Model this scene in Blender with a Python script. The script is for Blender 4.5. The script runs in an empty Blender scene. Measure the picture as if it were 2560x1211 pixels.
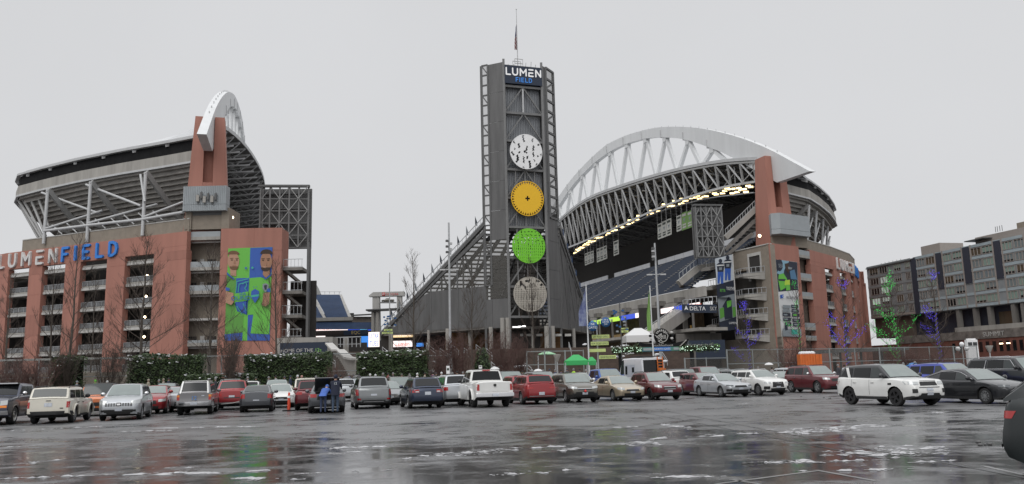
import bpy, bmesh, math, random
from mathutils import Vector, Matrix, noise
from math import sin, cos, pi, radians, sqrt, atan2
random.seed(7)
SC = bpy.context.scene
COL = SC.collection

# ------------------------------------------------------------------ camera
EYE = Vector((0, 0, 1.65))
FPX, PITCH, ROLL = 2045.0, radians(9.22), radians(1.42)
_F = Vector((0, cos(PITCH), sin(PITCH)))
_R0 = Vector((1, 0, 0)); _U0 = Vector((0, -sin(PITCH), cos(PITCH)))
_R = _R0 * cos(ROLL) - _U0 * sin(ROLL)
_U = _U0 * cos(ROLL) + _R0 * sin(ROLL)
cam_data = bpy.data.cameras.new('camera')
cam_data.sensor_width = 36.0
cam_data.lens = 36.0 * FPX / 2560.0
cam_data.clip_start = 0.1
cam_data.clip_end = 4000
cam = bpy.data.objects.new('camera', cam_data)
M3 = Matrix((_R, _U, -_F)).transposed()
cam.matrix_world = Matrix.Translation(EYE) @ M3.to_4x4()
COL.objects.link(cam)
SC.camera = cam

# ------------------------------------------------------------------ overcast sky, soft sun, exposure
world = bpy.data.worlds.new('World'); SC.world = world; world.use_nodes = True
wn, wl = world.node_tree.nodes, world.node_tree.links
for n_ in list(wn): wn.remove(n_)
w_out = wn.new('ShaderNodeOutputWorld'); w_bg = wn.new('ShaderNodeBackground')
w_sky = wn.new('ShaderNodeTexSky'); w_sky.sky_type = 'NISHITA'; w_sky.sun_disc = False
w_sky.sun_elevation = radians(48); w_sky.sun_rotation = radians(200)
w_sky.dust_density = 6.0; w_sky.air_density = 1.6
w_hsv = wn.new('ShaderNodeHueSaturation'); w_hsv.inputs['Saturation'].default_value = 0.12
w_tc = wn.new('ShaderNodeTexCoord'); w_sep = wn.new('ShaderNodeSeparateXYZ')
w_ramp = wn.new('ShaderNodeValToRGB')          # an even cloud deck, brighter overhead
cr = w_ramp.color_ramp
cr.elements[0].position = 0.0; cr.elements[0].color = (6.54, 6.60, 6.78, 1)
cr.elements[1].position = 1.0; cr.elements[1].color = (13.0, 13.2, 13.6, 1)
for p_, v_ in ((0.2, 6.3), (0.45, 6.3), (0.72, 10.0)):
    e_ = cr.elements.new(p_); e_.color = (v_ * .99, v_, v_ * 1.026, 1)
w_noise = wn.new('ShaderNodeTexNoise'); w_noise.inputs['Scale'].default_value = 2.2; w_noise.inputs['Detail'].default_value = 5
w_nm = wn.new('ShaderNodeMapRange'); w_nm.inputs['To Min'].default_value = 0.93; w_nm.inputs['To Max'].default_value = 1.07
w_mul = wn.new('ShaderNodeMix'); w_mul.data_type = 'RGBA'; w_mul.blend_type = 'MULTIPLY'; w_mul.inputs['Factor'].default_value = 1
w_mix = wn.new('ShaderNodeMix'); w_mix.data_type = 'RGBA'; w_mix.inputs['Factor'].default_value = 0.9
wl.new(w_tc.outputs['Generated'], w_sep.inputs[0]); wl.new(w_sep.outputs['Z'], w_ramp.inputs[0])
wl.new(w_tc.outputs['Generated'], w_noise.inputs['Vector']); wl.new(w_noise.outputs['Fac'], w_nm.inputs['Value'])
wl.new(w_sky.outputs['Color'], w_hsv.inputs['Color'])
wl.new(w_ramp.outputs['Color'], w_mul.inputs['A']); wl.new(w_nm.outputs['Result'], w_mul.inputs['B'])
wl.new(w_hsv.outputs['Color'], w_mix.inputs['A']); wl.new(w_mul.outputs['Result'], w_mix.inputs['B'])
wl.new(w_mix.outputs['Result'], w_bg.inputs['Color']); w_bg.inputs['Strength'].default_value = 0.113
wl.new(w_bg.outputs['Background'], w_out.inputs['Surface'])

sun_d = bpy.data.lights.new('sun', 'SUN'); sun_d.energy = 1.1; sun_d.angle = radians(50); sun_d.color = (1.0, 0.985, 0.96)
sun = bpy.data.objects.new('sun', sun_d); COL.objects.link(sun)
sun.rotation_euler = (radians(42), 0, radians(-20))
SC.view_settings.view_transform = 'Standard'; SC.view_settings.look = 'None'
SC.view_settings.gamma = 1.0; SC.view_settings.use_curve_mapping = False
SC.view_settings.exposure = 0.0
SC.cycles.max_bounces = 6; SC.cycles.diffuse_bounces = 2; SC.cycles.glossy_bounces = 3
SC.cycles.transparent_max_bounces = 12; SC.cycles.transmission_bounces = 2
SC.cycles.caustics_reflective = False; SC.cycles.caustics_refractive = False

# ------------------------------------------------------------------ measuring helpers
def ray(px, py):
    return _F * FPX + _R * (px - 1280.0) + _U * (605.5 - py)
def P(px, py, Y):
    """world point seen at a photo position, at distance Y ahead of the camera"""
    d = ray(px, py)
    return EYE + d * (Y / d.y)
def G(px, py, z=0.0):
    d = ray(px, py)
    return EYE + d * ((z - EYE.z) / d.z)
def on_plane(px, py, p0, n):
    d = ray(px, py)
    return EYE + d * ((p0 - EYE).dot(n) / d.dot(n))
def on_poly(px, py, poly):
    """(arc length, height, point) where the vertical wall over a plan polyline is met"""
    d = ray(px, py); s = 0.0; best = None
    for i, (a, b) in enumerate(zip(poly[:-1], poly[1:])):
        a2 = Vector(a); b2 = Vector(b); e = b2 - a2; L = e.length
        den = d.x * e.y - d.y * e.x
        if abs(den) > 1e-9:
            k = (d.y * a2.x - d.x * a2.y) / den     # a + k e on the ray heading
            pt = a2 + e * k
            ok = -1e-6 <= k <= 1 + 1e-6 or (i == 0 and k < 0) or (i == len(poly) - 2 and k > 1)
            if ok and pt.y * d.y + pt.x * d.x > 0:
                h = EYE.z + d.z * (pt.y / d.y)
                if best is None or -1e-6 <= k <= 1 + 1e-6: best = (s + k * L, h, Vector((pt.x, pt.y, h)))
                if -1e-6 <= k <= 1 + 1e-6: return best
        s += L
    return best

# ------------------------------------------------------------------ mesh builder
Z = Vector((0, 0, 1))
WL = {}
ZF = None          # optional remapping of survey heights to true heights
def true_height(dist):
    tp = math.tan(PITCH)
    def f(z): return EYE.z + dist * math.tan(PITCH + math.atan((z - EYE.z) / dist - tp))
    return f
class MB:
    def __init__(s): s.v = []; s.f = []; s.m = []; s.sm = []
    def add(s, vs, fs, m=0, sm=False):
        o = len(s.v); s.v.extend([tuple(x) for x in vs])
        for f in fs:
            s.f.append(tuple(i + o for i in f)); s.m.append(m); s.sm.append(sm)
        return s
    def box(s, c, size, m=0, rz=0.0):
        c = Vector(c); hx, hy, hz = size[0] / 2, size[1] / 2, size[2] / 2
        ca, sa = cos(rz), sin(rz)
        vs = []
        for dz in (-hz, hz):
            for dx, dy in ((-hx, -hy), (hx, -hy), (hx, hy), (-hx, hy)):
                vs.append((c.x + dx * ca - dy * sa, c.y + dx * sa + dy * ca, c.z + dz))
        return s.add(vs, ((0, 3, 2, 1), (4, 5, 6, 7), (0, 1, 5, 4), (1, 2, 6, 5), (2, 3, 7, 6), (3, 0, 4, 7)), m)
    def beam(s, p, q, w, h=None, m=0, up=Z):
        p = Vector(p); q = Vector(q); h = w if h is None else h
        d = q - p
        if d.length < 1e-6: return s
        d.normalize(); a = d.cross(up)
        if a.length < 1e-4: a = d.cross(Vector((1, 0, 0)))
        a.normalize(); b = a.cross(d)
        vs = []
        for c in (p, q):
            for i, j in ((-1, -1), (1, -1), (1, 1), (-1, 1)): vs.append(c + a * (w / 2 * i) + b * (h / 2 * j))
        return s.add(vs, ((0, 3, 2, 1), (4, 5, 6, 7), (0, 1, 5, 4), (1, 2, 6, 5), (2, 3, 7, 6), (3, 0, 4, 7)), m)
    def tube(s, p, q, r0, r1=None, n=8, m=0, cap=True):
        return s.path([p, q], [r0, r0 if r1 is None else r1], n, m, cap)
    def path(s, pts, rs, n=6, m=0, cap=True):
        pts = [Vector(p) for p in pts]; o = []
        if not hasattr(rs, '__len__'): rs = [rs] * len(pts)
        vs = []; fs = []
        ref = None
        for i, p in enumerate(pts):
            d = (pts[min(i + 1, len(pts) - 1)] - pts[max(i - 1, 0)])
            if d.length < 1e-9: d = Vector((0, 0, 1))
            d.normalize()
            if ref is None: ref = d.orthogonal()
            a = ref - d * ref.dot(d)
            if a.length < 1e-5: a = d.orthogonal()
            a.normalize(); ref = a; b = d.cross(a)
            for k in range(n):
                t = 2 * pi * k / n
                vs.append(p + (a * cos(t) + b * sin(t)) * rs[i])
        for i in range(len(pts) - 1):
            for k in range(n):
                k2 = (k + 1) % n
                fs.append((i * n + k, i * n + k2, (i + 1) * n + k2, (i + 1) * n + k))
        s.add(vs, fs, m, True)
        if cap:
            s.add(vs[:n], (tuple(range(n - 1, -1, -1)),), m); s.add(vs[-n:], (tuple(range(n)),), m)
        return s
    def poly(s, pts, m=0): return s.add(pts, (tuple(range(len(pts))),), m)
    def prism(s, pts, vec, m=0, m_side=None):
        pts = [Vector(p) for p in pts]; vec = Vector(vec); n = len(pts)
        ms = m if m_side is None else m_side
        s.add(pts, (tuple(range(n - 1, -1, -1)),), m); s.add([p + vec for p in pts], (tuple(range(n)),), m)
        s.add(pts + [p + vec for p in pts], [(i, (i + 1) % n, n + (i + 1) % n, n + i) for i in range(n)], ms)
        return s
    def grid(s, rows, m=0, sm=True, close=False):
        nr, nc = len(rows), len(rows[0]); vs = [p for r in rows for p in r]; fs = []
        for i in range(nr - 1):
            for j in range(nc if close else nc - 1):
                j2 = (j + 1) % nc
                fs.append((i * nc + j, i * nc + j2, (i + 1) * nc + j2, (i + 1) * nc + j))
        return s.add(vs, fs, m, sm)
    def lathe(s, c, prof, n=16, m=0, axis='z', cap=False):
        c = Vector(c); rows = []
        for r, h in prof:
            row = []
            for k in range(n):
                t = 2 * pi * k / n
                if axis == 'z': row.append(c + Vector((r * cos(t), r * sin(t), h)))
                elif axis == 'y': row.append(c + Vector((r * cos(t), h, r * sin(t))))
                else: row.append(c + Vector((h, r * cos(t), r * sin(t))))
            rows.append(row)
        s.grid(rows, m, True, True)
        if cap: s.poly(rows[0], m); s.poly(rows[-1], m)
        return s
    def sphere(s, c, r, n=10, k=6, m=0, sc=(1, 1, 1)):
        c = Vector(c); rows = []
        for i in range(k + 1):
            a = -pi / 2 + pi * i / k
            rows.append([c + Vector((r * cos(a) * cos(2 * pi * j / n) * sc[0], r * cos(a) * sin(2 * pi * j / n) * sc[1], r * sin(a) * sc[2])) for j in range(n)])
        return s.grid(rows, m, True, True)
    def mesh(s, name, mats, off=Vector((0, 0, 0)), sharp=None):
        me = bpy.data.meshes.new(name)
        ox, oy, oz = off
        if ZF: me.from_pydata([(x - ox, y - oy, ZF(z) - oz) for x, y, z in s.v], [], s.f)
        else: me.from_pydata([(x - ox, y - oy, z - oz) for x, y, z in s.v], [], s.f)
        if not isinstance(mats, (list, tuple)): mats = [mats]
        for mt in mats: me.materials.append(mt)
        me.polygons.foreach_set('material_index', s.m)
        me.polygons.foreach_set('use_smooth', s.sm)
        if sharp: me.set_sharp_from_angle(angle=radians(sharp))
        me.update()
        return me
    def build(s, name, mats, parent=None, sharp=None, label=None, kind=None, origin=None):
        off = WL[parent.name] if parent is not None else Vector(origin if origin is not None else (0, 0, 0))
        o = bpy.data.objects.new(name, s.mesh(name, mats, off, sharp)); COL.objects.link(o)
        if parent is not None: o.parent = parent
        else: o.location = off
        WL[o.name] = off.copy()
        if label: o['label'] = label
        if kind: o['kind'] = kind
        return o
def thing(name, label, cat, loc=(0, 0, 0), group=None, rz=0.0, local=False):
    o = bpy.data.objects.new(name, None); COL.objects.link(o)
    o.location = loc; o.rotation_euler = (0, 0, rz); o.empty_display_size = 0.3
    o['label'] = label; o['category'] = cat
    if group: o['group'] = group
    WL[o.name] = Vector((0, 0, 0)) if local else Vector(loc)
    return o
def sub_empty(name, parent, loc=(0, 0, 0)):
    o = bpy.data.objects.new(name, None); COL.objects.link(o); o.parent = parent; o.location = loc
    WL[o.name] = Vector((0, 0, 0)); return o
def tag(o, label, cat, group=None):
    o['label'] = label; o['category'] = cat
    if group: o['group'] = group
    return o
def place(name, me, parent, loc, rz=0.0, world=True):
    """another object on shared mesh data"""
    o = bpy.data.objects.new(name, me); COL.objects.link(o)
    if parent is not None:
        o.parent = parent
        if world: loc = Vector(loc) - WL[parent.name]
    o.location = loc; o.rotation_euler = (0, 0, rz)
    WL[o.name] = Vector((0, 0, 0)); return o
FONTS = []
def text(name, body, p, right, up, size, m, parent=None, ext=0.03, align='CENTER', wide=1.0, out=0.0):
    """lettering as a font object; p = baseline point, right/up = plane axes"""
    cu = bpy.data.curves.new(name, 'FONT'); cu.body = body; cu.size = size; cu.extrude = ext; cu.align_x = align
    cu.resolution_u = 3; cu.materials.append(m)
    o = bpy.data.objects.new(name, cu); COL.objects.link(o)
    r = Vector(right).normalized(); u = Vector(up); u = (u - r * u.dot(r)).normalized(); n = r.cross(u)
    p = Vector(p) + n * out
    if parent is not None: o.parent = parent; p = p - WL[parent.name]
    mt = Matrix((r * wide, u, n)).transposed().to_4x4(); o.matrix_local = Matrix.Translation(p) @ mt
    WL[o.name] = Vector((0, 0, 0)); return o

# ------------------------------------------------------------------ materials
def mat(name, c, rough=0.6, metal=0.0, spec=0.5, var=0.0, vs=3.0, bump=0.0, bs=20.0, streak=False, c2=None, coat=0.0, emit=None, es=0.0, alpha=None):
    m = bpy.data.materials.new(name); m.use_nodes = True
    nt = m.node_tree; b = nt.nodes['Principled BSDF']
    b.inputs['Base Color'].default_value = (*c, 1); b.inputs['Roughness'].default_value = rough
    b.inputs['Metallic'].default_value = metal; b.inputs['Specular IOR Level'].default_value = spec
    if coat: b.inputs['Coat Weight'].default_value = coat; b.inputs['Coat Roughness'].default_value = 0.06
    if emit: b.inputs['Emission Color'].default_value = (*emit, 1); b.inputs['Emission Strength'].default_value = es
    if alpha is not None: b.inputs['Alpha'].default_value = alpha
    if var or bump:
        tc = nt.nodes.new('ShaderNodeTexCoord'); mp = nt.nodes.new('ShaderNodeMapping')
        nt.links.new(tc.outputs['Object'], mp.inputs['Vector'])
        if streak: mp.inputs['Scale'].default_value = (1, 1, 0.12)
    if var:
        n = nt.nodes.new('ShaderNodeTexNoise'); n.inputs['Scale'].default_value = vs; n.inputs['Detail'].default_value = 6; n.inputs['Roughness'].default_value = 0.62
        nt.links.new(mp.outputs[0], n.inputs['Vector'])
        rp = nt.nodes.new('ShaderNodeValToRGB'); nt.links.new(n.outputs['Fac'], rp.inputs[0])
        d = c2 if c2 else tuple(x * (1 - var) for x in c)
        l = tuple(min(1, x * (1 + var * 0.7)) for x in c)
        rp.color_ramp.elements[0].position = 0.3; rp.color_ramp.elements[0].color = (*d, 1)
        rp.color_ramp.elements[1].position = 0.7; rp.color_ramp.elements[1].color = (*l, 1)
        nt.links.new(rp.outputs[0], b.inputs['Base Color'])
    if bump:
        n2 = nt.nodes.new('ShaderNodeTexNoise'); n2.inputs['Scale'].default_value = bs; n2.inputs['Detail'].default_value = 4
        nt.links.new(mp.outputs[0], n2.inputs['Vector'])
        bp = nt.nodes.new('ShaderNodeBump'); bp.inputs['Strength'].default_value = bump; bp.inputs['Distance'].default_value = 0.05
        nt.links.new(n2.outputs['Fac'], bp.inputs['Height']); nt.links.new(bp.outputs[0], b.inputs['Normal'])
    return m
def glow(name, c, s):
    m = bpy.data.materials.new(name); m.use_nodes = True; nt = m.node_tree
    b = nt.nodes['Principled BSDF']; b.inputs['Base Color'].default_value = (c[0] * .3, c[1] * .3, c[2] * .3, 1); b.inputs['Roughness'].default_value = 0.4
    b.inputs['Emission Color'].default_value = (*c, 1); b.inputs['Emission Strength'].default_value = s
    return m
M_RED = mat('terracotta_concrete', (0.365, 0.164, 0.124), 0.75, var=0.13, vs=0.35, bump=0.15, bs=8, streak=True)
M_RED2 = mat('terracotta_concrete_panel', (0.338, 0.152, 0.115), 0.75, var=0.15, vs=0.5, bump=0.15, bs=8, streak=True)
M_TAN = mat('tan_blockwork', (0.25, 0.215, 0.175), 0.85, var=0.14, vs=0.8, bump=0.3, bs=5)
M_BROWN = mat('brown_blockwork', (0.115, 0.088, 0.07), 0.85, var=0.2, vs=0.8)
M_CONC = mat('concrete', (0.33, 0.315, 0.29), 0.8, var=0.22, vs=0.5, bump=0.2, bs=6, streak=True)
M_CONCL = mat('pale_concrete', (0.46, 0.45, 0.43), 0.75, var=0.15, vs=0.6, streak=True)
M_CONCD = mat('dark_concrete', (0.17, 0.16, 0.148), 0.85, var=0.3, vs=0.5, streak=True)
M_STEELW = mat('white_painted_steel', (0.63, 0.64, 0.645), 0.5, var=0.07, vs=0.4, streak=True)
M_STEEL = mat('grey_painted_steel', (0.30, 0.30, 0.295), 0.5, var=0.12, vs=0.8)
M_STEELM = mat('mid_grey_steel', (0.165, 0.165, 0.165), 0.5, var=0.15, vs=0.8)
M_STEELL = mat('light_grey_steel', (0.47, 0.475, 0.48), 0.5, var=0.1, vs=0.6)
M_STEELD = mat('dark_grey_steel', (0.10, 0.10, 0.10), 0.5, var=0.15, vs=0.8)
M_BLACK = mat('black_cladding', (0.014, 0.014, 0.015), 0.85, spec=.15, var=0.3, vs=0.6)
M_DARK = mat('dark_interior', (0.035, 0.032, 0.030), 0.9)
M_CLAD = mat('grey_corrugated_cladding', (0.31, 0.335, 0.35), 0.45, var=0.08, vs=0.5)
M_MESH = mat('dark_grey_sheet', (0.118, 0.117, 0.117), 0.55, metal=0.2, var=0.24, vs=0.9, streak=True)
M_SEAT = mat('navy_seats', (0.022, 0.035, 0.065), 0.5, var=0.25, vs=1.2)
M_WHITE = mat('white_paint', (0.80, 0.80, 0.80), 0.4, var=0.04, vs=1)
M_BLUE = mat('blue_letters', (0.025, 0.20, 0.62), 0.4)
M_NAVY = mat('navy_sign', (0.012, 0.022, 0.045), 0.4, var=0.1, vs=2)
M_ROOFUP = mat('roof_membrane', (0.55, 0.56, 0.57), 0.6, var=0.1)
M_RAIL = mat('galvanised_rail', (0.42, 0.43, 0.44), 0.45, metal=0.3, var=0.1)
M_LAMP = glow('floodlight_lens', (1.0, 0.75, 0.36), 3.4)
M_LAMPS = glow('small_lamp', (1.0, 0.82, 0.55), 6.0)
M_FRAIL = mat('weathered_fence_steel', (0.25, 0.27, 0.27), 0.5, metal=0.3, var=0.12)
M_SNOW = mat('old_snow', (0.66, 0.67, 0.69), 0.6, var=0.25, vs=5, bump=0.6, bs=9)
# ================================================================== STADIUM
SU = Vector((0.952, 0.306, 0)); SV = Vector((-0.306, 0.952, 0))
PLL = Vector((-72.0, 190, 0)); PRR = Vector((77.5, 238, 0))
def frame(side):
    base, s = (PLL, -1) if side == 'e' else (PRR, 1)
    su, sv = (Vector((0.9637, 0.267, 0)), Vector((-0.267, 0.9637, 0))) if side == 'e' else (SU, SV)
    def W(a, t, z): return base + su * (s * a) + sv * t + Z * z
    return base, s, W
def interp(tab, x):
    if x <= tab[0][0]: return tab[0][1]
    for (a, va), (b, vb) in zip(tab[:-1], tab[1:]):
        if x <= b: return va + (vb - va) * (x - a) / (b - a)
    return tab[-1][1]
def sm_interp(tab, x):
    """monotone-ish cubic through a table"""
    n = len(tab)
    if x <= tab[0][0]: return tab[0][1]
    if x >= tab[-1][0]: return tab[-1][1]
    for i in range(n - 1):
        a, va = tab[i]; b, vb = tab[i + 1]
        if x <= b:
            h = b - a; t = (x - a) / h
            ma = (vb - tab[i - 1][1]) / (b - tab[i - 1][0]) if i else (vb - va) / h
            mb = (tab[i + 2][1] - va) / (tab[i + 2][0] - a) if i + 2 < n else (vb - va) / h
            return ((2*t**3 - 3*t*t + 1) * va + (t**3 - 2*t*t + t) * h * ma + (-2*t**3 + 3*t*t) * vb + (t**3 - t*t) * h * mb)
RIB = [(2.5, 0.5), (12, 8.5), (22, 16.5), (34.5, 27.5), (46, 39), (54.2, 48), (57.0, 56), (58.2, 66), (58.8, 90), (58.8, 110), (58.5, 130), (57, 150)]
RIM_Z = [(0, 63.4), (20, 67.4), (44, 70.2), (80, 72.6), (110, 74.0), (140, 72.6), (176, 70.2), (200, 67.4), (220, 63)]
def rim_b(t, k=12.0): return k * sin(pi * min(max(t, 0), 220) / 220)
TR_D = [(0, 5.4), (44, 9.8), (90, 15.0), (110, 16.0), (130, 15.0), (176, 9.8), (220, 5.4)]
# the arch profile in the plane of the pylons, read on the west side
_ptop = [(1398, 457), (1422, 434), (1454, 404), (1484, 383), (1523, 361), (1564, 342), (1612, 327), (1656, 319), (1707, 318), (1760, 322), (1814, 333), (1856, 345), (1900, 361), (1942, 380), (1989, 404), (2032, 429)]
_pbot = [(1401, 475), (1433, 452), (1466, 425), (1505, 395), (1546, 371), (1588, 355), (1633, 345), (1677, 345), (1707, 348), (1734, 354), (1766, 365), (1802, 378), (1826, 389), (1866, 408)]
def _prof(pts):
    out = []
    for px, py in pts:
        w = on_plane(px, py, PRR, SU); out.append(((w - PRR).dot(SV), w.z))
    return sorted(out)
ARC_T = _prof(_ptop); ARC_B = _prof(_pbot)

def rib_at(f):
    pts = RIB[:10]; L = [0]
    for a, b in zip(pts[:-1], pts[1:]): L.append(L[-1] + math.hypot(b[0] - a[0], b[1] - a[1]))
    x = f * L[-1]; return interp(list(zip(L, [p[0] for p in pts])), x), interp(list(zip(L, [p[1] for p in pts])), x)
def fix_half(tab, mid=112.0):
    near = [p for p in tab if p[0] <= mid]
    return near + [(2 * mid - t, z) for t, z in reversed(near)]
ARC_T = fix_half(ARC_T); ARC_B = fix_half(ARC_B)

def stand(side, label):
    base, s, W = frame(side)
    st = thing('grandstand', label, 'stadium stand', base)
    # ---------------- roof deck between the outer rim and the curved leading edge
    N = 25
    inner = []; outer = []
    for i in range(N):
        t = 220.0 * i / (N - 1)
        inner.append(W(-rim_b(t, 12.0 if side == 'w' else 9.5), t, sm_interp(RIM_Z, t)))
        tt = t if t <= 110 else 220 - t
        k, to = rib_at(tt / 110.0)
        if t > 110: to = 220 - to
        outer.append(W(k + (8 if side == 'w' and k > 2 else 0), to, 60.0))
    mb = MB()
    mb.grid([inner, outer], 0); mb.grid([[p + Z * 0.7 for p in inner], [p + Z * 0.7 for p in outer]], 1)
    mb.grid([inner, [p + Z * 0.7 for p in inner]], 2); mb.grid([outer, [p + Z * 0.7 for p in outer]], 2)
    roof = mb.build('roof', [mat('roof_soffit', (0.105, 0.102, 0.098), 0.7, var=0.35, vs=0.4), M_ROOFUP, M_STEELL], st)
    # pale edge strip on the leading rim
    mb = MB()
    for a, b in zip(inner[:-1], inner[1:]): mb.beam(a + Z * 0.5 - SU * 0, b + Z * 0.5, 0.5, 1.0)
    mb.build('roof_edge', M_STEELL, roof)
    # ---------------- rafters: trusses from rim to leading edge
    def lerp(a, b, k): return a + (b - a) * k
    for i in range(N):
        if i > 17 and side == 'e': break
        a = inner[i]; b = outer[i]
        dep = sm_interp(TR_D, 220.0 * i / (N - 1)) * 0.27
        mb = MB()
        a1 = a - Z * (dep + 0.6); b1 = b - Z * 0.8
        mb.beam(a - Z * 0.35, b - Z * 0.35, 0.45, 0.6); mb.beam(a1, b1, 0.4, 0.45)
        m = 7
        for k in range(m):
            p = lerp(a, b, k / m) - Z * 0.4; q = lerp(a1, b1, (k + .5) / m); r = lerp(a, b, (k + 1) / m) - Z * 0.4
            mb.beam(p, q, 0.22); mb.beam(q, r, 0.22)
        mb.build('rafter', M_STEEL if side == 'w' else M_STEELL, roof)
    # purlins, too many to tell apart
    mb = MB()
    for k in range(1, 12):
        pts = [lerp(inner[i], outer[i], k / 12) - Z * 0.3 for i in range(N)]
        for a, b in zip(pts[:-1], pts[1:]): mb.beam(a, b, 0.25, 0.4)
        if k % 2 and k < 10:
            for i in range(N - 1):
                mb.beam(lerp(inner[i], outer[i], k / 12) - Z * 1.1, lerp(inner[i + 1], outer[i + 1], (k + 1.4) / 12) - Z * 1.1, 0.24)
                mb.beam(lerp(inner[i], outer[i], (k + 1.4) / 12) - Z * 1.3, lerp(inner[i + 1], outer[i + 1], k / 12) - Z * 1.3, 0.24)
    o = mb.build('purlin', M_STEELD, roof, kind='stuff')
    # ---------------- leading-edge truss
    if side == 'w':
        tr = sub_empty('edge_truss', st); WL[tr.name] = base.copy()
        nb = 27
        top = []; bot = []
        for i in range(nb + 1):
            t = 1.0 + 150.0 * i / nb
            b_ = rim_b(t); z = sm_interp(RIM_Z, t) - 0.6
            top.append(W(-b_, t, z)); bot.append(W(-b_ + 0.8, t, z - sm_interp(TR_D, t)))
        mb = MB(); mb2 = MB()
        for i in range(nb): mb.beam(top[i], top[i + 1], 0.5, 0.6)
        for i in range(nb): mb2.beam(bot[i], bot[i + 1], 0.6, 0.7)
        mb.build('top_chord', M_STEEL, tr); mb2.build('bottom_chord', M_STEELL, tr)
        for i in range(nb):
            m1 = MB().beam(bot[i], top[i], 0.55, 0.55); m1.build('post', M_STEEL, tr)
            m1 = MB().beam(top[i + 1], bot[i], 0.42, 0.42); m1.build('brace', M_STEELL if i % 3 else M_STEEL, tr)
        # light catwalk with floodlights under the roof
        cw = sub_empty('light_catwalk', st); WL[cw.name] = base.copy()
        cpx = [(1436, 637), (1470, 616), (1500, 599), (1530, 584), (1560, 571), (1600, 551), (1640, 533), (1680, 519), (1720, 508), (1760, 498), (1800, 491), (1840, 487), (1888, 481)]
        pts = []
        for px, py in cpx:
            w = on_plane(px, py, PRR - SU * 2.0, SU); pts.append(w)
        mb = MB()
        for a, b in zip(pts[:-1], pts[1:]):
            mb.beam(a - Z * .1, b - Z * .1, 1.3, 0.25); mb.beam(a + Z * 1.7, b + Z * 1.7, 0.15)
            mb.beam(a, a + Z * 1.7, .12); mb.beam(a, a + Z * 9, .16); mb.beam(a + Z * 1.5, b + Z * 7, .16)
        mb.build('walkway', M_STEELL, cw)
        lamp = MB(); lamp.box((0, 0, 0), (1.7, 0.5, 0.8), 0); lamp.box((0, -0.27, 0), (1.55, 0.06, 0.6), 1)
        lme = lamp.mesh('floodlight', [M_STEELD, M_LAMP])
        L = [0]
        for a, b in zip(pts[:-1], pts[1:]): L.append(L[-1] + (b - a).length)
        k = 0.6
        while k < L[-1]:
            for i in range(len(pts) - 1):
                if k <= L[i + 1]: break
            p = pts[i].lerp(pts[i + 1], (k - L[i]) / (L[i + 1] - L[i]))
            if random.random() < (0.9 if k > 70 else 0.78):
                o = place('floodlight', lme, cw, p + Z * random.uniform(0.1, 2.1) - SV * 0.3, atan2(-0.2, 1) + random.uniform(-.2, .2))
                o.rotation_euler[0] = -0.35
            k += random.uniform(.9, 1.6) if k > 55 else random.uniform(.8, 1.3)
            if random.random() < .09: k += 2.6
    # ---------------- outer rim: black band, concrete fascia, steel edge
    pts = RIB if side == 'e' else [RIB[0]] + [(a + 8, t) for a, t in RIB[1:10]]
    def ribbon(z0, z1, th, inset, m, nm, a0=0):
        for (a, t), (b, u) in zip(pts[:-1], pts[1:]):
            d = Vector((b - a, u - t)).normalized(); n = Vector((-d.y, d.x))
            mbx = MB()
            c = [(a + n.x * inset, t + n.y * inset), (b + n.x * inset, u + n.y * inset)]
            e = [(x + n.x * th, y + n.y * th) for x, y in c]
            q = [W(*c[0], z0), W(*c[1], z0), W(*e[1], z0), W(*e[0], z0)]
            mbx.prism(q, Z * (z1 - z0)); mbx.build(nm, m, st)
    ribbon(56.9, 59.7, 0.8, 0.5, M_BLACK, 'parapet_panel')
    ribbon(54.3, 56.85, 1.0, 0.0, M_CONC, 'fascia_panel')
    mb = MB()
    for (a, t), (b, u) in zip(pts[:-1], pts[1:]):
        mb.beam(W(a, t, 60.05), W(b, u, 60.05), 0.9, 0.55); mb.beam(W(a, t, 54.0), W(b, u, 54.0), 0.6, 0.5)
    mb.build('rim_rail', M_STEELL, st)
    # ---------------- stepped seating deck seen from below (inward and down)
    def inward(i):
        a, t = pts[i]; p = pts[max(i - 1, 0)]; q = pts[min(i + 1, len(pts) - 1)]
        d = Vector((q[0] - p[0], q[1] - p[1])).normalized(); n = Vector((-d.y, d.x))
        if i == 0: n = Vector((-.35, .94))
        return Vector((a, t)), n
    mb = MB(); nst = 20
    rows = []
    for k in range(nst + 1):
        for dz in (0, 1):
            zz = 54.2 - 0.95 * (k + dz) ; dd = 0.6 + 1.15 * k
            row = []
            for i in range(len(pts)):
                p, n = inward(i); q = p + n * dd; row.append(W(q.x, q.y, zz))
            rows.append(row)
    mb.grid(rows, 0, False)
    mb.build('seating_deck', mat('deck_soffit', (0.36, 0.345, 0.32), 0.85, var=0.25, vs=0.5), st)
    # back walls of the concourse behind the deck (dark)
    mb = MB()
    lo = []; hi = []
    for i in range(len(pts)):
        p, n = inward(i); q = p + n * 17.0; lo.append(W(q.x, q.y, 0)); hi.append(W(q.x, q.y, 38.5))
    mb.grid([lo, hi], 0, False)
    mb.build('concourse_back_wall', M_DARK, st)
    return st, W, roof

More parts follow.
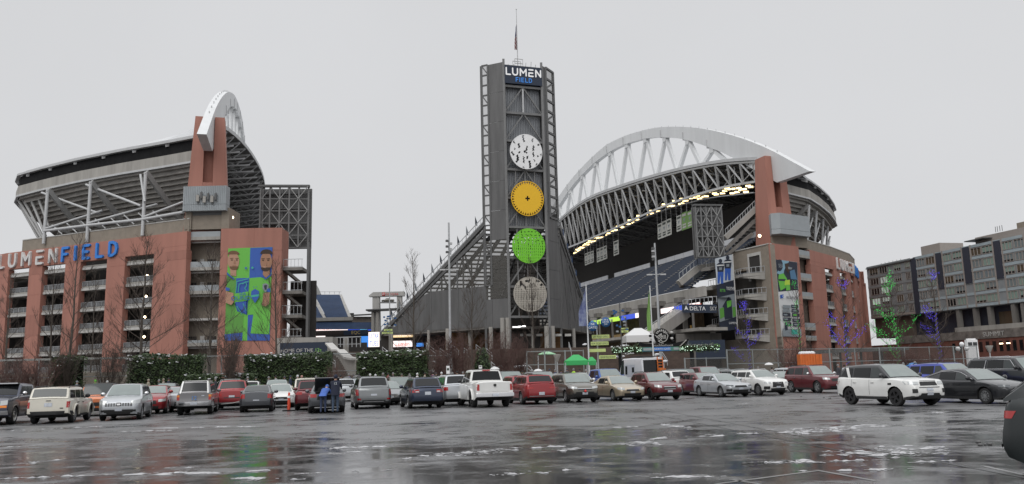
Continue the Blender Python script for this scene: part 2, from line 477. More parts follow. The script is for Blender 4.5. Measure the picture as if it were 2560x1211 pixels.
def arch(side, label):
    base, s, W = frame(side)
    ar = thing('roof_arch', label, 'roof arch', W(0, -12, 62))
    wd = 1.0
    ts = [p[0] for p in ARC_T]; t0, t1 = ts[0], ts[-1]
    n = 44; segs = []
    b0, b1 = ARC_B[0][0], ARC_B[-1][0]
    prof = []
    tipT = on_plane(2032, 429, PRR, SU); tip_t = (tipT - PRR).dot(SV); tip_z = tipT.z
    lowP = on_plane(1949, 457, PRR, SU); low_t = (lowP - PRR).dot(SV); low_z = lowP.z
    for i in range(n + 1):
        t = low_t + (224.0 - 2 * low_t) * i / n
        zt = sm_interp(ARC_T, t)
        zb = sm_interp([(low_t, low_z)] + ARC_B[1:-1] + [(224 - low_t, low_z)], t)
        prof.append((t, zb, zt))
    mb = MB()
    fa = [[], [], [], []]
    for t, zb, zt in prof:
        fa[0].append(W(wd, t, zb)); fa[1].append(W(wd, t, zt)); fa[2].append(W(-wd, t, zt)); fa[3].append(W(-wd, t, zb))
    mb.grid([fa[0], fa[1], fa[2], fa[3], fa[0]], 0, False)
    for e, sgn in ((0, 1), (n, -1)):
        t, zb, zt = prof[e]; tt = tip_t if e == 0 else 224 - tip_t
        A, B, C, D = fa[0][e], fa[1][e], fa[2][e], fa[3][e]
        T1, T2 = W(wd, tt, tip_z), W(-wd, tt, tip_z)
        mb.poly([A, B, T1]); mb.poly([D, C, T2]); mb.poly([B, C, T2, T1]); mb.poly([A, D, T2, T1])
    mb.build('arch_beam', M_STEELW, ar)
    # ribs on the beam, diagonal struts down to the roof
    mb = MB()
    for i in range(0, n + 1):
        t, zb, zt = prof[i]
        mb.box(W(0, t, zt + 0.25), (0.2, 0.2, 0.5))
    mb.build('top_cleat', M_STEELL, ar)
    nodes = []
    for px, py in ((1424.6, 452), (1456, 424), (1490, 400), (1527, 379), (1569, 363), (1616, 352), (1665, 350), (1722, 355), (1783, 374), (1841, 398)):
        nodes.append((on_plane(px, py, PRR, SU) - PRR).dot(SV))
    nodes.sort(); stp = (nodes[-1] - nodes[0]) / 9
    ok = [t for t in nodes if t < 112 + stp]
    while ok[-1] < 205: ok.append(ok[-1] + stp)
    for t in ok:
        zt = sm_interp(ARC_B, t) if ARC_B[0][0] < t < ARC_B[-1][0] else 60
        zr = sm_interp(RIM_Z, t) + 0.3
        if zt - zr < 1.5: continue
        node = W(0, t, zt)
        MB().beam(node + Z * 0.8, node - Z * 1.6, 1.7, 2.4, up=SV).build('node_box', M_STEELW, ar)
        MB().beam(node + Z * 3.4 + SV * 2, node + Z * .4 + SV * 2, 2.5, .25, up=SV).build('stiffener', M_STEELL, ar)
        for dt in (-.6 * stp, .6 * stp):
            tz = t + dt; rb = rim_b(tz)
            foot = W(-.6, tz, sm_interp(RIM_Z, tz) + 0.3 + (60 - sm_interp(RIM_Z, tz)) * rb / (rb + 54))
            MB().beam(node - Z * 1.0 + SV * (dt * .08), foot, 1.15, 1.3, up=SV).build('strut', M_STEELW, ar)
    return ar

def pylon(side, label):
    base, s, W = frame(side)
    py = thing('roof_pylon', label, 'pylon', base)
    # in-plane extents read on each side: top at z 62.8, foot at z 40
    hw1, hw0 = (3.3, 5.1) if side == 'e' else (3.2, 4.4)
    d1, d0 = (3.5, 5.5) if side == 'e' else (5.0, 7.5)
    zt, zb = (64.4 if side == 'e' else 63.7), 34.0
    slot = 1.12; zs = 48.2
    def P4(w_, z):   # depth at height z
        k = (z - zb) / (zt - zb); return hw0 + (hw1 - hw0) * k, d0 + (d1 - d0) * k
    for sg, nm in ((-1, 'inner_leg'), (1, 'outer_leg')):
        mb = MB(); hwb, db = P4(0, zb); hwt, dt = P4(0, zt)
        lo = [W(sg * slot, -db / 2, zb), W(sg * hwb, -db / 2, zb), W(sg * hwb, db / 2, zb), W(sg * slot, db / 2, zb)]
        hi = [W(sg * slot, -dt / 2, zt), W(sg * hwt, -dt / 2, zt), W(sg * hwt, dt / 2, zt), W(sg * slot, dt / 2, zt)]
        mb.add(lo + hi, ((0, 1, 2, 3), (4, 7, 6, 5), (0, 1, 5, 4), (1, 2, 6, 5), (2, 3, 7, 6), (3, 0, 4, 7)))
        mb.build(nm, M_RED, py)
    mb = MB(); hwb, db = P4(0, zb); hws, ds = P4(0, zs)
    mb.add([W(x, y, z) for z, y0 in ((zb, -db / 2 + .05), (zs, -ds / 2 + .05)) for x, y in ((-slot + .02, y0), (slot - .02, y0), (slot - .02, 3), (-slot + .02, 3))],
           ((0, 1, 2, 3), (4, 7, 6, 5), (0, 1, 5, 4), (1, 2, 6, 5), (2, 3, 7, 6), (3, 0, 4, 7)))
    mb.build('front_panel', M_RED2, py)
    mb = MB(); mb.add([W(x, y, z) for z in (zs, zt - 1) for x, y in ((-slot, -0.4), (slot, -0.4), (slot, 2.0), (-slot, 2.0))],
           ((0, 1, 2, 3), (4, 7, 6, 5), (0, 1, 5, 4), (1, 2, 6, 5), (2, 3, 7, 6), (3, 0, 4, 7)))
    mb.build('slot_wall', M_RED2, py)
    return py

east, WE, roof_e = stand('e', 'stadium stand left of the tower, black rim over a pale concrete deck')
west, WW, roof_w = stand('w', 'stadium stand right of the tower, lit floodlights under its dark trussed roof')
arch('e', 'white steel roof arch seen end-on over the left stand')
arch('w', 'broad white steel roof arch with crossed struts over the right stand')
pylon('e', 'terracotta pylon holding up the end of the left roof arch')
pylon('w', 'terracotta pylon holding up the end of the right roof arch')

# ------------------------------------------------------------------ facades
def facade(side, stnd, poly, ztop, zhead, openings, levels, z_start=0.0, extra=()):
    """poly: plan polyline; openings: list of (s0, s1); levels: slab undersides"""
    seg = [0]
    for a, b in zip(poly[:-1], poly[1:]): seg.append(seg[-1] + (Vector(b) - Vector(a)).length)
    def at(sv, off=0.0):
        for i in range(len(poly) - 1):
            if sv <= seg[i + 1] or i == len(poly) - 2: break
        a = Vector(poly[i]); b = Vector(poly[i + 1]); d = (b - a).normalized()
        n = Vector((-d.y, d.x))
        if n.dot(a) > 0: n = -n            # towards the camera
        p = a + d * (sv - seg[i]) + n * off
        return Vector((p.x, p.y, 0))
    def piece(nm, s0, s1, z0, z1, o0, o1, m, parent=stnd):
        cuts = [s0] + [x for x in seg if s0 + .05 < x < s1 - .05] + [s1]
        mb = MB()
        for a, b in zip(cuts[:-1], cuts[1:]):
            q = [at(a + 1e-4, o0) + Z * z0, at(b - 1e-4, o0) + Z * z0, at(b - 1e-4, o1) + Z * z0, at(a + 1e-4, o1) + Z * z0]
            mb.prism(q, Z * (z1 - z0))
        return mb.build(nm, m, parent)
    S = seg[-1]
    # header in panels, two courses
    bounds = [0.0]
    for s0, s1 in openings: bounds += [(s0 + s1) / 2]
    bounds += [S]
    for i, (a, b) in enumerate(zip(bounds[:-1], bounds[1:])):
        zm = zhead + 1.15
        piece('wall_panel', a + .015, b - .015, zhead, zm - .03, 0, -1.2, M_RED2 if i % 2 else M_RED)
        piece('wall_panel', a + .015, b - .015, zm, ztop, 0, -1.2, M_RED)
    piece('backing_wall', 0.05, S - .05, zhead + .1, ztop - .1, -.06, -1.1, M_RED2)
    # pilasters split at the floors
    edges = [0.0]
    for s0, s1 in openings: edges += [s0, s1]
    edges += [S]
    zl = [z_start] + list(levels) + [zhead]
    for i in range(0, len(edges), 2):
        a, b = edges[i], edges[i + 1]
        if b - a < 0.2: continue
        for j, (z0, z1) in enumerate(zip(zl[:-1], zl[1:])):
            piece('wall_panel', a, b, z0 + .02, z1 - .02, 0.0, -1.6, M_RED if (i + j) % 3 else M_RED2)
        piece('pilaster_core', a + .1, b - .1, z_start, zhead, -.06, -1.5, M_RED2)
    # floors, rails, dark depth
    for s0, s1 in openings:
        for z in levels:
            piece('floor_edge', s0 + .02, s1 - .02, z, z + .62, -.55, -3.0, M_CONCL)
            piece('floor_edge', s0 + .02, s1 - .02, z + .70, z + 1.05, -.75, -9.0, M_CONC)
            if z + 2.5 < zhead:
                r = piece('guard_panel', s0 + .05, s1 - .05, z + 1.15, z + 2.2, -.8, -.86, M_RAILP)
                mbr = MB(); nb = max(2, int((s1 - s0) / 1.6))
                for k in range(nb + 1):
                    p = at(s0 + .1 + (s1 - s0 - .2) * k / nb, -.76); mbr.beam(p + Z * (z + 1.05), p + Z * (z + 2.25), .08)
                mbr.beam(at(s0 + .05, -.76) + Z * (z + 2.25), at(s1 - .05, -.76) + Z * (z + 2.25), .1)
                mbr.build('handrail', M_RAIL, r)
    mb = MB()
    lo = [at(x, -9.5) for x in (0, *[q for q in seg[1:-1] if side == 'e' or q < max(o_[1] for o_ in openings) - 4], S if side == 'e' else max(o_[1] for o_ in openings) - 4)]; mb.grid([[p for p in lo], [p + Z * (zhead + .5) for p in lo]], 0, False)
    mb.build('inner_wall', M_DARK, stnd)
    return at, piece, S
M_RAILP = mat('dark_rail_mesh', (0.16, 0.165, 0.17), 0.5, metal=0.3, var=0.1)

# east (left) facade
FE = [(-74.6, 185.0), (-100.0, 196.2), (-131.5, 210.0), (-165, 232)]
op = []
for x0, x1 in ((310, 382), (199, 265), (104, 161), (20, 71), (-55, -12)):
    a = on_poly(x0, 700, FE)[0]; b = on_poly(x1, 700, FE)[0]; op.append((min(a, b), max(a, b)))
op.sort()
fe_at, fe_piece, FES = facade('e', east, FE, 36.1, 31.7, op, (4.0, 9.05, 14.2, 19.35, 24.5, 29.65))
# tan parapet with a white cap above the facade, set back
fe_piece('parapet_wall', 0, 57, 36.1, 39.0, -.5, -1.1, M_TAN); fe_piece('parapet_cap', 0, 57, 39.02, 39.25, -.4, -1.2, M_CONCL)
# steel columns and tubes carrying the deck
for (x0, y0, x1, y1) in ((351, 428, 356, 590), (215, 452, 217, 606), (104, 472, 109, 610)):
    p = on_poly(x1, y1, FE); top = P(x0, y0, p[2].y + .5)
    c = p[2]; HC = top.z - .3; MB().tube(c, Vector((c.x - .2, c.y + .6, HC)), .42, .42, 10).build('column', M_STEELL, east)
    mb = MB(); q = Vector((c.x - .2, c.y + .6, HC)); n = Vector((.42, .9, 0))
    mb.beam(q, q + n * 13 - Z * 11.5, .7, 1.3); mb.build('raker_beam', M_STEEL, east)
    mb = MB(); mb.beam(q + n * 13 - Z * 11.5, c + n * 3 + Z * 4.5, .6, .6); mb.beam(c + Z * 4.6, c + n * 14 + Z * 3, .5); mb.build('tie_beam', M_STEEL, east)
tb = [on_poly(x, y, FE)[2] for x, y in ((458, 531), (357, 549), (218, 564), (110, 578))]
for a, b in zip(tb[:-1], tb[1:]):
    MB().tube(a, b, .36, .36, 10).build('rail_tube', M_STEELL, east)
    MB().tube(b + Z * .5, a + Vector((1.5, 4, 4.5)), .3, .3, 8).build('brace_tube', M_STEELL, east)
cq = [Vector((P(x, y, Yd))) for x, y, Yd in ((351, 440, 193), (362, 505, 190), (215, 465, 203), (352, 515, 192), (104, 485, 211), (250, 535, 203))]
for a, b in zip(cq[0::2], cq[1::2]): MB().tube(a + Z * .3, b, .3, .3, 8).build('brace_tube', M_STEELL, east)
# slanting struts round the left end of the bowl
for i, (x0, y0, Y0, x1, y1, Y1) in enumerate(((44, 496, 226, 108, 603, 214), (56, 494, 225, 110, 598, 214), (74, 490, 223, 114, 590, 213), (92, 484, 221, 124, 574, 214), (46, 506, 230, 104, 610, 216), (60, 470, 232, 200, 560, 222), (100, 472, 226, 240, 590, 216))):
    MB().tube(P(x0, y0, Y0), P(x1, y1, Y1), .40, .32, 8).build('strut', M_STEEL, east)
for i in range(8):
    x0 = 130 + 36 * i; y0 = 545 - 5 * i
    MB().tube(P(x0, y0 + 18, 206 - i), P(x0 + 26, y0 + 42, 204 - i), .16).build('brace_tube', M_STEELL, east)

# west (right) facade
FW = [(88.0, 240.0), (100.6, 255.0), (114, 273.0), (128.0, 300.0), (134, 325), (136, 360)]
op = []
for x0, x1 in ((2066, 2088), (2103, 2119), (2129, 2138), (2145.5, 2150.5)):
    a = on_poly(x0, 720, FW)[0]; b = on_poly(x1, 720, FW)[0]; op.append((min(a, b), max(a, b)))
fw_at, fw_piece, FWS = facade('w', west, FW, 36.1, 31.7, op, (4.0, 9.05, 14.2, 19.35, 24.5, 29.65))
fw_piece('parapet_wall', 0, 60, 36.1, 39.0, -.5, -1.1, M_TAN); fw_piece('parapet_cap', 0, 60, 39.02, 39.25, -.4, -1.2, M_CONCL)
for a, t in ((20, 9), (29.2, 17.3), (41, 29), (52, 40.5), (59.5, 50)):
    q = WW(a, t, 52.1); h = WW(a - 1.5, t + 1, 38)
    MB().tube(h, q, .42, .42, 8).build('column', M_STEELL, west)
    MB().beam(q, WW(a - 9, t + 12, 40), .7, 1.2).build('raker_beam', M_STEEL, west)
    MB().tube(h + Z * 3, WW(a + 8, t + 9, 50), .3, .3, 8).build('brace_tube', M_STEELL, west)
    MB().tube(h + Z * 2.2, WW(a + 8, t + 9, 40.2), .36, .36, 8).build('rail_tube', M_STEELL, west)
# ------------------------------------------------------------------ front blocks below the pylons
def wedge(nm, c4, z0, z1, m, parent):
    mb = MB(); mb.prism([Vector((x, y, z0)) for x, y in c4], Z * (z1 - z0)); return mb.build(nm, m, parent)
def XY(px, py, Y): p = P(px, py, Y); return (p.x, p.y)
def corrug(nm, a, b, z0, z1, depth, m, parent, pitch=.5):
    """ribbed sheet between plan points a and b, with a closed box behind"""
    a = Vector((a[0], a[1], 0)); b = Vector((b[0], b[1], 0)); d = (b - a); L = d.length; d.normalize(); n = Vector((d.y, -d.x, 0))
    if n.y > 0: n = -n
    k = int(L / pitch); row0 = []; row1 = []
    for i in range(k + 1):
        for f, o in ((0, 0), (.35, 0), (.5, .09), (.85, .09)):
            x = (i + f) / (k + 1) * L
            row0.append(a + d * x + n * o + Z * z0)
    row0.append(b + Z * z0)
    mb = MB(); mb.grid([row0, [p + Z * (z1 - z0) for p in row0]], 0, False)
    bk = [a + Z * z0 - n * .02, b + Z * z0 - n * .02, b - n * depth + Z * z0, a - n * depth + Z * z0]
    mb.prism(bk, Z * (z1 - z0)); return mb.build(nm, m, parent)
# --- left: terracotta panel with the big poster
eb = thing('entry_block', 'terracotta front block with balconies below the left pylon', 'stadium block', (-60, 186, 0))
x0, y0 = XY(553, 572, 185); x1, y1 = XY(705.5, 568, 185.6)
zt = P(553, 572, 185).z
for j, (za, zb_) in enumerate(((0, 7.0), (7.05, 13.2), (13.25, 19.4), (19.45, 25.6), (25.65, 31.2), (31.25, zt))):
    xm = (x0 + x1) / 2 + .6; ym = (y0 + y1) / 2
    for k, (xa, ya, xb, yb) in enumerate(((x0, y0, xm - .02, ym), (xm + .02, ym, x1, y1))):
        wedge('wall_panel', [(xa, ya), (xb, yb), (xb, yb + 1.0), (xa, ya + 1.0)], za, zb_ - .01, M_RED if (j + k) % 3 else M_RED2, eb)
wedge('wall_core', [(x0 + .1, y0 + .07), (x1 - .1, y1 + .07), (x1 - .1, y1 + 6), (x0 + .1, y0 + 6)], 0, zt - .1, M_RED2, eb)
# stair bay
bx0, by0 = XY(455, 700, 187.5); bx1, by1 = XY(556, 700, 187.5)
wedge('bay_wall', [(bx0 - 1, by0 + 2.5), (bx1, by1 + 2.5), (bx1, by1 + 8), (bx0 - 1, by0 + 8)], 0, 36.5, M_TAN, eb)
for (ya, yb) in ((580, 601), (655, 677), (714, 736), (851, 866)):
    z1 = P(500, ya, 186.5).z; z0 = P(500, yb, 186.5).z
    o = wedge('balcony', [(bx0 + .1, 186.2), (bx1 - .3, 186.2), (bx1 - .3, 190), (bx0 + .1, 190)], z0, z0 + .75, M_CONC, eb)
    wedge('balcony_guard', [(bx0 + .15, 186.25), (bx1 - .35, 186.25), (bx1 - .35, 186.35), (bx0 + .15, 186.35)], z0 + .76, z1, M_CLAD, o)
    wedge('lintel', [(bx0 + .1, 187.4), (bx1 - .3, 187.4), (bx1 - .3, 187.8), (bx0 + .1, 187.8)], z0 - .5, z0 - .15, M_CONCL, o)
    for xx in (480, 528):
        p = P(xx, ya, 189.7); MB().box((p.x, 189.9, z1 + .45), (1.9, .3, 1.2)).build('window', M_DARK, eb)
    p = P(505, ya, 189.7); MB().box((p.x, 189.9, z1 + .4), (1.0, .35, 1.5)).build('door', M_BLUE if yb == 601 else M_CONCL, eb)
z = P(500, 801, 186.5).z; wedge('lintel', [(bx0 + .1, 187.4), (bx1 - .3, 187.4), (bx1 - .3, 189.9), (bx0 + .1, 189.9)], z, z + .5, M_CONCL, eb)
# blockwork head and corrugated box under the pylon
hx0, hy0 = XY(458, 550, 184.5); hx1, hy1 = XY(569, 550, 184.5)
wedge('block_wall', [(hx0, 186), (hx1, 186), (hx1, 193), (hx0, 193)], 36.6, 41.5, M_TAN, eb)
wedge('block_pier', [(hx0, 185.6), (hx0 + 1.4, 185.6), (hx0 + 1.4, 186), (hx0, 186)], 36.6, 41.5, M_TAN, eb)
wedge('block_pier', [(hx1 - 1.8, 185.6), (hx1, 185.6), (hx1, 186), (hx1 - 1.8, 186)], 36.6, 41.5, M_TAN, eb)
wedge('louvre', [(hx0 + 1.6, 185.9), (hx1 - 2, 185.9), (hx1 - 2, 186), (hx0 + 1.6, 186)], 39.9, 40.7, M_STEELD, eb)
zc0, zc1 = P(512, 527, 184.4).z, P(512, 465.5, 184.4).z; zm = P(512, 512, 184.4).z
corrug('cladding', XY(457.5, 500, 184.4), XY(565, 500, 184.4), zm + .06, zc1, 2.5, M_CLAD, eb, .42)
corrug('cladding', XY(457.5, 500, 184.4), XY(565, 500, 184.4), zc0, zm, 2.5, M_CLAD, eb, .42)
for i, (px, py) in enumerate(((494, 488), (503, 481), (511, 491), (520, 484), (530, 490), (539, 484))):
    p = P(px, py, 184.0); q = P(px, py + 16, 184.0)
    an = thing('antenna_panel', 'antenna box, %s of six on grey cladding under left pylon' % ['first from left', 'second from left', 'third from left', 'third from right', 'second from right', 'last on the right'][i], 'antenna', p)
    mb = MB(); mb.box((p + q) / 2, (.45 if i % 2 else .7, .3, (p - q).length)); mb.build('housing', M_CONC if i % 2 == 0 else M_STEELD, an)
    mb = MB(); mb.beam(p + Vector((0, .3, .3)), q + Vector((0, .3, -.5)), .12); mb.path([q, q + Vector((.2, 0, -.6)), q + Vector((.5, 0, -.3))], .06, 5); mb.build('mast', M_STEELD, an)
# small warm lamp in the gap right of the pylon
mb = MB(); p = P(581, 544, 188); mb.sphere(p, .35, 8, 5); mb.build('lamp', M_LAMPS, eb)
# right flank: stair landings between the block and the end post
sx0, _ = XY(707, 720, 187.5); sx1, _ = XY(764, 720, 190)
for (ya, yb) in ((648, 668), (705, 727), (764, 787), (823, 842)):
    z1 = P(740, ya, 187).z; z0 = P(740, yb, 187).z
    o = wedge('landing', [(sx0, 187), (sx1, 187), (sx1 - .4, 194), (sx0, 194)], z0 - .7, z0, M_CONCD, eb)
    mb = MB()
    for k in range(6):
        x = sx0 + .2 + (sx1 - sx0 - .4) * k / 5; mb.beam((x, 187.1, z0), (x, 187.1, z1), .07)
    mb.beam((sx0, 187.1, z1), (sx1, 187.1, z1), .12); mb.beam((sx0, 187.1, z0 + .15), (sx1, 187.1, z0 + .15), .1)
    mb.build('landing_rail', M_RAIL, o)
    mb = MB(); mb.beam((sx0 + .3, 188.2, z0 - .6), (sx1 - 1.0, 190, z0 - 3.6), 1.6, .5); mb.build('stair_flight', M_CONCD, eb)
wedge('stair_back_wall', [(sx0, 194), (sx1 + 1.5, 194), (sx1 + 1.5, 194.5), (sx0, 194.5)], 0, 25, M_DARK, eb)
a = P(771, 606, 187); b = P(767, 850, 187); MB().beam((a.x, 187, 3), (a.x, 187, a.z), .5).build('end_post', M_STEELD, eb)
a = P(771, 606, 192); MB().beam((a.x, 193.6, 3), (a.x, 193.6, a.z - 1), .5).build('end_post', M_STEELD, eb)

# --- right: tan flank, terracotta panel
wb = thing('entry_block', 'tan and terracotta front block with zigzag balconies below the right pylon', 'stadium block', (78, 231, 0))
c0 = P(1922, 608, 226); c1 = P(1996, 619, 234.7); cT = P(1813, 648, 244)
for j, (za, zb_) in enumerate(((0, 7.0), (7.05, 13.2), (13.25, 19.4), (19.45, 25.6), (25.65, 31.2), (31.25, 36.3))):
    wedge('wall_panel', [(c0.x, c0.y), (c1.x, c1.y), (c1.x - .7, c1.y + .9), (c0.x - .3, c0.y + 1)], za, zb_ - .01, M_RED if j % 2 else M_RED2, wb)
d = Vector((c1.x - c0.x, c1.y - c0.y)).normalized()
wedge('wall_core', [(c0.x - .1, c0.y + .25), (c1.x - .1, c1.y + .25), (c1.x - 2, c1.y + 8), (c0.x - 2, c0.y + 8)], 0, 36.1, M_TAN, wb)
wallA = Vector((c0.x, c0.y + .12, 0)); wallB = Vector((cT.x, cT.y, 0)); fd = (wallB - wallA).normalized(); fn = Vector((fd.y, -fd.x, 0))
if fn.y > 0: fn = -fn
def flank(px, py, off=0.0): return on_plane(px, py, wallA + fn * off, fn)
FL = (wallB - wallA).length
def fl(k, off=0.0): return wallA + fd * (FL * k) + fn * off
def fbox(nm, k0, k1, z0, z1, o0, o1, m, parent=None):
    mb = MB(); mb.prism([fl(k0, o0) + Z * z0, fl(k1, o0) + Z * z0, fl(k1, o1) + Z * z0, fl(k0, o1) + Z * z0], Z * (z1 - z0)); return mb.build(nm, m, parent or wb)
zz = [35.9]
fbox('flank_wall', 0, 1.0, 29.9, 35.9, 0, -2.0, M_TAN); fbox('flank_wall', 0, .20, 0, 29.9, 0, -2.0, M_TAN)
fbox('flank_base', 0, 1.25, 0, 10.2, .05, -2.5, M_TAN); fbox('wall_cap', 0, 1.0, 35.95, 36.25, .2, -1.0, M_CONCL)
fbox('recess_wall', .2, 1.2, 10, 30, -5, -6, M_CONCD)
lev = []
for (ya, yb) in ((672, 690), (720, 742), (768, 792), (820, 843)):
    z1 = flank(1870, ya).z; z0 = flank(1870, yb).z; lev.append(z0)
for j, z0 in enumerate(lev):
    mb = MB()
    A, B, C = fl(.12) , fl(.42, 3.0), fl(.74, 2.2)
    mb.prism([A + Z * (z0 - .5), B + Z * (z0 - .5), C + Z * (z0 - .5), fl(.74, -5) + Z * (z0 - .5), fl(.12, -5) + Z * (z0 - .5)], Z * .8)
    mb.prism([fl(.12, .1) + Z * (z0 - 1.9), fl(.12, .1) + Z * (z0 - .5), fl(.42, 2.9) + Z * (z0 - .5), fl(.42, 2.7) + Z * (z0 - .9)], fd * .5)
    o = mb.build('balcony', M_CONC, wb)
    mb = MB()
    for (p, q) in ((A + fn * .1, B), (B, C)):
        mb.beam(p + Z * (z0 + 1.9), q + Z * (z0 + 1.9), .14); mb.beam(p + Z * (z0 + .45), q + Z * (z0 + .45), .1)
        for k in range(6): r = p.lerp(q, k / 5); mb.beam(r + Z * (z0 + .3), r + Z * (z0 + 1.9), .11)
    mb.build('balcony_rail', M_RAIL, o)
    fbox('pier', .3, .42, z0 + .3, z0 + 5.2, -2.5, -3.5, M_CONC)
fbox('door_surround', .18, .2, 26.5, 33.5, .25, -.2, M_CONCL); fbox('door_surround', .44, .47, 26.5, 33.5, .25, -.2, M_CONCL); fbox('door_surround', .18, .47, 33.5, 34.4, .25, -.2, M_CONCL)
fbox('door_opening', .2, .44, lev[0] + .4, 33.4, .05, -.1, M_DARK)
# second stack of short landings left of the tall banner
mb0 = [(1795, 1782), (1798, 1785), (1802, 1788), (1806, 1792)]
for j, (ya, yb) in enumerate(((650, 668), (700, 716), (748, 764), (795, 812))):
    a = P(1790 + 3 * j, yb, 243); b = P(1764 + 5 * j, yb + 6, 238)
    mb = MB(); mb.beam(a, b, 3.0, .9); o = mb.build('landing', M_CONC, wb)
    mb = MB()
    for k in range(5):
        r = a.lerp(b, k / 4) + Vector((0, -1.4, .4)); mb.beam(r, r + Z * 1.7, .1)
    mb.beam(a + Vector((0, -1.4, 2.1)), b + Vector((0, -1.4, 2.1)), .13); mb.build('landing_rail', M_RAIL, o)
for (px, ya, yb) in ((1782, 830, 868), (1786, 720, 790), (1712, 787, 850)):
    a = P(px, ya, 246); b = P(px, yb, 246); MB().beam(a, Vector((a.x, a.y, b.z)), 1.3).build('pier', M_CONC, wb)
# recessed stair bay right of the panel with balconies
q0 = c1; q1 = Vector((88.0, 240.0, 0))
wedge('bay_wall', [(q0.x, q0.y + 3), (q1.x, q1.y + 3), (q1.x - 1, q1.y + 8), (q0.x - 1, q0.y + 8)], 0, 36.5, M_BROWN, wb)
for (ya, yb) in ((626, 645), (684, 702), (731, 748), (808, 826), (840, 852)):
    z1 = P(2012, ya, 237).z; z0 = P(2012, yb, 237).z
    o = wedge('balcony', [(q0.x + .1, q0.y + .3), (q1.x - .1, q1.y - .3), (q1.x - .1, q1.y + 3), (q0.x + .1, q0.y + 3)], z0, z0 + .8, M_CONC, wb)
    wedge('balcony_guard', [(q0.x + .1, q0.y + .35), (q1.x - .1, q1.y - .25), (q1.x - .1, q1.y - .15), (q0.x + .1, q0.y + .45)], z0 + .81, z1, M_CLAD, o)
# blockwork and grey box beside the right pylon
k0 = P(1932, 600, 232); k1 = P(2018, 600, 238)
wedge('block_wall', [(k0.x, 232.5), (k1.x, 238), (k1.x - 1, 244), (k0.x - 1, 240)], 36.3, 42.3, M_TAN, wb)
g0, gm, g1 = P(1928, 560, 230), P(1951, 560, 229), P(2024, 560, 236.5)
zc1 = P(1951, 532, 229).z; zc0 = P(1951, 584, 229).z; zmm = P(1951, 572, 229).z
for za, zb_ in ((zc0, zmm), (zmm + .06, zc1)):
    wedge('cladding', [(g0.x, g0.y), (gm.x, gm.y), (gm.x + .5, gm.y + 6), (g0.x + 1, g0.y + 6)], za, zb_, M_CLAD, wb)
    wedge('cladding', [(gm.x, gm.y), (g1.x, g1.y), (g1.x - 1, g1.y + 5), (gm.x + .4, gm.y + 5)], za, zb_, M_CLAD, wb)
mb = MB(); mb.sphere(P(1899, 590, 224.8), .45, 8, 5); mb.build('lamp', M_LAMPS, wb)

# ------------------------------------------------------------------ west stand interior
def plane_strip(nm, a0, z0, a1, z1, t0, t1, m, parent, n=1):
    mb = MB(); rows = [[], []]
    for i in range(n + 1):
        t = t0 + (t1 - t0) * i / n; rows[0].append(WW(a0, t, z0)); rows[1].append(WW(a1, t, z1))
    mb.grid(rows, 0, False); return mb.build(nm, m, parent)
# upper tier in rows (real steps), aisles, and the white panels at its top
mb = MB(); nr = 26
rows = []
for k in range(nr + 1):
    f = k / nr; a = -25 + 25 * f; zc = 25.2 + 15.6 * f
    rows.append([WW(a, 7, zc), WW(a, 212, zc)]); rows.append([WW(a, 7, zc + 15.6 / nr), WW(a, 212, zc + 15.6 / nr)])
mb.grid(rows, 0, False); mb.build('upper_seating', M_SEAT, west)
for i in range(11):
    t = 8 + 15 * i; mb = MB()
    for k in range(nr):
        f = (k + .5) / nr; p = WW(-25 + 25 * f, t, 25.2 + 15.6 * f + .62); mb.box(p, (.55, .9, .14), 0, .31)
    mb.build('aisle', M_CONC, west)
for i in range(31):
    t = 2 + 6.6 * i
    if i % 6 == 5: continue
    mb = MB(); mb.prism([WW(.6, t, 41.0), WW(.6, t + 6.3, 41.0), WW(.9, t + 6.3, 41.0), WW(.9, t, 41.0)], Z * 2.3); mb.build('wind_panel', mat('pale_panel', (.55, .56, .58), .5) if i == 0 else bpy.data.materials['pale_panel'], west)
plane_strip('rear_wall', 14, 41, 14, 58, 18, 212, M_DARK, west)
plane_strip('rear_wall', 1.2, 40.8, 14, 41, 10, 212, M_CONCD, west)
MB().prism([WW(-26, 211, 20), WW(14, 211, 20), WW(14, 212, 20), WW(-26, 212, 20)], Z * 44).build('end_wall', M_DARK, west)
# front of the upper tier, club level, led ribbon, suites, lower seats
mb = MB(); mb.prism([WW(-25, 0, 22.2), WW(-25, 165, 22.2), WW(-24, 165, 22.2), WW(-24, 0, 22.2)], Z * 2.9); mb.build('tier_front', M_CONC, west)
mb = MB(); mb.prism([WW(-26.2, 8, 19.7), WW(-26.2, 165, 19.7), WW(-25, 165, 21.2), WW(-25, 8, 21.2)], Z * .9); mb.build('club_front', M_CONCD, west)
for i in range(12):
    mb = MB(); mb.box(WW(-26, 12 + 12 * i, 22.2), (2.2, 3, 1.5), 0, .31); mb.build('speaker_box', M_CONCD, west)
plane_strip('club_ceiling', -25, 21.9, -16, 21.9, 0, 165, M_DARK, west)
plane_strip('club_back_wall', -17, 5, -17, 22, 14, 165, mat('warm_suite_wall', (.16, .12, .07), .7, var=.4, vs=.5), west)
for i in range(14):
    mb = MB(); mb.box(WW(-18, 24 + 10 * i, 14.5), (.3, 8, 1.6), 0, .31); mb.build('suite_window', glow('suite_glow', (1.0, .62, .2), .10) if i == 0 else bpy.data.materials['suite_glow'], west)
mb = MB(); mb.prism([WW(-27, 0, 12.6), WW(-27, 165, 12.6), WW(-18, 165, 12.6), WW(-18, 0, 12.6)], Z * .9); mb.build('suite_floor', M_CONC, west)
for i in range(15):
    mb = MB(); mb.box(WW(-26.5, 4 + 11 * i, 16.5), (.5, .5, 7), 0, .31); mb.build('pier', M_CONCD, west)
